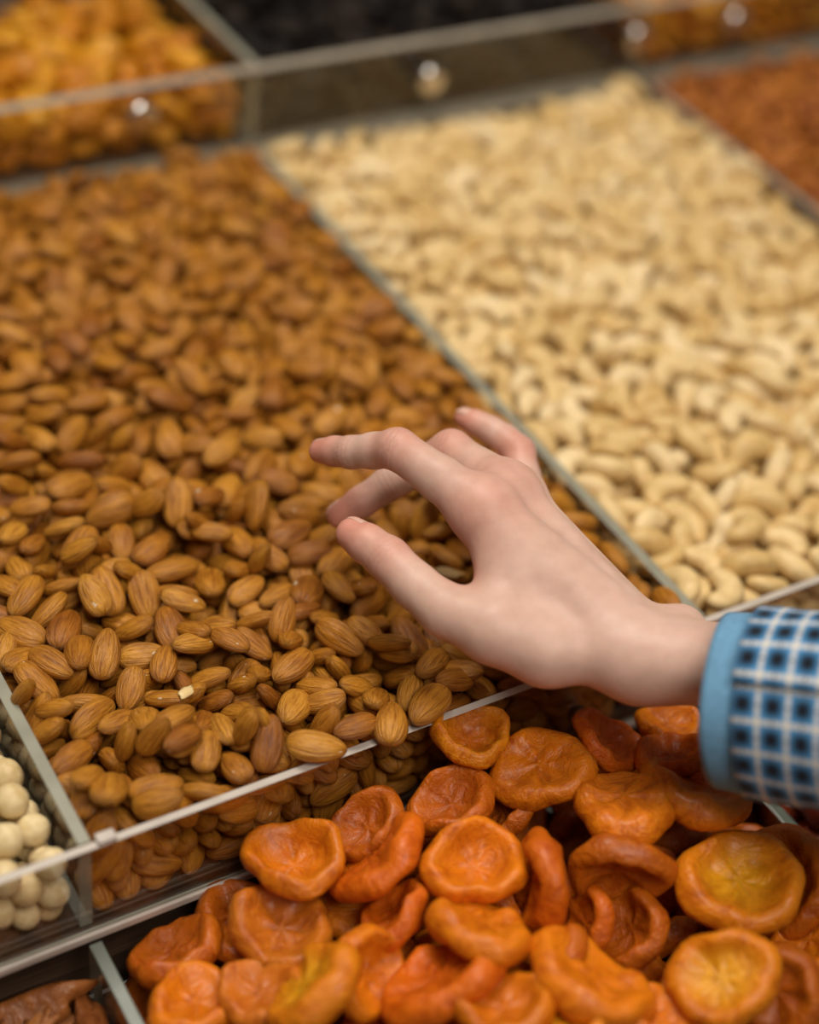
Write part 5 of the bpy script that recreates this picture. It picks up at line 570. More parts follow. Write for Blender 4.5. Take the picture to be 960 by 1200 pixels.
-1029,688,268,-27,63,31,2,28,-795,1387,384,-60,-4,-59,3,26,-103,1154,321,-12,-23,-40,1,27,-631,1548,309,-29,-13,-40,4,27,-1136,1324,304,69,13,27,2,29,-483,1614,337,-28,-36,31,2,29,-217,1517,328,31,-48,-10,0,27,-1131,203,272,62,-21,57,4,30,-910,378,358,-21,-21,-29,2,28,-707,1095,313,15,-13,52,0,28,
-595,1370,330,11,-17,48,1,30,-1133,434,225,-3,-54,38,1,28,-1138,1432,397,37,7,-53,0,28,-888,498,279,-65,-35,-29,3,30,-916,1236,380,-65,-33,36,0,28,-1137,615,252,30,-51,6,3,27,-1030,1021,321,27,69,29,4,30,-1136,1149,364,33,80,22,4,27,-1015,1407,375,16,-65,-13,1,26,-854,145,274,-46,32,-16,3,28,
-726,1303,317,-12,-15,-65,4,29,-320,1122,322,82,18,-31,0,30,-103,1351,314,-23,30,-58,2,26,-1128,961,257,-79,11,-4,0,27,-498,551,241,-26,54,-9,4,28,-638,1202,346,-45,37,-2,4,28,-1135,328,298,-14,-67,-22,3,28,-1133,1091,244,-23,-25,-25,3,29,-560,814,293,15,-15,29,4,28,-344,1521,323,-85,27,-22,0,28,
-121,585,200,69,-7,2,0,30,-1127,538,139,8,-13,42,2,31,-929,1120,294,37,-47,-54,0,29,-1048,1530,373,42,4,-6,4,28,-1015,300,329,-28,11,36,2,28,-220,1376,265,-6,4,83,2,29,-1133,654,64,-61,45,2,2,29,-985,1638,385,42,52,56,0,26,-712,1442,300,24,67,-21,3,30,-578,1088,281,-10,23,4,3,30,
-458,1501,235,-45,1,-55,1,31,-113,1628,293,21,51,52,3,31,-1137,422,59,65,28,8,2,28,-1128,319,151,-51,-17,19,4,29,-1128,734,185,-14,83,25,1,29,-1130,813,291,-17,27,-75,0,27,-636,645,205,51,73,10,2,30,-509,428,171,-9,-28,-32,3,31,-1094,907,367,-6,-75,-50,4,28,-937,1486,294,5,48,38,0,31,
-1138,1024,138,-43,75,-18,3,27,-1136,870,175,-37,-31,68,3,27,-1122,1271,66,-16,0,6,0,30,-767,321,191,63,1,44,0,30,-671,153,61,29,82,6,0,27,-535,672,289,54,18,-52,3,29,-464,1334,298,29,-3,-32,4,28,-111,273,72,-30,67,14,1,30,-1133,925,60,2,1,5,3,27,-1136,1218,230,-41,46,-60,2,27,
-1139,1461,164,-34,-16,-32,2,27,-977,900,257,-12,-22,-2,4,29,-890,1626,294,52,-53,-5,1,29,-750,1630,344,16,76,-11,2,30,-213,1490,191,31,10,78,0,28,-1136,1335,177,64,-50,38,4,27,-1137,1410,57,30,-75,-33,2,26,-868,1340,291,-60,38,-22,2,30,-198,1078,268,50,21,-7,2,28,-116,1260,211,80,7,27,0,31,
-434,207,195,36,-62,28,4,30,-360,1404,255,31,60,4,3,30,-104,921,160,10,-22,64,2,27,-1130,1156,124,-6,-14,-14,4,27,-808,446,183,-24,-25,84,4,27,-976,783,198,-6,-19,-91,0,29,-775,691,242,21,22,-58,0,30,-558,1628,226,-11,-2,11,0,31,-386,502,173,34,55,51,4,31,-454,640,146,-1,52,-69,1,27,
-433,766,269,-27,-2,-63,1,30,-423,1126,236,23,3,68,2,31,-313,626,179,75,-6,19,0,29,-106,741,109,-82,-16,-18,4,26,-105,1118,60,-5,-5,-76,3,26,-104,1129,179,8,-64,-49,2,26,-117,1385,169,14,-88,15,0,30,-1129,216,67,-3,-12,69,0,29,-1107,793,67,52,72,0,1,29,-987,192,271,79,43,-14,2,28,
-880,296,263,-53,-55,45,0,30,-850,1528,211,32,-22,-30,3,27,-756,554,256,-11,73,-23,2,31,-812,820,300,-6,-53,66,3,30,-540,297,218,-52,69,-23,3,29,-540,745,176,-75,9,-2,3,31,-334,709,71,-27,9,17,4,29,-108,616,69,40,68,-11,4,29,-618,508,200,65,32,-44,1,28,-803,1405,192,-75,-18,-20,2,30,
-699,964,267,-32,12,17,4,27,-315,786,191,-35,-54,-26,0,30,-246,1639,271,22,17,-76,3,28,-112,479,63,-15,-13,-1,1,28,-202,703,178,-77,16,-14,1,28,-209,1239,309,-6,29,79,3,30,-110,1634,62,-15,90,-19,0,28,-997,309,196,-26,-24,42,0,30,-1009,430,273,-74,51,-2,3,31,-896,640,278,23,-24,24,4,29,
-767,183,178,67,-15,-23,3,28,-838,952,278,-35,40,0,3,30,-557,213,119,9,79,-9,4,28,-643,376,164,14,-32,-66,4,29,-671,781,221,51,44,-29,3,28,-392,356,185,-8,28,-71,2,31,-196,829,129,-27,59,1,3,29,-277,936,174,75,0,33,0,29,-344,1051,68,14,-25,-25,0,30,-300,1066,193,4,18,-28,4,27,
-222,1623,143,-68,-62,20,2,31,-100,856,56,45,69,-2,2,26,-102,1578,175,-38,-43,32,0,27,-1052,94,63,-44,77,13,2,30,-1140,87,161,66,63,-3,1,27,-1046,181,161,-4,-73,-11,1,26,-1045,1403,243,-35,56,-29,4,30,-1134,1535,60,8,-19,22,3,26,-888,1043,190,63,4,30,2,31,-747,413,65,-15,-12,-3,2,31,
-811,1517,332,28,-71,53,3,26,-654,231,204,-38,32,-13,1,27,-590,919,221,20,-33,-65,4,27,-599,1459,214,-46,60,-35,4,31,-469,744,62,2,6,77,0,28,-513,1069,171,-12,10,42,2,27,-528,1219,268,9,-10,11,4,29,-377,1635,261,-26,72,34,1,28,-242,509,174,-6,-51,-36,1,29,-356,1180,130,9,-8,-17,4,30,
-181,1031,153,-38,-70,-23,3,27,-113,1254,68,-8,-14,-60,1,30]),
'red': (377,122,[
6174,3238,488,-28,10,-31,4,41,6408,3348,477,18,57,65,0,41,6870,3756,514,-12,-36,32,1,39,6139,4131,503,-6,-22,-88,1,39,6099,4413,456,-74,-2,-15,2,36,6991,4503,503,-76,35,-16,2,39,6301,3079,454,42,-18,-15,0,42,6346,3596,472,42,55,21,1,37,6176,2964,491,42,26,32,0,35,6834,4279,473,-34,-32,39,3,41,
6506,3808,472,-26,-28,44,4,38,6313,4520,486,30,65,-43,4,39,6076,2876,457,20,5,49,4,34,6593,3642,477,77,6,2,0,37,6355,3754,477,-9,-2,17,0,38,6614,3990,472,-2,-91,0,1,41,7441,4515,482,6,5,-2,4,42,6735,4380,495,38,2,-6,4,34,7070,4133,486,92,1,-10,2,40,6435,4498,479,-54,34,-22,1,36,
6181,3848,495,28,4,-6,0,36,6602,3425,474,14,41,22,4,38,6444,3228,473,-36,11,47,0,41,6193,3481,489,-44,62,-22,4,32,6111,3761,499,79,-5,-8,2,36,6942,4206,462,19,-5,12,4,40,7332,4362,501,-65,-67,-1,3,37,6838,3875,452,14,-26,-53,1,40,6789,4127,460,-57,9,-4,1,34,6618,4333,459,-41,18,-26,3,37,
6082,4517,472,44,55,-34,2,35,6792,4014,450,-16,-74,40,1,36,6064,2728,456,25,-25,-32,3,33,6327,3868,468,-64,26,-61,2,41,6435,3917,490,8,3,-61,4,35,6239,4070,457,59,16,8,1,36,6083,2942,372,-45,-54,36,1,38,6557,4480,495,61,58,-4,2,38,6199,4277,484,-40,-40,22,1,37,6124,3136,435,-10,11,-85,0,33,
6704,3847,459,-30,-7,-46,2,38,7292,4454,443,-10,-84,25,4,35,6351,4002,468,-85,-4,9,0,39,6509,4308,442,7,-13,83,2,37,6135,3026,433,7,-84,-23,0,34,6800,3661,437,50,-68,-8,3,37,7176,4476,417,33,-28,-37,0,31,6101,4309,439,-9,72,-28,1,32,6481,4181,426,1,18,-30,3,39,6221,3338,482,15,64,43,0,34,
6125,3700,442,63,-1,-6,2,40,6812,3586,519,-68,-47,17,4,41,6136,3611,438,2,-80,-31,2,32,6591,4215,450,-30,59,-64,3,36,7105,4036,445,-38,10,-17,0,32,7242,4305,445,18,1,-14,2,34,6496,3557,425,-52,45,-27,1,33,7065,4493,445,-4,8,-66,2,38,6437,3656,461,52,58,-1,2,41,6079,2750,365,-5,-13,40,2,41,
6105,3158,357,-4,3,-4,3,33,6107,4190,406,-2,-14,-11,0,36,6083,4053,429,-2,-7,-58,1,30,6074,4488,362,65,-53,-18,2,40,6304,4247,449,-70,49,-1,1,33,6609,3736,454,-70,-18,0,1,31,6919,4085,440,11,-24,-83,2,34,6101,3224,415,2,-91,16,3,33,6160,3931,441,4,-6,-93,4,35,6608,3562,416,15,-25,-72,3,37,
6625,4111,439,-4,-33,-77,4,39,6783,4492,454,12,-2,39,4,38,6660,4466,445,12,-2,45,4,40,6259,3425,442,-6,-16,4,0,40,6220,2865,475,78,7,20,2,37,6100,3320,402,8,-7,6,3,36,6278,4444,437,43,60,-31,2,42,6958,4010,433,35,14,8,0,33,6382,4389,437,-21,84,-26,3,34,7313,4230,403,-48,14,56,0,31,
6305,3314,416,33,-26,-5,1,36,7242,4055,441,7,8,77,0,36,6124,3808,415,-71,16,4,4,38,6404,4133,440,-22,2,-36,2,31,6732,4333,409,1,62,-56,2,32,7420,4336,424,52,-74,-26,0,40,6106,3510,427,6,0,10,4,32,6165,4504,413,23,51,1,0,39,6087,3608,370,5,-7,56,0,39,7102,4237,441,-71,-27,8,0,36,
6258,4173,379,-45,17,-7,4,35,7394,4205,441,25,9,-45,3,34,6262,3777,417,53,-57,-21,3,35,6883,4394,440,47,35,44,1,35,7603,4523,425,-2,8,10,3,34,7562,4412,443,52,17,-5,1,37,6708,3698,411,49,-51,-52,3,41,6097,3407,449,-31,9,21,3,37,6099,3077,368,-8,-46,81,3,33,6590,4490,370,-68,-53,2,4,37,
6252,3561,425,87,-8,-13,0,30,6194,4099,363,25,89,-16,2,40,6471,4431,372,41,71,0,3,40,7024,4282,407,-31,-63,-1,1,37,7201,4190,436,-29,85,7,0,31,6761,3974,368,69,-51,-5,0,41,6818,4311,363,-10,88,-16,3,37,6413,3094,439,50,66,33,0,30,7050,3938,433,6,7,-2,4,39,6225,3221,381,-10,-9,63,1,41,
6390,3727,363,19,-28,-40,4,31,6808,4197,385,27,-2,76,2,41,6434,3864,383,7,-62,-42,1,39,7160,4324,382,-35,73,41,2,38,6319,3633,366,-1,-8,60,0,38,6503,4514,419,-21,-1,-31,3,34,6236,4348,416,-31,-79,-1,2,35,6161,4277,366,4,91,4,4,37,6659,3367,386,40,-74,-40,4,36,6603,4176,360,2,3,13,3,36,
6525,4287,361,-11,-1,-36,1,31,6933,3803,443,31,-20,-50,0,40,6800,3499,444,60,-13,-7,1,30,6573,3251,428,47,-77,-19,2,39,6898,3609,438,13,-14,-54,1,36,7055,3815,443,80,-21,-23,4,32,6070,4097,355,-7,-1,48,3,31,6935,4512,403,43,-41,2,3,39,6252,2968,434,-68,53,15,2,35,6204,3661,364,-7,-9,53,4,33,
6377,3481,425,44,63,12,3,37,6799,3769,363,-3,-7,46,0,35,6878,3859,360,9,-11,-28,1,32,7082,4397,372,10,-40,-68,4,39,6120,3393,357,-82,24,3,2,34,6308,3804,354,3,-8,-52,2,31,6452,3345,364,87,21,-11,4,34,6264,2490,518,65,-39,-21,4,42,6084,2152,462,1,-4,50,1,42,6364,2129,473,-9,-7,55,1,40,
7051,3672,488,-14,-4,-24,0,41,6529,2232,515,4,29,73,4,37,6692,2881,472,58,53,-41,0,41,7438,3730,503,5,-5,-41,4,42,6563,3175,508,-6,-6,30,0,39,6072,2468,433,56,64,7,0,40,6190,2735,450,-3,-21,75,2,40,7676,3611,471,-76,11,-1,1,42,7633,3744,478,7,-24,23,1,41,7368,3047,484,-3,77,-4,4,41,
7568,2655,482,9,37,62,1,42,7908,4150,485,49,43,41,1,42,7080,2095,446,-21,0,-22,1,42,7819,3482,489,11,-46,61,2,42,6173,2542,448,-19,22,2,3,42,6831,2075,458,-35,-84,-13,2,41,7336,3349,505,-1,17,43,4,39,6222,2151,486,-79,-20,25,1,42,6479,2050,444,-10,-13,92,4,33,7151,2719,482,22,53,46,2,39,
7425,3157,508,15,-1,-4,0,40,6900,3414,487,0,8,56,4,33,7269,3194,451,15,-1,75,1,40,6096,2630,409,-30,-14,10,1,35,6897,2456,485,-39,33,-2,3,41,7073,3329,476,-5,-42,67,1,37,7245,2965,458,10,8,-16,0,37,7152,3863,487,8,-61,61,4,39,6629,2051,434,21,39,-70,3,41,6837,2218,473,-16,-76,-33,1,41,
6165,2063,373,-22,-56,35,1,31,6345,2671,468,17,65,39,4,38,6971,2161,495,62,15,14,0,39,7805,3313,474,-76,2,-2,4,41,6307,2271,500,10,-89,19,0,35,6540,2510,458,11,-22,-46,0,34,6662,2673,460,-4,2,22,0,37,6779,3139,440,12,22,64,3,39,7055,2942,449,7,1,1,1,38,7046,3045,478,8,-71,60,1,36,
7350,3568,462,-75,-11,2,1,36,6156,2365,505,-19,5,-3,3,34,7006,2709,445,24,8,-36,3,40,6966,3297,435,-6,30,47,4,37,7944,3993,466,28,-33,-56,3,38,6667,2385,494,-12,-27,72,3,38,6976,2270,472,6,-26,29,2,38,7456,2797,483,-55,-54,32,1,35,7816,3101,464,19,-3,-39,4,41,7887,4388,457,7,35,-74,4,42,
6919,3128,450,-32,-82,-7,1,37,7061,2509,479,30,3,-16,3,38,7289,2593,462,-9,-16,86,1,41,7733,3027,448,49,-18,-31,0,33,6258,2056,453,-71,-17,16,3,32,6441,2776,507,9,5,28,0,33,6825,2827,449,-31,-4,28,1,41,6975,2606,468,-47,10,6,1,41,7526,4102,471,-7,17,-41,4,33,7505,4246,438,25,10,38,1,40,
7717,4036,492,44,-6,81,2,41,6177,2283,439,-71,14,1,4,40,7150,2392,465,-26,2,-32,1,35,7407,2391,475,37,49,43,1,34,7803,4249,468,32,-74,-20,1,41,6386,2063,377,4,14,7,4,36,6845,2746,393,49,50,-10,3,42,6689,3039,439,-23,-12,-25,3,36,6862,2990,444,3,15,-28,0,38,6739,3266,431,-6,65,47,0,41,
7041,2823,444,-19,-76,0,1,38,7275,3783,455,-7,24,-69,4,39,7424,3471,461,-13,38,72,4,41,7606,3992,452,-10,-27,-81,3,42,7884,2753,500,2,-1,63,2,40,7957,3462,468,-27,-19,43,4,35,6423,2459,460,-5,15,23,4,38,6531,3017,392,-45,-60,-4,2,40,6591,2949,450,56,39,-5,3,40,6665,2477,461,29,1,-47,3,34,
7188,2178,469,-29,65,-15,0,33,7237,2497,477,9,25,89,0,35,7185,3100,439,13,39,69,4,39,6071,2147,364,59,-53,-23,2,40,6560,2176,432,72,18,6,0,41,6518,2739,457,-70,-49,24,4,37,7059,3200,444,-5,5,9,4,33,7138,3575,452,10,-37,-62,2,40,7256,3435,458,40,15,17,0,37,7389,2195,457,-16,-24,19,4,42,
7371,2899,461,-36,-29,20,1,37,7694,2357,480,-14,-43,43,1,35,7630,4290,477,43,18,13,2,41,7769,2811,439,24,12,-26,3,41,7846,3772,445,88,6,29,2,39,6279,2823,404,-59,35,-54,1,40,6254,2118,373,-8,7,-44,4,40,6375,2945,395,60,2,30,1,41,6795,2054,370,80,1,0,3,39,7644,3411,452,85,-21,-5,3,38,
7683,4115,464,15,14,-5,0,33,6587,2309,472,27,15,-51,4,35,6852,2535,415,35,-19,56,1,39,7023,3550,431,34,35,41,0,34,7272,3638,470,68,38,0,2,33,7821,4492,452,-5,11,-59,0,34,6551,2377,430,-11,17,-80,2,37,6647,2792,452,60,13,-12,0,34,6868,2327,481,-20,33,25,2,39,7615,2980,440,-4,-13,-58,1,37,
7366,2059,442,5,-15,-85,0,36,7323,2359,447,-2,17,-22,3,37,7530,3645,439,60,-54,-3,0,38,7455,4056,445,-17,-4,-46,2,33,7745,3943,462,1,-70,-42,2,35,7892,2354,539,-56,59,-23,1,38,7911,3686,460,-15,70,-51,3,37,6613,3113,447,74,39,-16,3,30,6778,3397,429,73,50,-14,4,31,7448,2056,362,8,-17,87,2,39,
7535,3264,487,39,-26,-26,4,32,7730,4525,431,56,49,-44,4,32,7816,2695,417,50,-20,71,1,40,7948,2897,454,21,-38,-43,1,37,6321,2367,436,-72,-48,0,3,35,6722,2153,426,-1,-10,52,0,35,7056,2060,358,0,10,80,2,33,7235,2865,432,12,69,27,3,37,7584,2151,460,20,-24,75,4,36,7492,2432,474,58,-51,-6,1,37,
7371,4044,428,54,-49,-28,3,36,7673,3134,421,20,-1,-83,4,33,7790,2383,511,29,30,23,3,42,7839,2952,459,64,22,-7,3,36,6476,2894,430,83,21,-20,0,37,7246,2104,446,-38,66,-32,1,39,7276,3333,433,70,10,-22,0,32,7695,2214,458,-5,-12,-11,0,39,7585,3876,440,-20,10,-19,4,36,6510,2089,359,-14,2,-41,2,35,
6729,2535,452,-11,-34,73,0,31,6931,2099,389,-49,50,-19,4,40,6957,2845,377,1,15,-49,4,38,7149,2835,453,-24,-66,11,4,30,7522,2259,458,14,-28,68,1,40,7418,3337,434,-10,-5,23,4,39,7710,2068,467,-70,23,-49,1,39,7941,3052,446,-5,-12,-59,4,36,6096,2560,355,80,13,-3,2,34,6468,2268,437,-11,14,-5,3,34,
6384,2755,434,13,-1,-36,2,37,6684,2259,487,14,0,13,2,32,6766,2356,453,20,-10,-39,0,36,7320,2712,447,6,-14,47,2,34,7164,3488,423,20,13,-76,3,35,7492,2613,405,-11,-40,-46,1,35,7566,2512,439,63,-44,-41,0,33,7505,4004,370,22,-13,-59,4,39,7736,2520,456,-29,-7,33,3,33,7861,2264,462,-91,-12,-2,1,38,
7890,3206,440,-85,0,0,2,40,6475,2639,406,62,-46,25,2,40,7126,2624,465,46,69,-36,2,36,7590,2054,405,33,-56,53,4,41,7397,3212,434,21,16,-75,3,33,7667,2564,455,-30,44,-60,0,31,7714,2908,426,0,-32,-83,3,34,7698,4450,391,26,-49,42,1,31,7915,3845,427,-18,77,-3,4,32,6328,2543,433,24,-12,-79,0,38,
6589,3655,368,25,12,19,4,38,6765,2956,441,54,-32,2,2,33,6887,3225,418,5,-5,-15,2,31,7276,2066,365,-88,-29,6,4,36,7464,2990,440,84,-37,13,0,33,7501,3799,435,-17,-90,-6,0,32,7687,2724,441,23,28,52,1,39,7745,3234,412,33,-54,30,4,35,7849,2599,441,0,-8,18,1,34,6254,2618,446,-7,49,60,1,31,
7275,2278,451,9,-12,84,2,30,7477,2144,418,32,48,30,0,32,7420,2677,443,14,-73,-23,2,38,7744,4302,432,-55,-46,10,2,30,7864,2081,519,30,-87,-13,0,33,7905,2517,464,-47,-5,2,1,30,7823,3548,429,-43,53,-6,4,34,6472,2413,379,-32,4,15,3,40,6922,2661,369,66,61,-1,4,39,7053,3128,369,36,22,17,0,37,
7156,3777,433,26,42,-29,4,30,7297,4139,392,13,-74,48,0,37,7390,2501,414,26,0,4,0,31,7392,3934,385,75,-19,15,2,39,7587,2820,433,9,14,23,0,36,7726,3734,436,-5,-14,-19,2,38,7693,4200,421,-23,-81,15,1,30,7775,3429,399,42,38,-27,4,32,7926,4539,385,53,-17,16,0,34,6152,3991,375,3,41,-78,0,38,
6598,2484,393,-73,-28,14,1,31,6607,2727,373,10,-39,-68,4,41,6862,3349,434,53,-62,-12,2,32,6769,3583,372,-10,0,-9,4,39,6953,3455,413,35,53,24,0,39,7162,3696,403,35,29,-8,1,32,7496,3084,454,-74,16,-19,3,32,7703,3502,426,-19,84,-17,3,32,7918,2061,364,-8,83,-21,1,35,7842,2059,439,4,-14,-87,0,35,
7895,2402,431,26,76,20,0,41,7937,2691,410,16,-2,-39,0,38,7924,4070,372,-43,-78,24,1,42,7881,3938,373,-93,3,-7,4,37,6226,2428,438,89,23,-1,3,35,6371,4518,374,-7,-13,-11,3,38,6668,2995,357,23,82,17,2,36,6642,3943,370,27,62,50,1,32,6883,2246,365,28,19,53,2,34,6769,2592,372,-39,81,-3,4,41,
6745,2736,376,-50,-38,22,3,40,6678,3191,403,53,11,-25,0,31,7043,2342,441,-2,-2,-19,0,39,7017,2989,368,-11,10,-86,1,36,7119,2859,360,36,75,14,2,40,7269,2329,385,-10,-78,-13,2,37,7275,3256,369,-1,-15,84,4,36,7149,4095,368,-35,-84,3,0,40,7398,2789,413,90,0,-8,2,34,7601,3557,393,10,25,44,0,33,
7388,3704,433,86,-21,-7,3,31,7765,2078,359,76,28,1,2,38,7624,2616,380,24,-73,48,1,33,7755,3852,432,5,-41,-78,4,39,7599,4118,390,-20,31,-32,4,42,7793,4042,366,51,49,6,0,32,7823,4105,431,-16,0,61,0,31]),
'yellow': (352,146,[
1668,4806,869,2,6,-53,0,57,1970,4705,798,-54,-5,-5,4,51,1440,4704,843,33,10,-12,0,58,1753,5320,863,-62,21,-12,1,55,2042,5430,873,-7,-93,-11,0,57,1712,4721,736,22,-3,2,2,53,2322,5400,824,7,73,29,0,53,2541,4734,737,43,32,73,1,52,2781,4728,684,-3,0,-9,0,57,2748,5056,905,2,6,48,4,55,
2162,4715,706,6,14,-77,1,44,1723,4749,603,93,12,-6,4,57,2569,5371,863,-62,26,-34,1,52,2073,5152,854,-1,-11,61,2,52,2894,4760,830,71,-28,-48,0,51,1851,5584,904,-22,85,-30,1,55,1513,4749,660,29,-33,-71,1,52,2408,5101,846,36,-80,-14,1,53,2306,4731,811,7,22,86,2,55,2279,5732,844,28,3,33,1,52,
2546,5816,908,84,-39,-8,3,55,2592,4808,846,54,36,-29,2,57,2441,4793,606,-61,54,-5,1,55,6123,4693,859,11,43,-71,2,45,2438,5631,889,73,51,-13,4,56,2707,4717,804,9,30,85,2,52,1974,4721,610,-6,-37,-69,1,45,2005,4963,809,-4,-13,78,4,45,2684,5729,853,1,-23,-45,0,55,2579,5112,868,6,9,45,0,51,
2478,4922,833,-49,64,-41,1,51,2220,5935,869,-3,11,-12,3,55,2349,4776,690,14,-10,-41,3,58,1848,5115,855,81,39,-20,0,53,6467,4728,906,-75,1,13,4,48,2042,4816,807,43,-23,6,1,50,2206,5052,831,53,-2,39,3,56,2212,6111,888,32,66,-48,4,59,2292,4911,795,-21,-18,-43,1,55,2398,6012,834,9,29,46,4,53,
6081,4842,868,45,-15,-69,3,48,7035,4732,799,74,-4,-23,0,49,2849,5993,875,-13,-2,30,0,57,6997,4744,682,-10,11,-83,0,51,6506,4724,744,-75,20,27,0,47,2882,5364,862,62,-67,4,3,55,2109,5996,816,-87,-11,16,3,57,7385,4719,586,17,84,16,2,46,2193,4797,603,7,-11,-27,1,54,6119,4733,595,-51,-74,19,1,41,
1605,5225,820,-19,-24,-34,1,53,6696,4738,751,-47,61,18,2,45,2211,5277,799,-14,-2,-10,1,60,6624,4731,834,30,69,8,0,41,2687,5326,833,-80,37,-26,2,58,6298,4762,625,-53,48,-9,0,45,2891,4767,591,-1,-6,39,0,45,2860,5603,814,31,-80,-3,2,55,6288,4754,813,-44,-69,25,1,52,2851,4944,831,-8,-15,-87,3,49,
2160,5592,836,-15,-58,36,2,55,6245,4840,942,46,79,-18,4,47,2648,4813,594,76,-40,-13,2,60,2868,5891,793,60,62,-28,4,51,6797,4793,901,-89,30,3,4,51,7381,4752,722,-55,-39,27,3,50,6824,4729,599,11,-27,-77,4,45,6408,4759,693,-60,59,32,2,46,6838,4726,790,-10,-5,-86,4,42,6211,4733,686,58,41,21,3,42,
1839,4892,787,6,-2,-42,3,46,7458,4728,828,-4,20,7,4,49,2819,4860,765,82,18,-30,2,59,1873,5295,767,2,78,26,0,55,6114,4805,732,-4,11,54,1,52,7189,4764,589,-73,-56,-1,0,41,7602,4718,591,-4,-9,-74,3,43,6678,4765,602,-58,65,-18,2,50,7534,4797,662,0,-26,-34,1,44,7214,4714,791,-6,20,17,3,40,
2110,5790,795,7,10,-90,1,50,1732,5177,752,54,61,-31,4,50,2067,6140,738,-36,17,16,3,54,7226,4757,685,78,38,-15,2,50,2699,6107,866,34,10,21,3,60,1469,4867,849,23,-19,81,1,60,6153,5026,890,-74,20,-1,4,52,7642,4736,794,-42,-69,-2,2,48,6352,4915,830,21,43,50,0,50,1915,4890,584,-78,-44,11,2,46,
7805,4734,607,2,30,75,4,51,2665,4991,795,59,54,-23,4,54,1958,5676,799,28,63,16,2,56,6141,4929,592,13,88,-6,2,50,1971,5918,766,33,-69,-31,2,46,2521,6126,807,2,21,90,3,49,6105,4962,774,65,-22,-7,3,41,1764,5695,826,8,19,-19,3,54,1879,6091,748,-16,2,-27,3,54,7119,4781,876,-7,-26,-58,4,45,
1379,4824,727,-56,74,5,1,51,1524,5050,822,-22,-23,-82,4,52,2729,5739,723,-16,21,81,4,51,2385,5527,778,-2,-6,-7,0,56,7284,4774,913,-61,-63,-3,4,44,6532,4818,596,-59,-53,19,2,45,7292,4807,812,17,2,-24,3,40,2824,5193,817,86,-18,1,2,58,1858,4884,685,70,48,8,0,54,2267,5105,708,25,10,-85,3,60,
2468,5799,778,7,1,-64,0,58,2673,5926,752,19,5,27,4,48,6176,5096,791,7,90,-4,4,45,1903,5097,727,-9,-15,-62,4,50,6795,4826,696,84,-33,-2,4,47,2006,5272,707,1,-26,-29,3,45,2039,4844,653,57,-57,1,3,51,7083,4883,592,-1,-7,-69,2,50,2843,6106,745,8,-7,-15,4,51,7773,4846,664,53,-63,3,2,42,
2146,4908,713,41,75,-30,1,51,2566,5208,768,-8,2,-40,2,47,6065,5284,709,-40,36,-43,3,43,6403,4856,596,74,-58,4,0,47,1688,4895,625,-27,9,25,3,55,6737,4924,777,-27,-15,-77,2,45,2410,5348,720,55,45,10,0,58,2870,5103,741,-9,-21,-62,4,49,2844,5337,639,13,-86,8,2,55,6535,4870,834,-6,-22,11,1,40,
1805,5485,807,3,-93,9,0,59,6844,5079,788,8,-15,24,0,46,2724,5535,738,18,15,13,0,58,6939,4875,773,62,-10,3,2,51,2539,5598,716,-61,58,-10,4,47,6618,4843,694,-33,-30,35,1,47,1679,4902,783,-73,46,3,3,52,2741,5927,628,-57,-1,-1,4,48,1301,4807,613,-59,67,2,1,57,2572,4933,687,-5,0,8,0,54,
7268,4923,751,-25,-78,8,1,51,7338,4909,604,-6,-3,-18,0,52,1475,4935,599,11,14,84,1,50,6546,5016,603,81,-13,8,0,47,7665,4847,619,47,-66,39,3,41,6116,5112,588,-2,9,14,3,44,1769,6011,805,23,-25,-32,0,55,6167,5284,727,-33,35,-34,2,47,7924,4847,628,42,65,-36,4,41,6478,4944,727,34,-4,26,1,49,
2533,6044,711,46,-53,-11,1,47,2061,5500,747,-69,46,-13,4,57,2464,5122,711,6,5,29,4,48,7696,4981,713,-78,-30,-11,3,51,850,4713,813,20,1,-5,0,56,6536,5228,943,40,1,-13,4,48,390,4875,870,-22,84,37,4,59,1535,5374,874,11,10,18,0,56,6123,5757,877,21,-29,-8,0,49,627,5666,932,9,1,17,0,58,
1186,5771,864,-35,-81,3,1,59,6103,5354,836,67,41,8,1,49,761,4716,679,-16,-81,-31,1,54,210,4727,839,0,81,18,4,53,745,4924,862,34,-85,-17,0,56,6092,5590,861,36,52,-2,4,52,1314,5443,844,-71,-28,-13,1,58,1368,5264,841,68,-11,-9,2,57,1257,4783,807,25,-15,-47,0,45,1114,4729,610,19,-1,-8,1,44,
6230,5482,924,56,53,26,3,49,6358,5324,873,-35,49,-6,0,49,1151,4740,718,-6,1,17,2,56,583,6093,903,-2,-88,-17,1,53,843,5293,851,9,11,-67,0,59,1047,4879,791,10,85,4,0,48,960,6040,895,-34,-7,-78,1,55,6310,5637,912,-2,77,18,0,51,6919,5311,912,26,41,42,0,48,1640,5919,786,53,-40,1,1,59,
533,4728,728,-19,1,75,4,47,1146,5055,835,46,73,-12,3,55,7371,5254,922,81,7,23,1,51,193,5754,847,-81,-12,2,1,57,1269,5944,840,5,-83,-30,0,54,444,4744,797,20,-26,-76,0,48,6427,5008,880,10,58,39,4,45,1144,5233,836,-11,-1,-92,2,51,1100,5552,804,11,-15,87,0,56,937,5698,859,-6,-16,-18,1,53,
1641,6030,849,-20,34,51,3,54,6635,5650,936,-89,11,7,1,44,7587,4852,930,26,64,-8,1,51,642,5340,810,22,23,-66,3,56,6794,5199,867,-1,59,-16,3,45,7675,5550,916,-71,34,36,4,51,-7,4740,907,-80,-14,22,4,53,513,5432,849,23,-22,-43,0,49,908,4763,592,45,69,11,0,46,6748,5013,867,56,7,13,0,46,
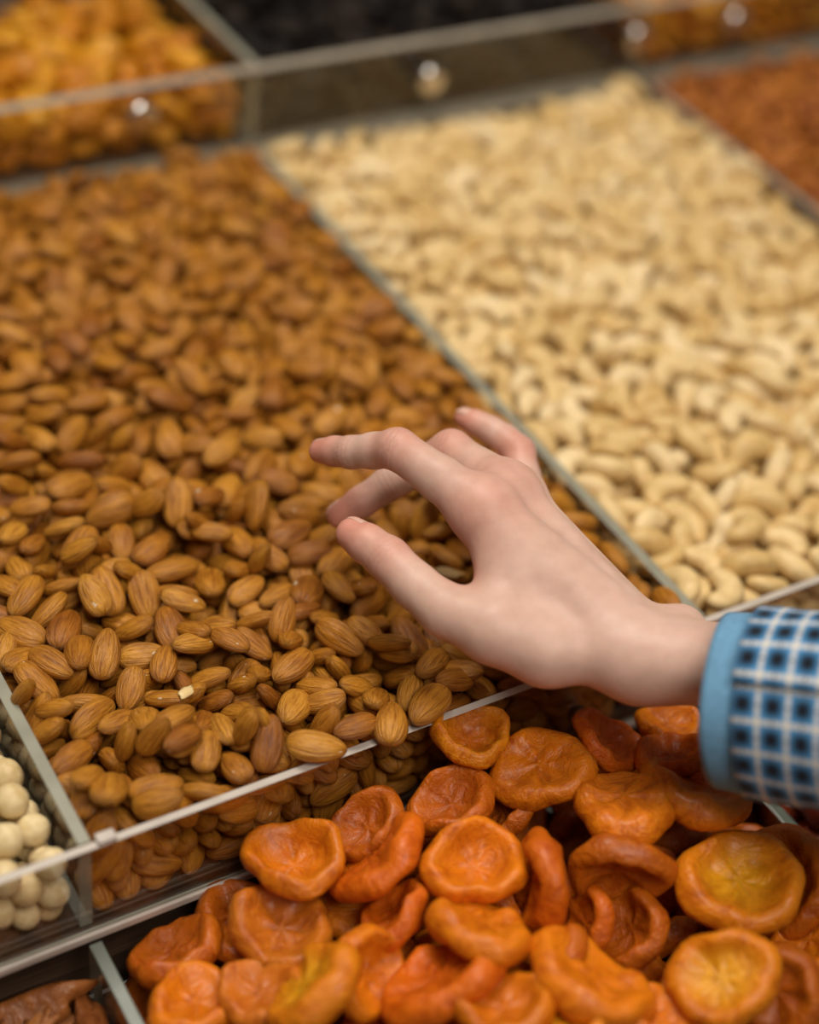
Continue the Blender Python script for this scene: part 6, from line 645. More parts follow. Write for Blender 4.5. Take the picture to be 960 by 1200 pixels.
7030,4859,933,-7,-1,15,4,45,7849,4716,907,-15,-69,-20,4,51,7852,5384,898,5,-16,73,4,44,6238,5277,843,-12,35,-14,1,46,7000,5684,852,22,7,-33,0,47,7400,5914,903,82,-13,12,1,48,10,5348,861,32,81,-6,1,59,6601,5470,903,-43,23,-8,1,46,220,4727,711,6,-22,68,4,47,229,4747,594,4,1,87,2,57,
741,5671,820,-45,-76,8,4,57,-27,4766,591,-29,87,18,2,57,424,4747,600,58,67,25,3,45,586,5149,812,68,11,7,1,51,934,5043,798,7,-21,-62,2,57,1463,6094,771,30,-49,1,1,55,7538,5063,919,-8,0,-25,0,48,7864,4892,960,10,87,25,2,49,7639,5908,896,82,-29,-3,1,48,6144,5916,876,11,85,20,0,44,
7653,4705,886,21,2,6,2,45,410,5367,788,7,33,22,3,59,7412,4917,937,62,-67,-12,4,42,7170,5704,871,44,33,21,1,50,7917,5666,929,-71,-37,15,3,52,6807,5347,834,38,44,61,2,49,7311,5450,915,28,71,27,2,45,-183,4784,874,-56,-64,14,1,59,566,4817,631,66,62,24,1,57,504,5702,834,0,-3,-58,1,58,
7181,4971,904,-50,53,-17,1,44,7121,5249,879,1,-5,92,3,51,7798,5040,942,-70,10,4,1,49,290,5547,805,5,10,-19,2,54,934,4766,704,0,-5,-48,0,44,6569,5073,848,-84,6,6,1,46,7641,5776,872,66,-16,-7,2,46,88,5049,828,-14,-19,-53,2,57,6630,5836,883,2,0,-60,2,51,7079,5943,815,58,15,-14,0,44,
7192,5369,872,7,67,52,3,52,51,4745,672,-69,-54,6,3,47,874,5126,824,59,-4,21,2,45,-193,4772,717,7,-14,60,1,59,604,4886,768,-1,2,-85,3,44,1602,5593,798,-52,9,51,1,58,6762,5497,905,14,83,22,3,44,6873,4938,861,-32,-26,-23,1,45,7071,5066,885,17,35,5,4,45,335,6053,832,-46,-69,18,2,50,
785,5859,842,69,-13,4,0,50,791,6049,812,-16,90,0,0,58,7834,5950,877,50,-25,17,2,47,-194,5715,852,6,-13,-15,1,54,-167,5898,872,-4,-67,55,4,55,185,5188,832,76,33,-36,2,57,304,5308,777,-14,-71,17,2,56,1221,4940,709,21,-88,11,2,57,6512,5374,870,-35,-67,47,1,49,1456,5146,733,-2,9,4,0,57,
6489,5633,868,64,-55,-6,3,50,7009,5407,894,-28,-30,73,4,47,50,4843,771,8,8,37,0,57,627,5493,811,0,-14,-5,0,48,6192,5634,759,64,17,8,2,46,7362,5762,875,89,-8,16,3,52,471,5226,795,-49,68,-37,2,56,1237,6104,826,8,-85,-11,2,53,1551,5740,771,-52,-1,-77,2,48,6406,5140,810,2,-81,-34,0,48,
7339,5559,872,17,-17,-16,0,49,212,6005,816,-1,16,12,3,59,1405,5760,819,-12,-6,46,0,51,7806,5599,836,-32,20,-31,4,44,6333,5882,885,-20,-5,45,2,48,1073,4907,607,-41,78,5,4,58,1259,5041,758,81,-26,1,2,49,6099,5532,695,2,16,42,4,44,6107,5844,614,-11,3,-45,4,51,-46,5801,780,-1,-28,-6,1,51,
50,6118,789,46,48,-11,3,54,-163,6139,836,0,43,82,0,48,209,4901,803,-56,-50,-27,0,48,370,4839,691,-2,-5,43,3,58,77,5518,750,-77,-44,-18,2,55,1609,6148,821,47,-12,2,3,49,6117,5743,718,7,7,31,3,47,7498,5534,854,-47,43,-12,4,44,49,5230,748,-2,-6,-79,1,50,277,5845,761,-36,76,23,3,53,
6878,5569,870,-37,29,17,3,45,7806,4790,767,45,76,7,2,49,-209,5314,796,53,-73,-14,0,45,1229,5256,720,73,32,20,3,58,998,5226,749,-6,89,18,4,49,1031,5875,799,-17,88,16,2,57,7233,5913,854,-19,-10,-57,2,42,7693,5248,869,11,11,30,2,44,7922,5788,829,-32,-58,25,1,49,-214,5050,850,17,-9,-36,3,55,
-211,5545,800,-9,16,62,1,47,133,5373,763,20,4,-26,0,45,6677,5351,798,-31,-65,48,4,40,7004,5261,789,-82,-45,-3,0,51,7421,5149,808,55,4,60,4,45,7872,5158,908,5,-34,71,4,44,565,6087,766,10,10,8,0,57,517,5912,776,51,5,22,0,59,6812,5718,857,32,14,32,4,47,-75,4919,692,-74,48,-7,0,51,
-127,5200,816,80,28,10,3,46,968,5421,796,-26,-45,41,3,49,851,5823,719,-28,9,0,3,55,7392,5383,821,-6,-4,-8,0,50,7553,5214,831,24,-4,-46,3,46,7610,5365,830,-68,45,14,4,41,65,5989,752,62,32,1,4,44,650,5045,745,-16,-8,8,4,55,393,5719,708,23,28,54,4,45,809,5438,756,-1,17,17,1,50,
1096,5077,714,21,-66,-6,3,49,1126,5343,776,10,3,-26,3,45,6494,5921,828,8,-6,-18,4,40,6992,5026,796,29,8,66,4,46,7754,4855,866,-70,63,4,3,47,7765,5421,804,82,40,-2,2,44,-72,5032,790,-71,-50,34,1,45,-62,5555,781,24,-19,-78,3,50,107,5673,705,-16,-83,-7,1,53,799,4898,682,-15,-87,-13,2,57,
1380,5279,673,13,-15,28,3,44,2558,5809,660,-60,-42,16,4,48,6116,5044,681,-54,73,16,0,41,7885,5218,798,-59,15,7,4,45,7931,5485,869,11,36,-26,3,46,51,5846,712,-85,19,-21,1,48,369,4940,594,4,1,-69,3,58,202,4970,653,67,29,6,4,58,901,5657,731,1,77,-14,2,60,873,5946,724,7,43,75,4,47,
1135,5625,691,19,-2,-28,0,60,1293,5807,726,-65,-14,14,4,46,1139,6138,746,-17,-29,-77,2,46,1505,5406,750,13,-5,65,3,59,1518,5886,692,-26,20,-43,3,49,1674,5785,719,42,70,-46,2,56,1806,5811,707,5,58,15,0,46,6312,5131,709,-1,-5,11,0,44,6115,5913,766,-3,-11,18,3,46,6563,5777,748,-7,-12,-5,0,49,
7908,4866,851,53,65,24,0,42,7944,5584,784,30,8,53,2,43]),
'black': (212,134,[
3865,4724,874,-37,26,1,4,52,3154,4828,790,25,28,60,1,57,4224,4711,868,11,81,40,2,55,3503,4716,797,-2,-35,86,2,56,3301,4741,870,12,24,-50,4,52,3241,4939,887,-5,-63,49,1,58,5797,4733,698,0,-91,-12,4,56,4646,4756,814,9,-5,-22,4,53,4031,4740,769,2,-49,33,0,57,4307,4745,670,-92,13,-5,0,54,
5290,5161,834,-70,-26,-1,1,56,3648,4837,860,27,-33,-22,1,50,3538,5208,907,-36,-83,18,2,57,3099,5161,848,12,-17,-34,0,48,5431,4729,899,88,-4,-29,1,51,5676,4770,830,66,12,18,0,53,4425,4760,800,76,-25,-20,4,57,4891,5190,899,-12,-5,-52,1,57,4963,4733,794,42,-14,-71,0,45,3869,4757,699,40,8,47,1,52,
3101,4749,667,-56,-46,33,1,46,3120,5921,810,44,-62,0,0,56,3717,4713,713,8,43,0,3,52,3142,5747,800,76,35,-4,4,50,5558,4733,691,-71,-17,5,4,49,3834,5263,874,7,-26,-58,4,49,4902,4983,819,-31,-78,42,1,48,4834,4761,782,53,-40,-48,3,57,4618,5210,812,43,-5,50,1,54,5696,4979,877,-79,-43,3,3,58,
3782,5608,828,34,65,53,1,45,3286,5899,848,52,72,-7,0,52,5465,5070,896,-7,-1,26,1,54,5213,4761,861,61,-56,-23,3,51,5067,4758,674,-83,39,8,4,54,3556,5692,828,58,-42,7,2,55,3396,5652,811,52,-50,-15,4,57,4378,5117,851,72,-13,-25,0,46,4268,5137,764,-17,-1,34,0,57,4121,5436,815,15,-22,-1,0,54,
4330,5449,876,-70,53,2,2,46,5334,4778,788,-50,-73,4,0,52,3310,5471,804,-9,17,-2,3,57,4847,5421,831,-24,-87,2,0,53,3277,5238,871,-1,17,87,4,46,5163,5304,725,45,-48,46,1,56,4119,5286,828,-12,23,15,1,52,5873,4749,828,-13,-12,-59,1,46,3091,5438,780,38,51,17,2,49,4725,4752,669,-12,-7,-57,3,53,
5326,4724,653,4,4,-82,3,45,3914,5000,827,44,33,53,0,52,5210,4767,725,17,12,30,3,50,4578,4892,888,-18,-19,-66,2,50,4510,5425,933,34,-64,-33,1,55,5897,4994,833,-46,33,-34,2,54,3428,4741,654,-6,-15,-78,2,47,3240,4736,662,67,47,-6,3,46,3997,5604,784,15,15,-12,0,47,4569,4766,663,71,54,-7,4,45,
3456,5141,807,31,58,30,1,50,4071,5115,817,58,18,21,4,49,4461,4936,807,-20,-79,10,1,48,4404,5293,790,43,68,3,0,54,3561,5451,813,26,69,17,2,56,3650,5213,790,13,-6,54,1,53,3110,6149,671,18,4,42,2,58,3596,4751,686,-8,32,-38,3,54,3110,5125,705,-61,39,-43,4,56,3826,5204,760,-24,2,-42,2,57,
4821,5227,787,46,-79,-5,2,48,3608,5837,889,-24,-90,-3,1,57,5315,4997,793,2,-63,69,4,45,4241,5608,809,-5,87,-23,1,52,3201,5588,765,47,-60,-53,3,48,4206,4767,771,11,3,-68,2,46,3741,5448,785,-56,53,-9,1,51,5089,4896,784,72,13,4,3,51,4571,5048,815,78,-23,-30,3,48,3969,5211,802,37,-51,-36,3,54,
3617,5020,754,69,-34,-18,4,44,4883,4840,675,50,57,28,2,57,5535,4913,799,37,31,41,1,53,4154,5787,865,47,-52,-52,0,55,4636,5474,797,33,0,51,1,54,3110,5895,663,4,-16,-50,1,47,3340,4850,703,15,29,25,4,48,3922,5471,798,-19,24,54,3,50,5567,5238,806,4,-26,87,0,57,3805,5704,951,-37,-82,5,3,57,
4440,5547,824,-49,55,-2,4,56,3298,5866,710,-65,-39,9,4,51,3497,5863,765,12,90,19,2,54,5026,5104,757,-88,10,-2,1,45,4266,4931,808,-43,26,-60,1,45,3088,5425,661,-56,55,-21,2,45,5106,5436,877,2,75,16,4,58,3457,4881,778,20,3,-36,3,56,3229,4961,659,-27,87,22,2,55,4725,4915,750,67,-11,52,4,50,
4251,5446,751,52,49,5,0,44,3767,4941,787,13,19,35,4,50,5813,5331,738,78,35,-2,2,56,5225,4926,666,-2,-19,-71,1,49,3428,5344,821,-4,17,-90,0,45,3932,5792,854,-22,-74,-48,4,53,4982,5280,743,39,53,2,0,49,4088,4885,709,14,27,-79,1,56,3187,6127,803,-51,20,-16,4,49,3881,5932,808,26,-34,83,1,57,
5262,5413,719,-11,44,40,3,50,5394,5526,780,10,80,6,2,54,3737,5809,762,-5,-5,-19,2,53,5224,5123,666,86,-1,4,0,53,5747,5081,764,16,-89,-15,0,46,5455,5102,728,27,12,-12,3,47,5403,4932,672,37,51,26,0,53,5873,5239,828,35,-82,-10,2,47,3109,5648,668,15,3,41,1,50,3512,6000,856,-18,-8,12,3,47,
5595,4865,650,9,85,19,2,47,3788,4906,664,-11,12,-82,2,56,4869,5347,683,33,-8,67,2,46,3313,5071,776,-75,55,13,0,50,3249,5416,675,-44,79,-6,0,55,4292,5346,664,-85,-14,10,2,57,4442,5706,765,3,-87,-8,4,45,3181,5265,760,11,89,16,0,45,3968,5348,685,11,-16,79,4,54,4445,4898,662,-11,-10,9,2,54,
4776,5607,764,35,81,-4,2,52,5321,5244,683,68,-18,17,2,48,3903,5664,730,52,-61,-30,3,46,4255,5915,681,-26,86,10,1,53,4297,5815,775,10,8,40,3,53,5729,4925,753,-3,10,-77,2,52,5432,5413,677,13,-32,-74,4,57,4366,5587,663,-8,3,-59,0,46,4239,4974,659,68,57,12,0,47,4688,5094,677,76,50,-4,4,57,
5877,4962,669,-3,-7,34,0,52,5519,5466,927,-75,37,-13,1,53,4462,5795,911,30,88,9,4,47,3117,6060,930,-10,-7,41,4,52,4790,5663,887,78,-3,-10,3,58,5741,5565,926,75,51,18,1,55,4306,6326,819,54,-32,38,1,54,3128,6321,824,-30,-59,-21,1,51,4965,6178,889,10,-2,7,1,52,5360,5958,840,-4,-44,59,1,53,
4721,5808,849,17,15,-20,0,56,3838,6274,840,23,-26,-4,0,58,4885,5881,903,22,24,27,0,56,3720,6177,886,24,-20,-51,3,51,3525,6295,838,-22,84,-14,3,52,5670,6106,880,-20,69,-40,1,50,5127,5783,806,13,34,27,1,51,3391,6096,815,-37,3,-72,1,52,5210,5910,819,-3,43,45,3,54,5678,6324,837,4,-42,-77,0,52,
4354,6046,824,4,-17,27,1,45,5562,5855,830,-11,-67,30,1,50,4534,6078,806,20,-2,-84,4,51,5868,5602,843,-30,-1,-44,0,54,5408,5736,827,-17,11,-60,1,51,3852,6114,822,-90,1,-10,0,52,4223,6174,794,3,6,7,1,49,4124,6325,779,34,60,-15,3,48,5757,5913,773,0,59,63,0,53,5040,6003,810,41,-33,-21,4,55,
5855,6047,809,-25,-55,51,4,48,5234,6232,812,-1,15,-5,3,57,5650,5462,804,35,50,41,1,50,3306,6280,810,17,-1,28,1,53,4116,5961,807,3,-3,-68,0,57,4512,6231,818,0,30,-78,2,50,4926,6304,786,-4,7,-84,4,51,5555,5625,863,7,0,1,0,46,4934,5769,787,7,-8,-54,0,52,5010,5592,783,40,18,21,3,55,
5541,5385,798,8,-73,23,2,46,5551,6179,802,17,-83,-3,1,44,4452,5922,807,81,10,-11,0,45,3610,6177,776,-81,-35,6,0,56,5204,6085,801,14,-20,70,0,45,4786,6133,784,-4,0,-12,0,55,5870,5783,868,-9,-55,-28,2,58,4692,5964,799,25,-1,-59,1,58,5316,5761,754,19,-2,35,2,46,5761,5555,739,5,-18,-41,2,51,
5824,6215,806,38,-4,-3,1,48,3957,6291,759,27,78,14,0,44,5604,6334,709,-82,3,37,3,50,4208,6255,664,-70,-56,14,2,57,4999,4992,671,-10,28,76,4,50,5196,5577,812,-45,-71,17,4,49,5723,6174,689,-19,-62,47,4,51,3659,5979,813,-26,-33,-5,3,53,4590,5758,799,-19,3,-33,2,49,4412,6308,695,-3,77,-8,3,54,
4718,5293,690,-28,14,-7,3,56,5548,5626,683,38,6,-7,0,57,5393,6151,767,31,-78,-18,1,45,5589,6018,770,4,5,20,0,44,3465,5058,667,-2,3,8,3,58,4152,5202,663,91,-17,-15,3,46,4042,5709,687,15,2,-76,2,56,4499,6008,668,-7,8,-89,0,51,4425,5804,670,27,3,28,2,53,4876,5127,685,-45,-25,43,1,49,
5490,5815,679,-60,62,10,4,57,5879,5563,667,6,-19,-49,1,47]),
'apricot': (151,87,[
1831,-1173,23,-2,1,54,0,85,586,-235,-32,-2,-2,73,0,82,1045,-400,-5,-87,-6,-4,1,80,1745,-635,-17,-3,-8,44,4,77,2167,-840,35,-30,-72,-39,0,76,2494,-351,-35,-23,65,15,0,80,2557,-943,-15,-3,83,28,4,81,196,-220,-123,-11,-16,0,1,78,2659,-1241,106,-79,48,-7,1,83,1401,-528,-97,-29,67,23,3,81,
1163,-936,-147,-67,37,11,1,79,2446,-1391,-5,64,-48,10,3,76,2215,-421,-156,35,-17,2,0,80,1799,-351,-121,-25,75,26,4,80,1549,-1003,-76,3,22,54,2,84,1541,-831,11,-32,7,-30,0,80,2318,-1159,-81,-32,32,57,3,85,1286,-746,-21,-10,17,11,4,73,2115,-1374,-149,43,63,-10,0,84,999,-657,-104,-15,-30,-36,4,74,
2289,-191,-106,18,-80,-39,1,77,425,-459,-225,24,-45,53,4,75,785,-537,-140,-31,-15,-28,3,76,1559,-147,-147,-34,-16,-28,4,75,2446,-645,-13,-12,29,74,2,85,1948,-201,-157,1,29,-87,1,78,1864,-877,-121,82,22,0,0,74,2042,-597,-66,77,-20,8,4,79,2144,-1049,-90,-8,-38,-60,4,77,211,-248,-280,19,74,-3,0,83,
2894,-239,-138,-21,37,-23,2,75,848,-970,-26,7,10,51,0,85,489,-685,-179,83,19,17,0,79,2785,-522,-100,-33,-9,-18,4,72,2423,-1358,-175,-5,-14,-54,0,77,2748,-801,-124,6,6,7,0,84,1128,-676,-244,39,62,11,3,78,1494,-1115,-164,56,-63,6,1,73,2880,-1092,-81,-5,42,-7,0,83,697,-244,-239,-2,19,6,1,84,
1294,-206,-140,-28,-29,-67,4,78,1879,-1483,0,-15,-14,-39,4,77,2536,-1603,-23,-36,-34,-33,2,80,908,-225,-201,-7,26,32,2,82,311,-684,-126,-9,-21,3,4,75,2649,-239,-99,51,75,6,4,76,1500,-1385,-2,-2,2,37,2,83,1512,-470,-189,-35,64,16,3,80,1478,-839,-253,15,-16,76,0,85,925,-254,-445,70,62,9,1,77,
112,-581,-185,-35,44,-32,3,85,2455,-875,-175,1,12,-35,0,84,2633,-1149,-155,57,28,-16,0,76,835,-526,-417,-86,-23,-18,0,82,612,-250,-371,36,5,72,2,82,645,-669,-323,-83,-9,9,2,79,1072,-413,-227,-13,32,74,4,72,2149,-651,-177,-18,-17,-31,2,80,461,-235,-409,8,19,13,4,76,1953,-1190,-142,-18,-6,-22,3,79,
2125,-789,-255,-14,-17,-26,4,78,1571,-366,-298,11,9,-70,2,85,2799,-1409,-141,80,-37,-15,0,76,1193,-464,-363,-20,84,-6,4,75,2489,-1415,-286,-9,-10,-53,2,73,2489,-1076,-333,89,24,-9,3,77,1121,-198,-230,68,15,-32,2,77,2793,-1430,5,2,10,53,2,74,2129,-1018,-320,-3,-5,-4,3,83,1809,-1224,-306,2,12,-31,3,81,
1750,-227,-329,0,-14,52,2,74,2294,-1710,-167,7,17,-15,1,77,1200,-1254,-25,-47,-67,17,1,82,1498,-223,-416,11,-80,-17,3,78,2783,-1377,-278,-5,14,-34,0,80,2713,-246,-254,-11,5,-43,0,73,2505,-1768,-43,-8,75,52,0,81,1797,-651,-212,-11,16,-81,1,80,1820,-946,-250,67,28,-8,2,74,2483,-648,-268,11,6,-52,1,86,
221,-341,-459,-50,79,2,4,79,1616,-728,-375,-13,83,13,3,74,2290,-957,-448,-4,-2,-11,4,82,2773,-243,-432,65,45,2,0,81,1904,-867,-445,-58,-69,-12,1,74,2805,-1239,-414,-24,6,-84,1,74,2042,-557,-455,83,43,4,4,78,867,-866,-202,7,-82,2,1,80,2077,-224,-319,-86,-9,-11,0,85,1708,-1067,-429,-84,-33,-12,2,85,
2462,-398,-279,9,-24,74,3,74,1869,-1756,-75,-35,84,12,4,81,672,-1505,-41,30,81,36,2,79,2178,-1840,21,6,-11,-34,1,75,1043,-1335,-97,-11,-79,6,1,80,1559,-1548,-131,-6,-5,45,1,84,2593,-1999,47,-5,-4,-81,0,83,406,-1356,-83,-79,10,4,0,77,1284,-1522,-125,61,47,7,0,73,524,-1028,-119,78,8,0,3,79,
270,-1081,-130,-42,42,-20,0,78,911,-1708,-37,45,54,5,2,79,1951,-2082,-3,-15,-81,-39,2,80,99,-1032,-210,-23,-41,27,0,76,2835,-1757,-37,6,31,28,3,84,2358,-2025,-67,0,-2,10,0,76,680,-1159,-208,-1,-51,-56,0,75,1390,-1881,-105,-82,42,12,2,82,1450,-2053,-10,12,-1,-9,0,75,908,-2031,-140,-76,-22,-9,4,82,
809,-1377,-155,-56,76,5,1,75,1037,-1693,-140,-20,-9,61,0,83,584,-1780,-1,-44,-76,26,0,79,1713,-2050,-117,-7,-88,-27,3,85,164,-887,-365,16,-24,-1,3,77,751,-889,-308,22,-81,-16,2,78,910,-1201,-299,8,-18,-38,0,79,1751,-1782,-222,-13,6,-24,2,81,2758,-2007,-121,-85,-37,14,4,85,2387,-2006,-351,-23,-87,8,1,86,
215,-672,-409,-23,75,5,4,84,1786,-1457,-201,7,-6,-66,4,73,2118,-2027,-177,9,5,10,3,83,2084,-1724,-231,-84,-6,13,2,85,2794,-2007,-314,-3,-3,35,0,77,2267,-1438,-356,-24,23,-24,1,79,2499,-1994,-214,-6,-5,-74,0,83,122,-1505,-139,-56,31,-39,1,79,460,-978,-312,-18,4,-46,4,84,1212,-2010,-304,33,-78,8,2,79,
2764,-1702,-229,94,1,-10,2,79,1993,-1513,-309,-36,-84,0,4,83,2268,-2034,-470,30,88,-5,2,73,1275,-1614,-270,51,60,-21,4,78,190,-1388,-312,40,67,36,4,80,1388,-2018,-244,48,-63,-12,2,75,264,-1227,-398,3,81,12,1,86,993,-1454,-327,-8,79,-17,4,80,373,-1706,-105,8,9,66,4,77,1224,-1220,-259,22,19,-59,1,72,
1479,-1691,-446,-81,-22,5,2,83,1172,-1005,-335,43,-83,-8,3,83,2767,-1960,-456,34,87,-5,1,77,511,-1489,-300,66,-36,-9,2,78,1550,-1997,-434,36,-82,-9,4,82,2562,-1655,-344,0,-1,18,1,84,1253,-210,-462,-92,-1,3,3,77,2763,-595,-328,6,1,-43,3,82,2403,-194,-310,-12,-20,88,3,72,1134,-1754,-342,67,-4,5,0,80,
1477,-1379,-300,-62,16,14,1,79]),
'darkred': (122,18,[
3087,-704,-130,-66,16,-56,0,51,3132,-934,-75,2,11,33,4,56,3134,-224,-274,-74,-44,-4,1,56,3087,-453,-347,-44,35,-35,0,51,3142,-105,-108,-38,13,15,3,50,3118,-816,71,33,16,39,1,57,3183,-551,-223,-51,40,-52,4,55,3113,-369,-209,-72,-52,2,3,50,3269,-767,-279,29,10,-22,4,55,3195,-224,-133,-2,-19,86,0,51,
3235,-371,-366,-12,65,48,1,48,3244,-523,-370,19,90,-6,3,50,3163,-690,-362,18,-2,12,1,55,3183,-259,-472,-27,90,-6,0,53,3099,-575,25,-71,-17,-53,1,57,3155,-984,-192,-8,5,76,4,55,3110,-476,-109,33,-10,-36,3,52,3130,-573,-464,81,35,-6,1,51,3174,-329,-43,33,-16,-2,4,55,3486,-185,-19,-52,59,11,4,53,
3249,-155,-19,3,9,16,1,55,3775,-198,36,50,-64,-34,1,60,3406,-368,-74,-78,19,-44,1,50,3610,-395,-13,21,14,61,1,57,3878,-439,-11,18,-14,16,0,58,3698,-745,-18,-14,-6,-37,4,59,3096,-1221,-87,33,43,22,0,59,3396,-1206,29,51,76,0,4,53,3329,-780,10,-3,78,25,4,56,3606,-995,-17,-69,12,-22,1,53,
3329,-613,-33,-13,59,63,0,58,3096,-1517,-77,8,-40,-8,0,52,3559,-1348,-23,-72,-36,-6,2,59,3255,-1517,-91,-10,70,20,0,53,3245,-942,20,63,-61,13,2,54,3223,-1166,-93,36,-19,-51,0,55,3984,-644,-5,-3,-35,-70,4,54,4092,-160,23,-10,-40,-45,1,59,3764,-1139,-31,17,-73,-54,0,59,3773,-586,-49,3,-51,63,1,52,
3705,-145,-64,-29,1,-80,2,53,3469,-1522,-93,25,-37,45,4,52,3313,-1381,-87,32,-4,-17,0,49,3410,-944,-56,33,41,-1,4,56,3980,-841,-45,-20,16,21,1,57,3492,-452,-110,49,56,-17,4,52,3696,-1494,-61,7,14,-6,4,54,3901,-1228,-61,39,-6,25,1,57,4138,-671,-137,-33,-25,52,1,53,4090,-293,-83,-15,-74,9,3,60,
3757,-949,-43,25,-32,6,4,56,3530,-764,-92,75,-10,7,3,58,3124,-1490,-374,83,39,-5,1,49,3339,-1483,-322,-2,-12,24,1,60,4102,-475,-69,13,-75,17,2,52,3918,-140,-83,-26,87,-5,4,49,3639,-500,-157,-51,26,-36,3,49,3625,-1496,-244,6,72,-16,1,55,3881,-1512,-1,-3,14,-78,1,52,4072,-1274,34,-11,-83,-23,1,52,
3525,-1500,-425,-72,32,27,1,49,3309,-1507,-203,6,-8,18,2,53,3949,-725,-145,14,-73,-37,3,56,3538,-1165,-55,-13,40,-16,2,57,4102,-1483,-17,-12,6,-67,4,52,3168,-1363,-180,-12,3,-12,3,52,3108,-1445,-265,-2,-9,-45,3,56,3349,-151,-166,-84,23,-13,2,56,3683,-1542,-398,-57,3,22,2,54,3979,-962,-71,58,27,-13,3,57,
3123,-1192,-253,29,-15,-57,1,50,3824,-1518,-330,-24,-75,-18,2,53,3685,-1297,-115,39,-24,-7,1,54,3392,-1502,-459,-67,-26,15,3,50,4127,-1056,-101,32,-46,-40,0,58,3267,-455,-132,-19,-8,-28,2,53,3219,-1473,-469,-31,80,-17,2,58,4074,-1537,-329,54,-7,3,3,57,4045,-1503,-160,-8,14,79,4,54,3616,-827,-158,3,72,-28,3,52,
3857,-1505,-214,-13,-83,-10,2,55,3126,-875,-329,72,-18,-37,4,53,4067,-1498,-468,11,-1,17,2,59,3149,-1093,-363,22,90,-12,2,52,3390,-1172,-101,-57,-72,18,4,54,3959,-1401,-93,6,-5,2,4,53,3918,-584,-184,-54,-26,-15,4,59,4069,-379,-204,17,18,77,1,53,3460,-1305,-199,-6,-45,-16,1,49,3553,-942,-182,-3,-70,50,3,50,
4127,-887,-223,-10,17,-38,1,49,3573,-283,-214,91,-23,7,4,54,3918,-373,-113,19,-2,-39,3,58,3141,-1266,-438,-72,40,0,4,60,3630,-659,-233,-13,12,-5,4,51,3756,-675,-170,4,21,76,3,53,3190,-801,-475,1,-7,78,2,60,3670,-526,-295,18,-16,3,2,52,3468,-575,-162,-24,7,45,3,52,4030,-160,-186,13,86,15,0,55,
3147,-142,-382,-87,10,7,1,49,3572,-1397,-172,72,-41,37,3,58,3670,-1104,-138,-77,51,7,3,53,3350,-349,-234,-2,-1,-45,0,51,3534,-148,-147,-88,22,-17,2,55,3732,-380,-142,0,7,-31,0,56,3312,-1214,-207,54,76,-8,4,55,3330,-531,-271,67,54,-23,3,54,3465,-1018,-229,64,-34,0,1,54,3895,-1352,-226,1,27,-87,1,51,
3845,-1071,-196,12,23,38,4,55,4006,-1052,-192,72,2,-27,0,56,3465,-780,-227,58,-71,-11,0,52,3746,-830,-220,-15,-10,11,0,50,3858,-889,-115,-43,-63,14,3,49,3162,-1024,-475,3,1,-28,3,60,3279,-884,-227,27,-30,32,1,54,3276,-707,-121,-8,-82,40,3,55,3688,-978,-273,-24,77,-27,3,60,3880,-263,-229,-39,-67,-7,1,50,
4113,-1310,-125,2,20,-32,3,50,3926,-882,-251,-20,83,27,4,51]),
'date': (54,6,[
-318,-113,-237,-12,-38,84,4,92,-114,-336,-223,29,-44,-33,3,94,-376,-257,-240,29,-4,-83,3,80,-292,-99,-389,58,-12,10,2,84,-342,-262,-359,-17,-12,7,1,78,-124,-289,-364,0,7,46,1,85,-317,-750,-102,51,9,8,0,98,-371,-518,-166,3,-32,-45,0,95,-116,-881,-267,-22,39,-29,0,97,-487,-891,-180,13,12,16,1,85,
-302,-1057,-182,12,11,-53,1,90,-194,-1147,-240,64,35,27,1,92,-613,-113,-246,51,-18,14,3,94,-216,-504,-254,-49,-38,54,1,84,-941,-507,-122,12,2,5,4,89,-643,-555,-213,52,31,45,3,78,-643,-244,-175,-41,-43,-62,1,89,-541,-643,-234,43,-8,-68,0,77,-666,-784,-265,17,54,-22,4,90,-273,-900,-255,-5,21,-55,4,85,
-761,-682,-208,55,-58,-16,0,95,-998,-382,-166,59,-5,19,1,90,-371,-1207,-137,11,4,-22,2,98,-408,-1344,-115,-69,9,-1,4,93,-516,-184,-355,57,1,3,3,98,-496,-502,-216,-36,27,22,2,85,-534,-402,-293,-14,36,4,4,87,-1048,-655,-193,-7,71,33,2,98,-117,-632,-318,-61,68,9,4,78,-107,-1291,-239,21,38,26,0,79,
-661,-498,-307,-33,-55,21,1,85,-890,-113,-263,47,-15,7,3,93,-341,-470,-339,-24,-53,51,4,81,-444,-1051,-297,15,-19,-47,4,91,-1083,-139,-235,-81,16,-14,1,78,-120,-731,-455,23,-32,-39,1,92,-353,-659,-315,14,-7,-15,4,88,-892,-252,-277,-11,33,59,4,88,-94,-315,-472,-50,42,-30,2,81,-638,-349,-355,69,-31,-37,3,80,
-795,-520,-334,43,65,25,2,86,-893,-879,-246,-5,-26,36,4,93,-102,-1380,-318,-56,-46,40,2,78,-418,-950,-429,17,5,-74,4,84,-317,-189,-474,2,2,9,3,93,-198,-1108,-470,-24,67,-37,1,83,-445,-720,-239,12,8,-75,3,80,-1081,-539,-236,-12,0,-5,3,97,-193,-1250,-421,21,-2,39,3,83,-243,-1010,-372,-58,-44,26,3,95,
-189,-433,-432,59,-55,1,3,99,-935,-600,-330,13,81,19,3,85,-772,-305,-358,-29,-46,39,0,93,-391,-816,-468,-6,5,11,3,94])}
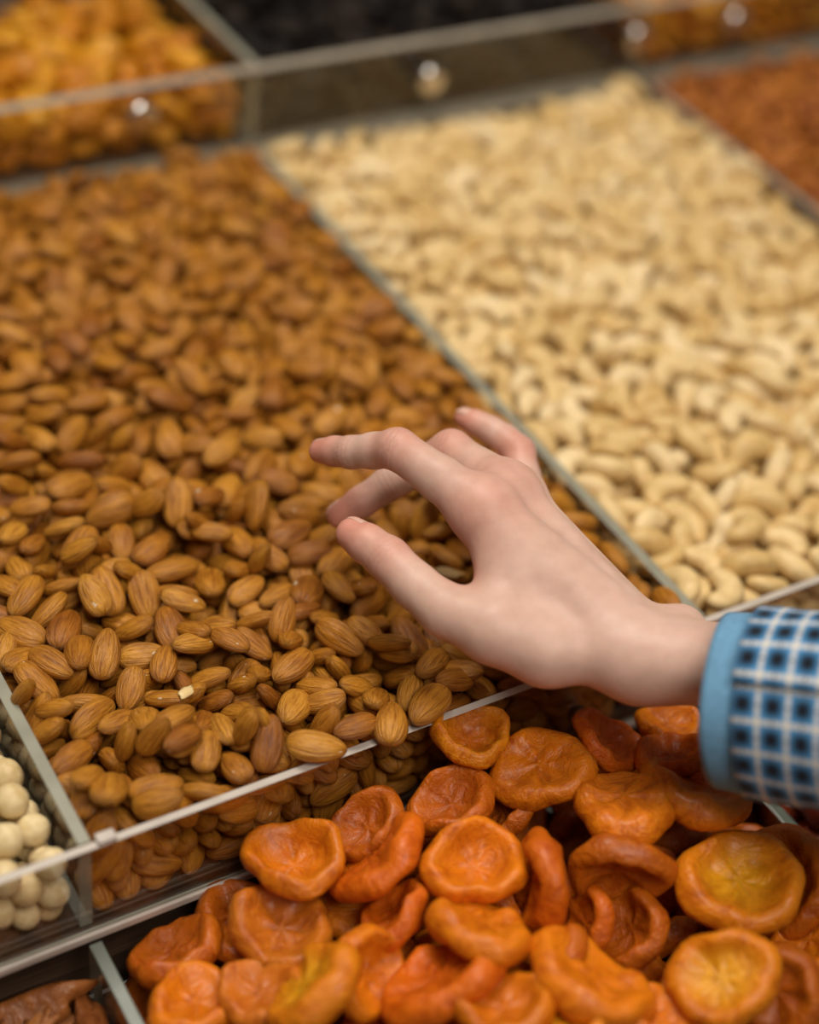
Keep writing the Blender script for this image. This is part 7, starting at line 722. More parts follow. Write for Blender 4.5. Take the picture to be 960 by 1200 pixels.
def heap(k):
    n, nmain, rows = HEAPS[k]; a = np.array(rows, float).reshape(n, 8)
    ang = np.linalg.norm(a[:,3:6], axis=1)/30; ax = a[:,3:6]/np.maximum(np.linalg.norm(a[:,3:6], axis=1, keepdims=True), 1e-6)
    q = np.hstack([np.cos(ang/2)[:,None], ax*np.sin(ang/2)[:,None]])
    if k in ('yellow', 'black'): a[:,1] += 60
    return a[:,:3]*1e-4, q, a[:,6].astype(int), a[:,7]*5e-4*GROW.get(k, 1.), nmain
GROW = dict(almond=.985, cashew=1.03)

# ------------------------------------------------------------------ labels: each nut is found from a landmark, by distance and clock direction
WORDS = ['half a','one','one and a half','two','two and a half','three','three and a half','four','four and a half','five','five and a half','six','six and a half','seven','seven and a half','eight','eight and a half','nine','nine and a half','ten','ten and a half','eleven']
CLOCK = ['twelve','one','two','three','four','five','six','seven','eight','nine','ten','eleven']
DIRS = ["pointing right","pointing up-right","pointing up","pointing up-left","pointing left","pointing down-left","pointing down","pointing down-right"]
used = set()
def where(pt, tip, unit, marks, noun, desc=''):
    x, y = project(pt); opts = []
    tx, ty = project(tip); d8 = DIRS[int(round(math.degrees(math.atan2(y-ty, tx-x))/45)) % 8] if tip is not None else ''
    for name, (mx, my) in marks.items():
        opts.append((math.hypot(x-mx, y-my), name, (mx, my)))
    opts.sort()
    for ds, name, (mx, my) in opts:
        n = int(round(ds/unit*2)); 
        if n < 1 or n > len(WORDS): continue
        c = CLOCK[int(round(math.degrees(math.atan2(x-mx, my-y))/30)) % 12]
        ln = 'length' if n < 3 else 'lengths'
        for form in (f"{noun} {WORDS[n-1]} {ln} from {name} towards {c} o'clock", f"{noun} {d8}, {WORDS[n-1]} {ln} from {name} towards {c} o'clock"):
            if form not in used and len(form.replace("-", " ").replace("'", " ").split()) <= 16:
                used.add(form); return form
    return None
def scatter(k, names, meshes, fine, mat, cat, group, marks, unit, noun, stuff_name, stuff_label, limit=300):
    pos, q, v, s, nmain = heap(k); nm = min(nmain, limit, len(pos))
    left = []
    for i in range(len(pos)):
        R = Quaternion(q[i]).to_matrix(); vi = int(v[i])
        if i < nm:
            tip = Vector(pos[i])+R@Vector((.5*s[i],0,0))
            lab = where(pos[i]*1000, np.array(tip)*1000, unit, marks, noun)
            if lab is None: left.append(i); continue
            o = link(names, meshes[vi]); o.location = pos[i]; o.rotation_mode = 'QUATERNION'; o.rotation_quaternion = q[i]; o.scale = (s[i],)*3
            tag(o, lab, cat, group)
        else: left.append(i)
    V, F, U, n = [], [], [], 0
    for i in left:
        vs, fs, uv = fine[int(v[i])]; R = np.array(Quaternion(q[i]).to_matrix())
        V.append(((vs*s[i])@R.T+pos[i])*50); F += [tuple(a+n for a in f) for f in fs]; n += len(vs); U += uv
    if V:
        o = link(stuff_name, make_mesh(stuff_name, np.vstack(V), F, [mat], U)); o.scale = (.02,)*3; tag(o, stuff_label, cat, None, 'stuff')
HANDMARKS = {'the thumb tip': (400,622), 'the index fingertip': (364,531)}
def meshes_of(name, fn, nl, nr, cnt, mat, **kw):
    out = []
    for v in range(cnt):
        vs, fs, uv = shape(fn, nl, nr, v, **kw); out.append(make_mesh(name, vs, fs, [mat], uv))
    return out
al = meshes_of('almond', almond_mesh, 22, 18, 6, M['almond'])
scatter('almond', 'almond', al, [shape(almond_mesh, 12, 12, v) for v in range(6)], M['almond'], 'almond', 'almonds in the heap', {**HANDMARKS, "the front panel's corner": (97,985), 'the thumb web': (543,680), 'the left rear knob': (160,130), 'the rear panel corner': (303,170), "the left divider's visible end": (2,806)},
    60, 'almond', 'almond_heap', 'the remaining blurred or half-buried brown almonds of the heap')
for x, y, z, sz, rot, lab in [(6.58, 5.11, 5.78, 0.95, 0.4, 'white flake of broken nut on the almonds above the front panel corner'), (20.46, 7.0, 5.75, 1.5, 2.2, 'pale nut flake on the almonds just under the thumb web')]:
    vs, fs, uv = shape(lump_mesh, 8, 8, 3, el=(1,.6,.16), rough=.22)
    o = link('almond_flake', make_mesh('almond_flake', vs*sz*.01, fs, [M['cashew']], uv)); o.location = (x*.01,y*.01,z*.01); o.rotation_euler = (.2,.1,rot)
    tag(o, lab, 'nut flake', 'pale flakes of broken nut')
ca = meshes_of('cashew_nut', cashew_mesh, 20, 14, 6, M['cashew'])
scatter('cashew', 'cashew_nut', ca, [shape(cashew_mesh, 12, 10, v) for v in range(6)], M['cashew'], 'cashew', 'cashews in the heap', {"the cuff's top": (872,727), "the little fingertip": (540,486), 'the wrist': (770,708), 'the middle knuckle': (604,562), 'the second rear knob': (498,88), "the cashew tray's far corner": (800,108), 'the middle divider edge': (548,425)},
    62, 'pale cashew', 'cashew_heap', 'the remaining blurred pale cashews of the heap beside the almonds')
LK = dict(el=(1,.95,.93), rough=.05)
scatter('hazelnut', 'hazelnut', meshes_of('hazelnut', lump_mesh, 14, 16, 5, M['hazelnut'], **LK), [shape(lump_mesh, 9, 10, v, **LK) for v in range(5)], M['hazelnut'], 'hazelnut', 'blanched hazelnuts in the corner tray', {"the front panel's corner": (97,985), "the left divider's visible end": (2,806)},
    40, 'round white hazelnut', 'hazelnut_heap', 'the other blanched hazelnuts further down the white heap')
LK = dict(el=(1,.62,.5), rough=.16)
scatter('red', 'dried_fruit_piece', meshes_of('dried_fruit_piece', lump_mesh, 12, 12, 5, M['red'], **LK), [shape(lump_mesh, 8, 8, v, **LK) for v in range(5)], M['red'], 'dried fruit', 'reddish-brown dried fruit in the far corner', {"the cashew tray's far corner": (800,108), 'the last rear knob': (855,20), 'the far divider end': (958,228)},
    34, 'reddish-brown fruit piece', 'dried_fruit_heap', 'the other reddish-brown dried fruit pieces beyond the cashews')
LK = dict(el=(1,.75,.45), rough=.22)
scatter('yellow', 'dried_fruit_piece', meshes_of('dried_fruit_piece', lump_mesh, 12, 12, 5, M['yellow'], **LK), [shape(lump_mesh, 8, 8, v, **LK) for v in range(5)], M['yellow'], 'dried fruit', 'yellow dried fruit in the rear trays', {'the left rear knob': (160,130), "the rear divider's near end": (300,82), 'the third rear knob': (740,40), 'the last rear knob': (855,20)},
    40, 'blurred yellow fruit piece', 'dried_fruit_heap', 'the other yellow dried fruit pieces of the rear trays')
LK = dict(el=(1,.7,.55), rough=.2)
scatter('black', 'prune', meshes_of('prune', lump_mesh, 12, 12, 5, M['black'], **LK), [shape(lump_mesh, 8, 8, v, **LK) for v in range(5)], M['black'], 'prune', 'black dried fruit in the rear tray', {"the rear divider's near end": (300,82), 'the second rear knob': (498,88), 'the third rear knob': (740,40)},
    40, 'blurred black prune', 'prune_heap', 'the other black prunes of the rear tray')
LK = dict(el=(1,.75,.45), rough=.22)
scatter('darkred', 'dried_fruit_piece', meshes_of('dried_fruit_piece', lump_mesh, 12, 12, 5, M['darkred'], **LK), [shape(lump_mesh, 8, 8, v, **LK) for v in range(5)], M['darkred'], 'dried fruit', 'dark red dried fruit past the lower divider', {"the cuff's top": (872,727)},
    60, 'dark red fruit piece', 'dried_fruit_heap', 'the other dark red dried fruit pieces hidden behind the sleeve')
LK = dict(el=(1,.36,.27), rough=.3, freq=3.)
scatter('date', 'dried_date', meshes_of('dried_date', lump_mesh, 22, 14, 5, M['date'], **LK), [shape(lump_mesh, 10, 10, v, **LK) for v in range(5)], M['date'], 'date', 'brown dried fruit in the bottom corner', {"the lower divider's near end": (101,1095)},
    60, 'shrivelled brown date', 'date_heap', 'the other shrivelled brown dates of the bottom corner tray')

# ------------------------------------------------------------------ dried apricots: the top layer one by one, then the fruit beneath
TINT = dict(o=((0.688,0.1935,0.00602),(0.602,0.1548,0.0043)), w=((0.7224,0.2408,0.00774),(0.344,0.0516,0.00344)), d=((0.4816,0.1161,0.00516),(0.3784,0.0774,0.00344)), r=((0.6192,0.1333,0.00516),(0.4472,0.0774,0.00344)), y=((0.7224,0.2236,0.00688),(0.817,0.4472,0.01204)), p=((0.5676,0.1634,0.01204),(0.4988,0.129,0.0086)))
def apricot(mesh, colkey, lab, rnd):
    o = link('dried_apricot', mesh); a, b = TINT[colkey]; f = rnd.uniform(.88,1.1)
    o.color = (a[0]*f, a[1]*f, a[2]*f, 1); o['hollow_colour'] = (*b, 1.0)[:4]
    return tag(o, lab, 'apricot', 'dried apricots in the lower tray')
rnd = random.Random(4)
for i, (x,y,z, ax,ay,az, nx,ny,nz, size, ck, dent, lab) in enumerate([
(168.7, -11.2, 46.0, 0.786, -0.617, -0.052, 0.057, -0.013, 0.998, 34.7, 'w', 0.9, 'curled apricot with dark inner hollow leaning on the clear rail under the thumb'),
(188.0, -37.7, 43.0, 0.886, -0.413, 0.211, -0.241, -0.022, 0.97, 43.0, 'o', 0.22, 'broad flat apricot facing up just below the wrist'),
(206.0, -71.6, 46.0, 0.874, -0.459, 0.159, -0.016, 0.3, 0.954, 44.9, 'o', 0.12, 'plump pale orange apricot directly below the cuff end, lying on another'),
(191.0, -92.1, 38.0, 0.832, -0.553, 0.041, -0.542, -0.827, -0.153, 41.9, 'd', 0.5, 'dull brown-orange apricot with dark pit, beneath the plump pale one'),
(79.6, -23.2, 27.0, 0.874, -0.459, 0.159, -0.1, 0.151, 0.983, 42.6, 'o', 1.0, 'thick-rimmed cupped apricot lying level in front of the almond bin panel'),
(113.6, -22.5, 28.0, 0.852, -0.065, 0.52, -0.513, 0.099, 0.853, 33.7, 'd', 0.7, 'dark wrinkled apricot touching the panel behind the cupped level one'),
(108.8, -42.2, 29.0, 0.811, 0.031, 0.584, -0.451, 0.669, 0.591, 46.1, 'r', 0.2, 'narrow apricot standing on edge beside the thick-rimmed level one'),
(149.1, -30.8, 34.0, 0.895, -0.265, 0.358, -0.338, 0.119, 0.933, 36.9, 'd', 0.7, 'wrinkled brownish apricot between the rail-leaning one and the cupped one'),
(138.4, -64.9, 39.0, 0.814, -0.581, 0.001, -0.083, -0.115, 0.99, 41.5, 'o', 0.8, 'open cupped apricot with a small pale spot inside'),
(159.0, -83.2, 38.0, 0.289, 0.586, 0.757, -0.925, 0.374, 0.064, 42.7, 'r', 0.2, 'slim apricot standing upright between two round ones'),
(124.6, -91.4, 36.0, 0.77, -0.633, -0.079, 0.37, 0.343, 0.863, 41.6, 'o', 0.2, 'apricot seen side-on beneath the open cupped one'),
(230.7, -119.8, 40.0, 0.838, -0.543, 0.054, -0.081, -0.026, 0.996, 52.2, 'y', 0.55, 'large cupped apricot glowing yellow in its hollow'),
(258.7, -122.6, 26.0, 0.654, 0.272, 0.706, -0.756, 0.196, 0.624, 49.4, 'd', 0.4, 'dull apricot half hidden behind the large yellow-hollowed one'),
(194.2, -154.0, 42.0, 0.873, -0.133, 0.469, -0.484, -0.116, 0.867, 42.1, 'y', 0.4, 'yellow-faced apricot at the bottom, below the large cupped one'),
(237.4, -78.6, 44.0, 0.77, -0.633, -0.079, 0.382, 0.359, 0.852, 49.1, 'o', 0.2, 'long thin orange apricot under the cuff'),
(223.6, -36.0, 42.0, 0.491, -0.773, -0.403, 0.376, -0.229, 0.898, 33.7, 'r', 0.8, 'dark red folded apricot beneath the wrist'),
(242.0, -56.9, 46.0, 0.895, -0.341, 0.286, -0.146, 0.382, 0.912, 31.9, 'r', 0.6, 'glossy red apricot at the lower edge of the cuff'),
(256.8, -38.8, 38.0, 0.858, -0.502, 0.107, -0.028, 0.163, 0.986, 31.5, 'o', 0.5, 'orange apricot against the panel beneath the forearm'),
(27.4, -24.3, -4.0, 0.896, -0.291, 0.335, -0.191, 0.428, 0.883, 38.3, 'd', 0.5, 'brownish folded apricot next to the lower glass divider'),
(64.8, -42.9, 12.0, 0.814, -0.581, 0.001, -0.035, -0.048, 0.998, 43.4, 'p', 0.5, 'flat wrinkled apricot below the thick-rimmed level one'),
(58.2, -81.1, 25.0, 0.783, 0.085, 0.617, -0.521, 0.631, 0.574, 43.8, 'y', 0.2, 'bright yellow-orange apricot on edge near the bottom of the photo'),
(83.0, -79.9, 20.0, 0.05, -0.739, -0.672, 0.361, -0.614, 0.702, 36.9, 'o', 0.7, 'orange apricot right of the bright one on edge'),
(22.9, -52.2, 2.0, 0.8, -0.599, -0.026, 0.125, 0.124, 0.984, 37.0, 'o', 0.5, 'plump orange apricot in the bottom corner by the divider'),
(45.0, -65.8, 12.0, 0.89, -0.39, 0.236, -0.165, 0.207, 0.964, 36.1, 'p', 0.5, 'pinkish wrinkled apricot between two bright ones at the bottom'),
(105.6, -99.0, 25.0, 0.889, -0.213, 0.404, -0.201, 0.613, 0.765, 49.7, 'r', 0.3, 'long reddish apricot lying slanted at the bottom middle'),
(116.1, -123.3, 33.0, 0.89, -0.39, 0.236, -0.123, 0.294, 0.948, 38.3, 'o', 0.5, 'blurred apricot cut off by the bottom edge, below the side-on one'),
(150.5, -129.3, 36.0, 0.679, -0.704, -0.209, 0.44, 0.161, 0.884, 50.5, 'o', 0.4, 'long orange apricot slanting down towards the yellow-faced one'),
(146.4, -107.8, 26.0, 0.852, -0.065, 0.52, -0.405, 0.548, 0.732, 34.6, 'd', 0.4, 'dark apricot behind the long slanting one'),
(105.5, -62.5, 22.0, 0.836, -0.024, 0.548, -0.456, 0.525, 0.719, 32.5, 'r', 0.4, 'reddish apricot tucked under the narrow one on edge'),
(218.2, -162.5, 30.0, 0.537, 0.395, 0.745, -0.767, -0.139, 0.627, 39.0, 'd', 0.4, 'dull orange apricot at the bottom beside the yellow-faced one'),
(190.6, -108.0, 18.0, 0.654, 0.272, 0.706, -0.756, 0.203, 0.622, 34.5, 'd', 0.5, 'deep shaded apricot in the gap under the dull pitted one'),
(173.7, -99.9, 20.0, 0.537, 0.395, 0.745, -0.832, 0.394, 0.391, 31.6, 'r', 0.4, 'small reddish apricot in the dark gap beside the upright one'),
(251.2, -78.6, 42.0, 0.614, -0.737, -0.285, 0.382, -0.039, 0.923, 28.1, 'r', 0.5, 'small dark red apricot right under the cuff'),
(134.8, -139.0, 34.0, 0.89, -0.39, 0.236, -0.086, 0.365, 0.927, 35.0, 'y', 0.4, 'yellowish apricot cut by the bottom edge beneath the long slanting one'),
(170.8, -38.9, 26.0, 0.654, 0.272, 0.706, -0.757, 0.253, 0.603, 34.5, 'd', 0.5, 'brown apricot in the gap behind the broad flat one'),
(164.2, -150.3, 30.0, 0.718, -0.678, -0.158, 0.283, 0.077, 0.956, 35.4, 'o', 0.5, 'orange apricot cut by the bottom edge, second from the yellow-faced one'),
(250.1, -147.1, 24.0, 0.824, 0.003, 0.566, -0.559, 0.168, 0.812, 34.4, 'o', 0.5, 'orange apricot at the photo edge below the large cupped one')]):
    o = apricot(apricot_mesh(i, dent), ck, lab, rnd)
    n = Vector((nx,ny,nz)).normalized(); a = Vector((ax,ay,az)); a = (a-n*a.dot(n)).normalized(); b = n.cross(a)
    o.matrix_world = Matrix.LocRotScale(Vector((x,y,z))*MM, Matrix((a,b,n)).transposed().to_quaternion(), Vector((size*MM,)*3))
    used.add(lab)
pos, q, v, s, nm = heap('apricot')
under = [apricot_mesh(100+k, .5) for k in range(5)]
MARKS = {'the level cupped apricot': (345,1005), 'the large yellow-hollowed apricot': (868,1033), 'the slim upright apricot': (636,1032), "the cuff's lower corner": (850,915), "the lower divider's near end": (101,1095)}
rest_v, rest_f, rest_h = [], [], []
for i in range(len(pos)):
    px, py = project(pos[i]*1000)
    lab = where(pos[i]*1000, pos[i]*1000+np.array((1,0,0)), 125, MARKS, 'half-buried apricot') if i < nm and -40 < px < 1000 and py < 1260 else None
    if lab:
        o = apricot(under[int(v[i])], rnd.choice('dddro'), lab, rnd)
        o.location = pos[i]; o.rotation_mode = 'QUATERNION'; o.rotation_quaternion = q[i]; o.scale = (s[i],)*3
    elif i >= nm and pos[i][2] < -.014:
        gv, gf, gh = apricot_geo(100+int(v[i]), .5, nr=16); R = np.array(Quaternion(q[i]).to_matrix()); n0 = len(rest_h)
        rest_v += list(((np.array(gv)*s[i]*.7)@R.T+pos[i])*25); rest_f += [tuple(a+n0 for a in f) for f in gf]; rest_h += gh
m = make_mesh('apricot_heap', rest_v, rest_f, [M['apricot']]); a = m.attributes.new('hollow', 'FLOAT', 'POINT'); a.data.foreach_set('value', rest_h)
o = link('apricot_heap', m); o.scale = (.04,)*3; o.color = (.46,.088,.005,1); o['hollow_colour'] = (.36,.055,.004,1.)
tag(o, 'the dark apricots buried deep under the upper layer of fruit', 'apricot', None, 'stuff')

# ------------------------------------------------------------------ the hand: joints in mm with radii, grown into one surface
HAND = {'palm': [[217.8, -47.3, 104.9, 14.5, 190.7, 34.7, 127.1, 10], [224.3, -43.7, 99.8, 13.5, 208.8, 44.6, 122.6, 10.0], [230.1, -40.5, 95.3, 11.5, 220.7, 53.0, 111.0, 9], [230.1, -40.5, 95.3, 10, 229.7, 59.1, 95.2, 7.5], [190.7, 34.7, 127.1, 10, 208.8, 44.6, 122.6, 10], [208.8, 44.6, 122.6, 10, 220.7, 53.0, 111.0, 9], [220.7, 53.0, 111.0, 9, 229.7, 59.1, 95.2, 7.5], [217.8, -47.3, 104.9, 13.5, 188.0, -24.1, 101.3, 11.5], [188.0, -24.1, 101.3, 11.5, 190.7, 34.7, 127.1, 8], [171.8, -8.5, 105.3, 11, 187.6, 14.0, 114.4, 8]],
 'arm': [[217.8, -47.3, 104.9, 13.5, 254.0, -100.6, 130.3, 15.5], [230.1, -40.5, 95.3, 12, 269.6, -93.7, 119.9, 15.5], [224.3, -43.7, 99.8, 13.0, 261.8, -97.2, 125.1, 16], [254.0, -100.6, 130.3, 15.5, 321.9, -200.6, 174.3, 23], [269.6, -93.7, 119.9, 15.5, 340.6, -192.3, 161.8, 23]],
 'fingers': [[[190.7, 34.7, 127.1, 10.3], [180.7, 53.4, 133.5, 9.6], [170.2, 72.8, 138.7, 8.7], [165.8, 83.9, 130.8, 7.6], [160.5, 92.8, 124.9, 7.0], [157.2, 101.4, 120.0, 6.5], [153.7, 107.0, 116.9, 5.4]], [[208.8, 44.6, 122.6, 10.0], [207.8, 64.7, 121.1, 9.6], [205.4, 82.5, 119.5, 9.2], [195.6, 89.8, 107.4, 8.2], [183.0, 94.4, 98.6, 7.6], [170.9, 96.3, 90.6, 7.0], [161.3, 98.2, 84.3, 6.0]], [[220.7, 53.0, 111.0, 9.2], [227.1, 67.4, 101.5, 8.8], [229.0, 83.8, 92.1, 8.2], [227.0, 97.1, 83.5, 7.6], [223.1, 106.5, 75.9, 7.0], [220.3, 112.9, 69.3, 6.0]], [[229.7, 59.1, 95.2, 8.2], [240.0, 71.4, 100.2, 7.8], [245.3, 84.8, 104.3, 7.5], [243.5, 93.9, 105.6, 6.6], [240.2, 102.2, 106.5, 6.1], [236.7, 109.3, 106.4, 5.6], [233.8, 114.3, 106.1, 4.8]], [[188.0, -24.1, 101.3, 12.0], [171.8, -8.5, 105.3, 12.5], [159.2, 8.2, 106.4, 11.0], [153.7, 24.1, 108.6, 9.6], [150.2, 40.3, 110.9, 9.2], [146.8, 52.2, 110.7, 8.2], [144.3, 60.1, 110.4, 7.2]]],
 'styloid': [246.8, -37.5, 104.1, 8.0],
 'tendons': [[192.2, 34.5, 128.7, 9.8, 192.0, 35.5, 129.0, 9.8], [196.8, 30.3, 132.2, 3.0, 224.2, -40.2, 113.6, 2.4], [210.3, 44.4, 124.2, 9.8, 210.1, 45.4, 124.5, 9.8], [214.9, 40.2, 127.7, 3.0, 228.8, -37.3, 109.9, 2.4], [222.2, 52.8, 112.6, 8.8, 222.0, 53.8, 112.9, 8.8], [226.1, 48.6, 115.4, 3.0, 233.4, -34.4, 106.1, 2.4], [231.2, 58.9, 96.8, 7.6, 231.0, 59.9, 97.1, 7.6], [234.3, 54.8, 98.7, 3.0, 237.3, -32.0, 103.0, 2.4]],
 'blush': [[190.7, 34.7, 127.1, 16], [208.8, 44.6, 122.6, 15], [170.2, 72.8, 138.7, 11], [153.7, 107.0, 116.9, 15], [205.4, 82.5, 119.5, 12], [161.3, 98.2, 84.3, 17], [144.3, 60.1, 110.4, 17], [245.3, 84.8, 104.3, 11], [233.8, 114.3, 106.1, 12], [174.0, 17.5, 108.4, 10], [150.2, 40.3, 110.9, 11]],
 'nails': [[144.3, 60.1, 110.4, -0.302, 0.953, -0.036, 0.808, 0.275, 0.521, 7.2, 8.2, 11.5, 8.291561975888499], [153.7, 107.0, 116.9, -0.48, 0.768, -0.425, 0.647, 0.637, 0.42, 5.4, 6.5, 9, 7.295203903935784], [161.3, 98.2, 84.3, -0.825, 0.163, -0.541, 0.065, 0.978, 0.197, 6.0, 7.0, 9, 11.638728452885216], [220.3, 112.9, 69.3, -0.291, 0.666, -0.687, 0.504, 0.717, 0.482, 6.0, 7.0, 8.5, 9.610411021387176], [233.8, 114.3, 106.1, -0.501, 0.864, -0.052, 0.25, 0.202, 0.947, 4.8, 5.6, 7.5, 5.787918451395102]],
 'creases': [([170.2, 72.8, 138.7], [-0.438, 0.896, -0.079]), ([160.5, 92.8, 124.9], [-0.386, 0.785, -0.485]), ([205.4, 82.5, 119.5], [-0.392, 0.807, -0.441]), ([183.0, 94.4, 98.6], [-0.808, 0.213, -0.55]), ([245.3, 84.8, 104.3], [0.15, 0.961, 0.231]), ([240.2, 102.2, 106.5], [-0.403, 0.914, 0.047]), ([150.2, 40.3, 110.9], [-0.238, 0.969, 0.072])]}
def surface_nets(F, org, h):
    sg = F < 0; nx, ny, nz = F.shape
    corners = [(i,j,k) for i in (0,1) for j in (0,1) for k in (0,1)]
    sub = lambda A, c: A[c[0]:nx-1+c[0], c[1]:ny-1+c[1], c[2]:nz-1+c[2]]
    cnt = sum(sub(sg, c).astype('i1') for c in corners); act = (cnt > 0) & (cnt < 8)
    ii = np.argwhere(act); idm = -np.ones(act.shape, int); idm[act] = np.arange(len(ii))
    acc = np.zeros((len(ii),3)); num = np.zeros(len(ii))
    vals = {c: F[ii[:,0]+c[0], ii[:,1]+c[1], ii[:,2]+c[2]] for c in corners}
    for a in corners:
        for ax in range(3):
            if a[ax]: continue
            b = list(a); b[ax] = 1; b = tuple(b); va, vb = vals[a], vals[b]; m = (va < 0) != (vb < 0)
            t = va[m]/(va[m]-vb[m]); P = np.tile(np.array(a, float), (m.sum(),1)); P[:,ax] += t
            acc[m] += P; num[m] += 1
    V = (ii+acc/num[:,None])*h+org
    faces = []
    for ax in range(3):
        o1, o2 = [(1,2),(2,0),(0,1)][ax]
        a = sg[:nx-1,:ny-1,:nz-1]; sl = [slice(0,nx-1),slice(0,ny-1),slice(0,nz-1)]; sl[ax] = slice(1,[nx,ny,nz][ax])
        b = sg[tuple(sl)]; e = np.argwhere(a != b); e = e[(e[:,o1] > 0) & (e[:,o2] > 0)]
        d1 = np.zeros(3,int); d1[o1] = 1; d2 = np.zeros(3,int); d2[o2] = 1
        g = lambda w: idm[w[:,0],w[:,1],w[:,2]]
        Q = np.stack([g(e), g(e-d1), g(e-d1-d2), g(e-d2)], 1); flip = ~a[e[:,0],e[:,1],e[:,2]]
        Q[flip] = Q[flip][:, ::-1]; faces.append(Q)
    return V, np.vstack(faces)
def grow_hand(h=1.25):
    caps = HAND['palm']+HAND['arm']; chains = HAND['fingers']
    allp = np.array([c[0:3] for c in caps]+[c[4:7] for c in caps]+[p[:3] for ch in chains for p in ch])
    org = allp.min(0)-32; dim = np.ceil((allp.max(0)+32-org)/h).astype(int)
    F = np.full(dim, 60., 'f4')
    def part(a, ra, b, rb, pad):
        lo = np.maximum(((np.minimum(a,b)-max(ra,rb)-pad-org)/h).astype(int), 0); hi = np.minimum(((np.maximum(a,b)+max(ra,rb)+pad-org)/h).astype(int)+2, dim)
        sl = tuple(slice(l, u) for l, u in zip(lo, hi))
        X = [((np.arange(l, u)*h+o).astype('f4')) for l, u, o in zip(lo, hi, org)]
        px, py, pz = X[0][:,None,None]-a[0], X[1][None,:,None]-a[1], X[2][None,None,:]-a[2]
        ab = b-a; L2 = max(ab@ab, 1e-6)
        t = np.clip((px*ab[0]+py*ab[1]+pz*ab[2])/L2, 0, 1)
        d = np.sqrt((px-t*ab[0])**2+(py-t*ab[1])**2+(pz-t*ab[2])**2)-(ra+t*(rb-ra))
        return sl, d.astype('f4')
    def smin(x, y, k):
        hh = np.clip(.5+.5*(y-x)/k, 0, 1); return y+(x-y)*hh-k*hh*(1-hh)
    for c in caps:
        sl, d = part(np.array(c[:3]), c[3], np.array(c[4:7]), c[7], 24); F[sl] = smin(F[sl], d, 11.)
    for c in HAND['tendons']:
        sl, d = part(np.array(c[:3]), c[3], np.array(c[4:7]), c[7], 20); F[sl] = smin(F[sl], d, 7.)
    c = HAND['styloid']; sl, d = part(np.array(c[:3]), c[3], np.array(c[:3])+.01, c[3], 20); F[sl] = smin(F[sl], d, 12.)
    P = F.copy(); out = F
    for ch in chains:
        G = np.full(dim, 60., 'f4')
        for a, b in zip(ch, ch[1:]):
            sl, d = part(np.array(a[:3]), a[3], np.array(b[:3]), b[3], 16); G[sl] = smin(G[sl], d, 2.5)
        m = G < 40
        lo = np.maximum(np.argwhere(m).min(0), 0); hi = np.argwhere(m).max(0)+1; sl = tuple(slice(l, u) for l, u in zip(lo, hi))
        out[sl] = np.minimum(out[sl], np.where(G[sl] < 40, smin(P[sl], G[sl], 9.), out[sl]))
    return surface_nets(out, org, h)
hv, hf = grow_hand()
hm = make_mesh('person', hv*MM, [tuple(int(a) for a in f) for f in hf], [M['skin']])
bl = np.zeros(len(hv)); cr = np.zeros(len(hv))
for x,y,z,r in HAND['blush']: bl = np.maximum(bl, np.exp(-((hv-np.array((x,y,z)))**2).sum(1)/(r*r)*1.1))
for (p, ax) in HAND['creases']:          # skin folds around each finger joint
    p = np.array(p); ax = np.array(ax); d = hv-p; along = d@ax; rad = np.sqrt(np.maximum((d**2).sum(1)-along**2, 0))
    for off in (-2.2, 0, 2.2): cr = np.maximum(cr, np.exp(-((along-off)/.75)**2)*(rad < 14)*(.8 if off else 1.))
for nm_, ar in (('blush', bl), ('crease', cr)):
    a = hm.attributes.new(nm_, 'FLOAT', 'POINT'); a.data.foreach_set('value', ar.astype('f4'))
person = link('person', hm)
sm = person.modifiers.new('smooth', 'SMOOTH'); sm.factor = .5; sm.iterations = 5
tag(person, 'reaching hand and wrist in a blue plaid shirt cuff, fingers curled above the almonds', 'person')
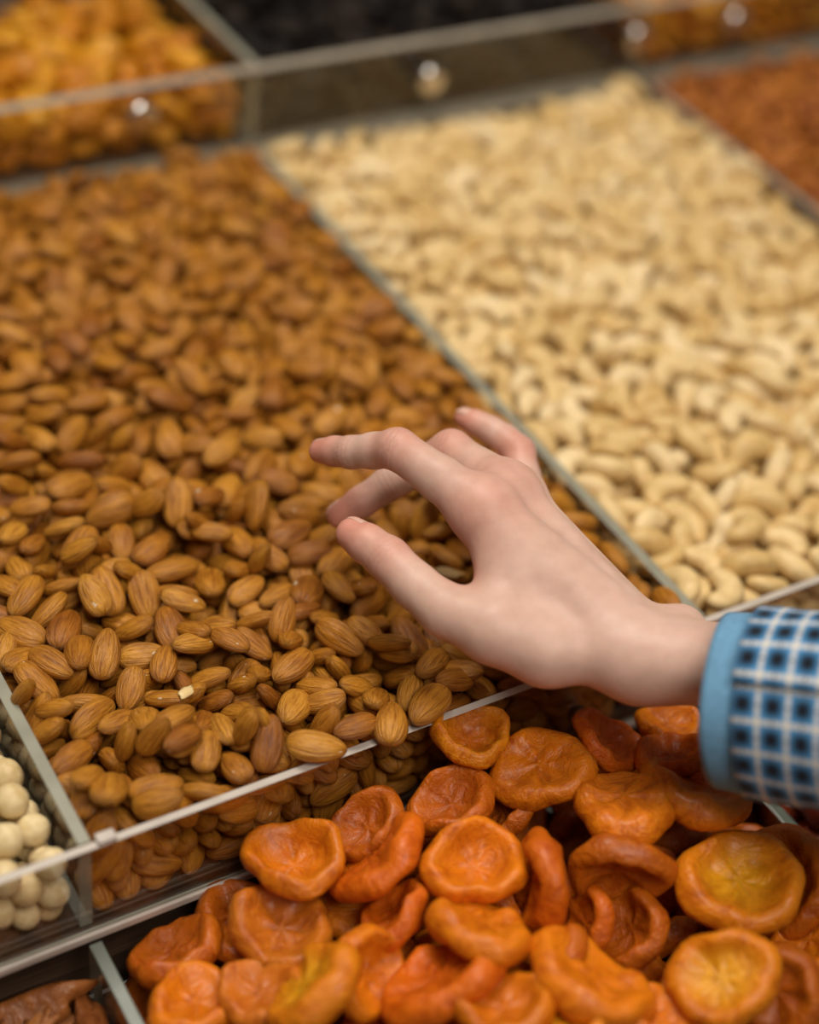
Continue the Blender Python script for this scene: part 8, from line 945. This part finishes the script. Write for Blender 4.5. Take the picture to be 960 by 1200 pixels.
for px,py,pz, tx,ty,tz, dx,dy,dz, r0, r1, ln, sg in HAND['nails']:
    P = np.array((px,py,pz)); t = np.array((tx,ty,tz)); d = np.array((dx,dy,dz)); s_ = np.cross(t, d); vs, fs = [], []
    nu, nv = 9, 11
    for layer in (0, 1):
        for i in range(nu):
            u = i/(nu-1); al_ = r0*.78-u*ln                        # from the free edge back to the cuticle
            rr = r0+(r1-r0)*min(1,max(0,-al_/sg)); rr = math.sqrt(max(rr*rr-max(al_,0)**2, (rr*.55)**2))
            hw = .92*(1-.55*max(0,(u-.72)/.28)**2)*(1-.35*max(0,(.18-u)/.18)**2)
            for j in range(nv):
                a = (j/(nv-1)*2-1)*hw
                q_ = P+t*(al_+(0 if u > .1 else .3))+ (d*math.cos(a)+s_*math.sin(a))*(rr+(.28 if layer == 0 else -.5)*(1 if .02 < u < .95 else .2))
                vs.append(q_*MM)
    n1 = nu*nv
    for i in range(nu-1):
        for j in range(nv-1):
            a = i*nv+j; fs.append((a,a+1,a+nv+1,a+nv)); fs.append((n1+a,n1+a+nv,n1+a+nv+1,n1+a+1))
    for i in range(nu-1):
        for j in (0,nv-1):
            a = i*nv+j; fs.append((a,a+nv,n1+a+nv,n1+a))
    for j in range(nv-1):
        for i in (0,nu-1):
            a = i*nv+j; fs.append((a,a+1,n1+a+1,n1+a))
    link('fingernail', make_mesh('fingernail', vs, fs, [M['nail']]), person)

# shirt: chambray edge, plaid cuff with an overlapping flap, sleeve
C0, SA, SV, SW = (np.array(v_) for v_ in [[234.3, -80.9, 106.6], [0.5435, -0.7604, 0.3554], [0.3557, 0.5922, 0.7231], [-0.7603, -0.2666, 0.5923]])
CELL = 11.3
def tube(name, s0, s1, ra, a0, a1, grow, mat, ns=14, na=72, thick=1.3, uoff=(0,0), fold=0., lip=0.):
    """a sheet wrapped round the arm between angles a0..a1; ra adds to the half axes 34 x 32 mm"""
    vs, uv, fs = [], [], []
    for i in range(ns+1):
        s = s0+(s1-s0)*i/ns
        for j in range(na+1):
            a = a0+(a1-a0)*j/na; e = ra+grow*(s-s0)+fold*(math.sin(3*a+s*.05)+.6*math.sin(5*a-s*.09+1))*min(1,(s-s0)/30+.15)+lip*(j/na)
            e += .5*math.sin(4*a+s*.13)
            p = C0+SA*s+SV*math.cos(a)*(34+e)+SW*math.sin(a)*(32+e)-np.array((0,0,1))*.0004*s*s
            vs.append(p*MM); uv.append((s/CELL+uoff[0], a*33/CELL+uoff[1]))
    U = []
    for i in range(ns):
        for j in range(na):
            q4 = (i*(na+1)+j, i*(na+1)+j+1, (i+1)*(na+1)+j+1, (i+1)*(na+1)+j); fs.append(q4); U += [uv[k_] for k_ in q4]
    o = link(name, make_mesh(name, vs, fs, [mat], U), person)
    sd = o.modifiers.new('cloth', 'SOLIDIFY'); sd.thickness = thick*MM; sd.offset = 0
    return o
TAU = 2*math.pi
tube('cuff_edging', 0, 15, 0, 0, TAU, 0, M['chambray'], ns=6)
tube('shirt_cuff', 12.5, 72, 1.6, 1.1, 1.1+TAU*1.04, .03, M['plaid'], lip=2.2)
tube('shirt_sleeve', 66, 330, 1.0, 0, TAU, .075, M['plaid'], ns=40, fold=2.5, uoff=(.3,.4))
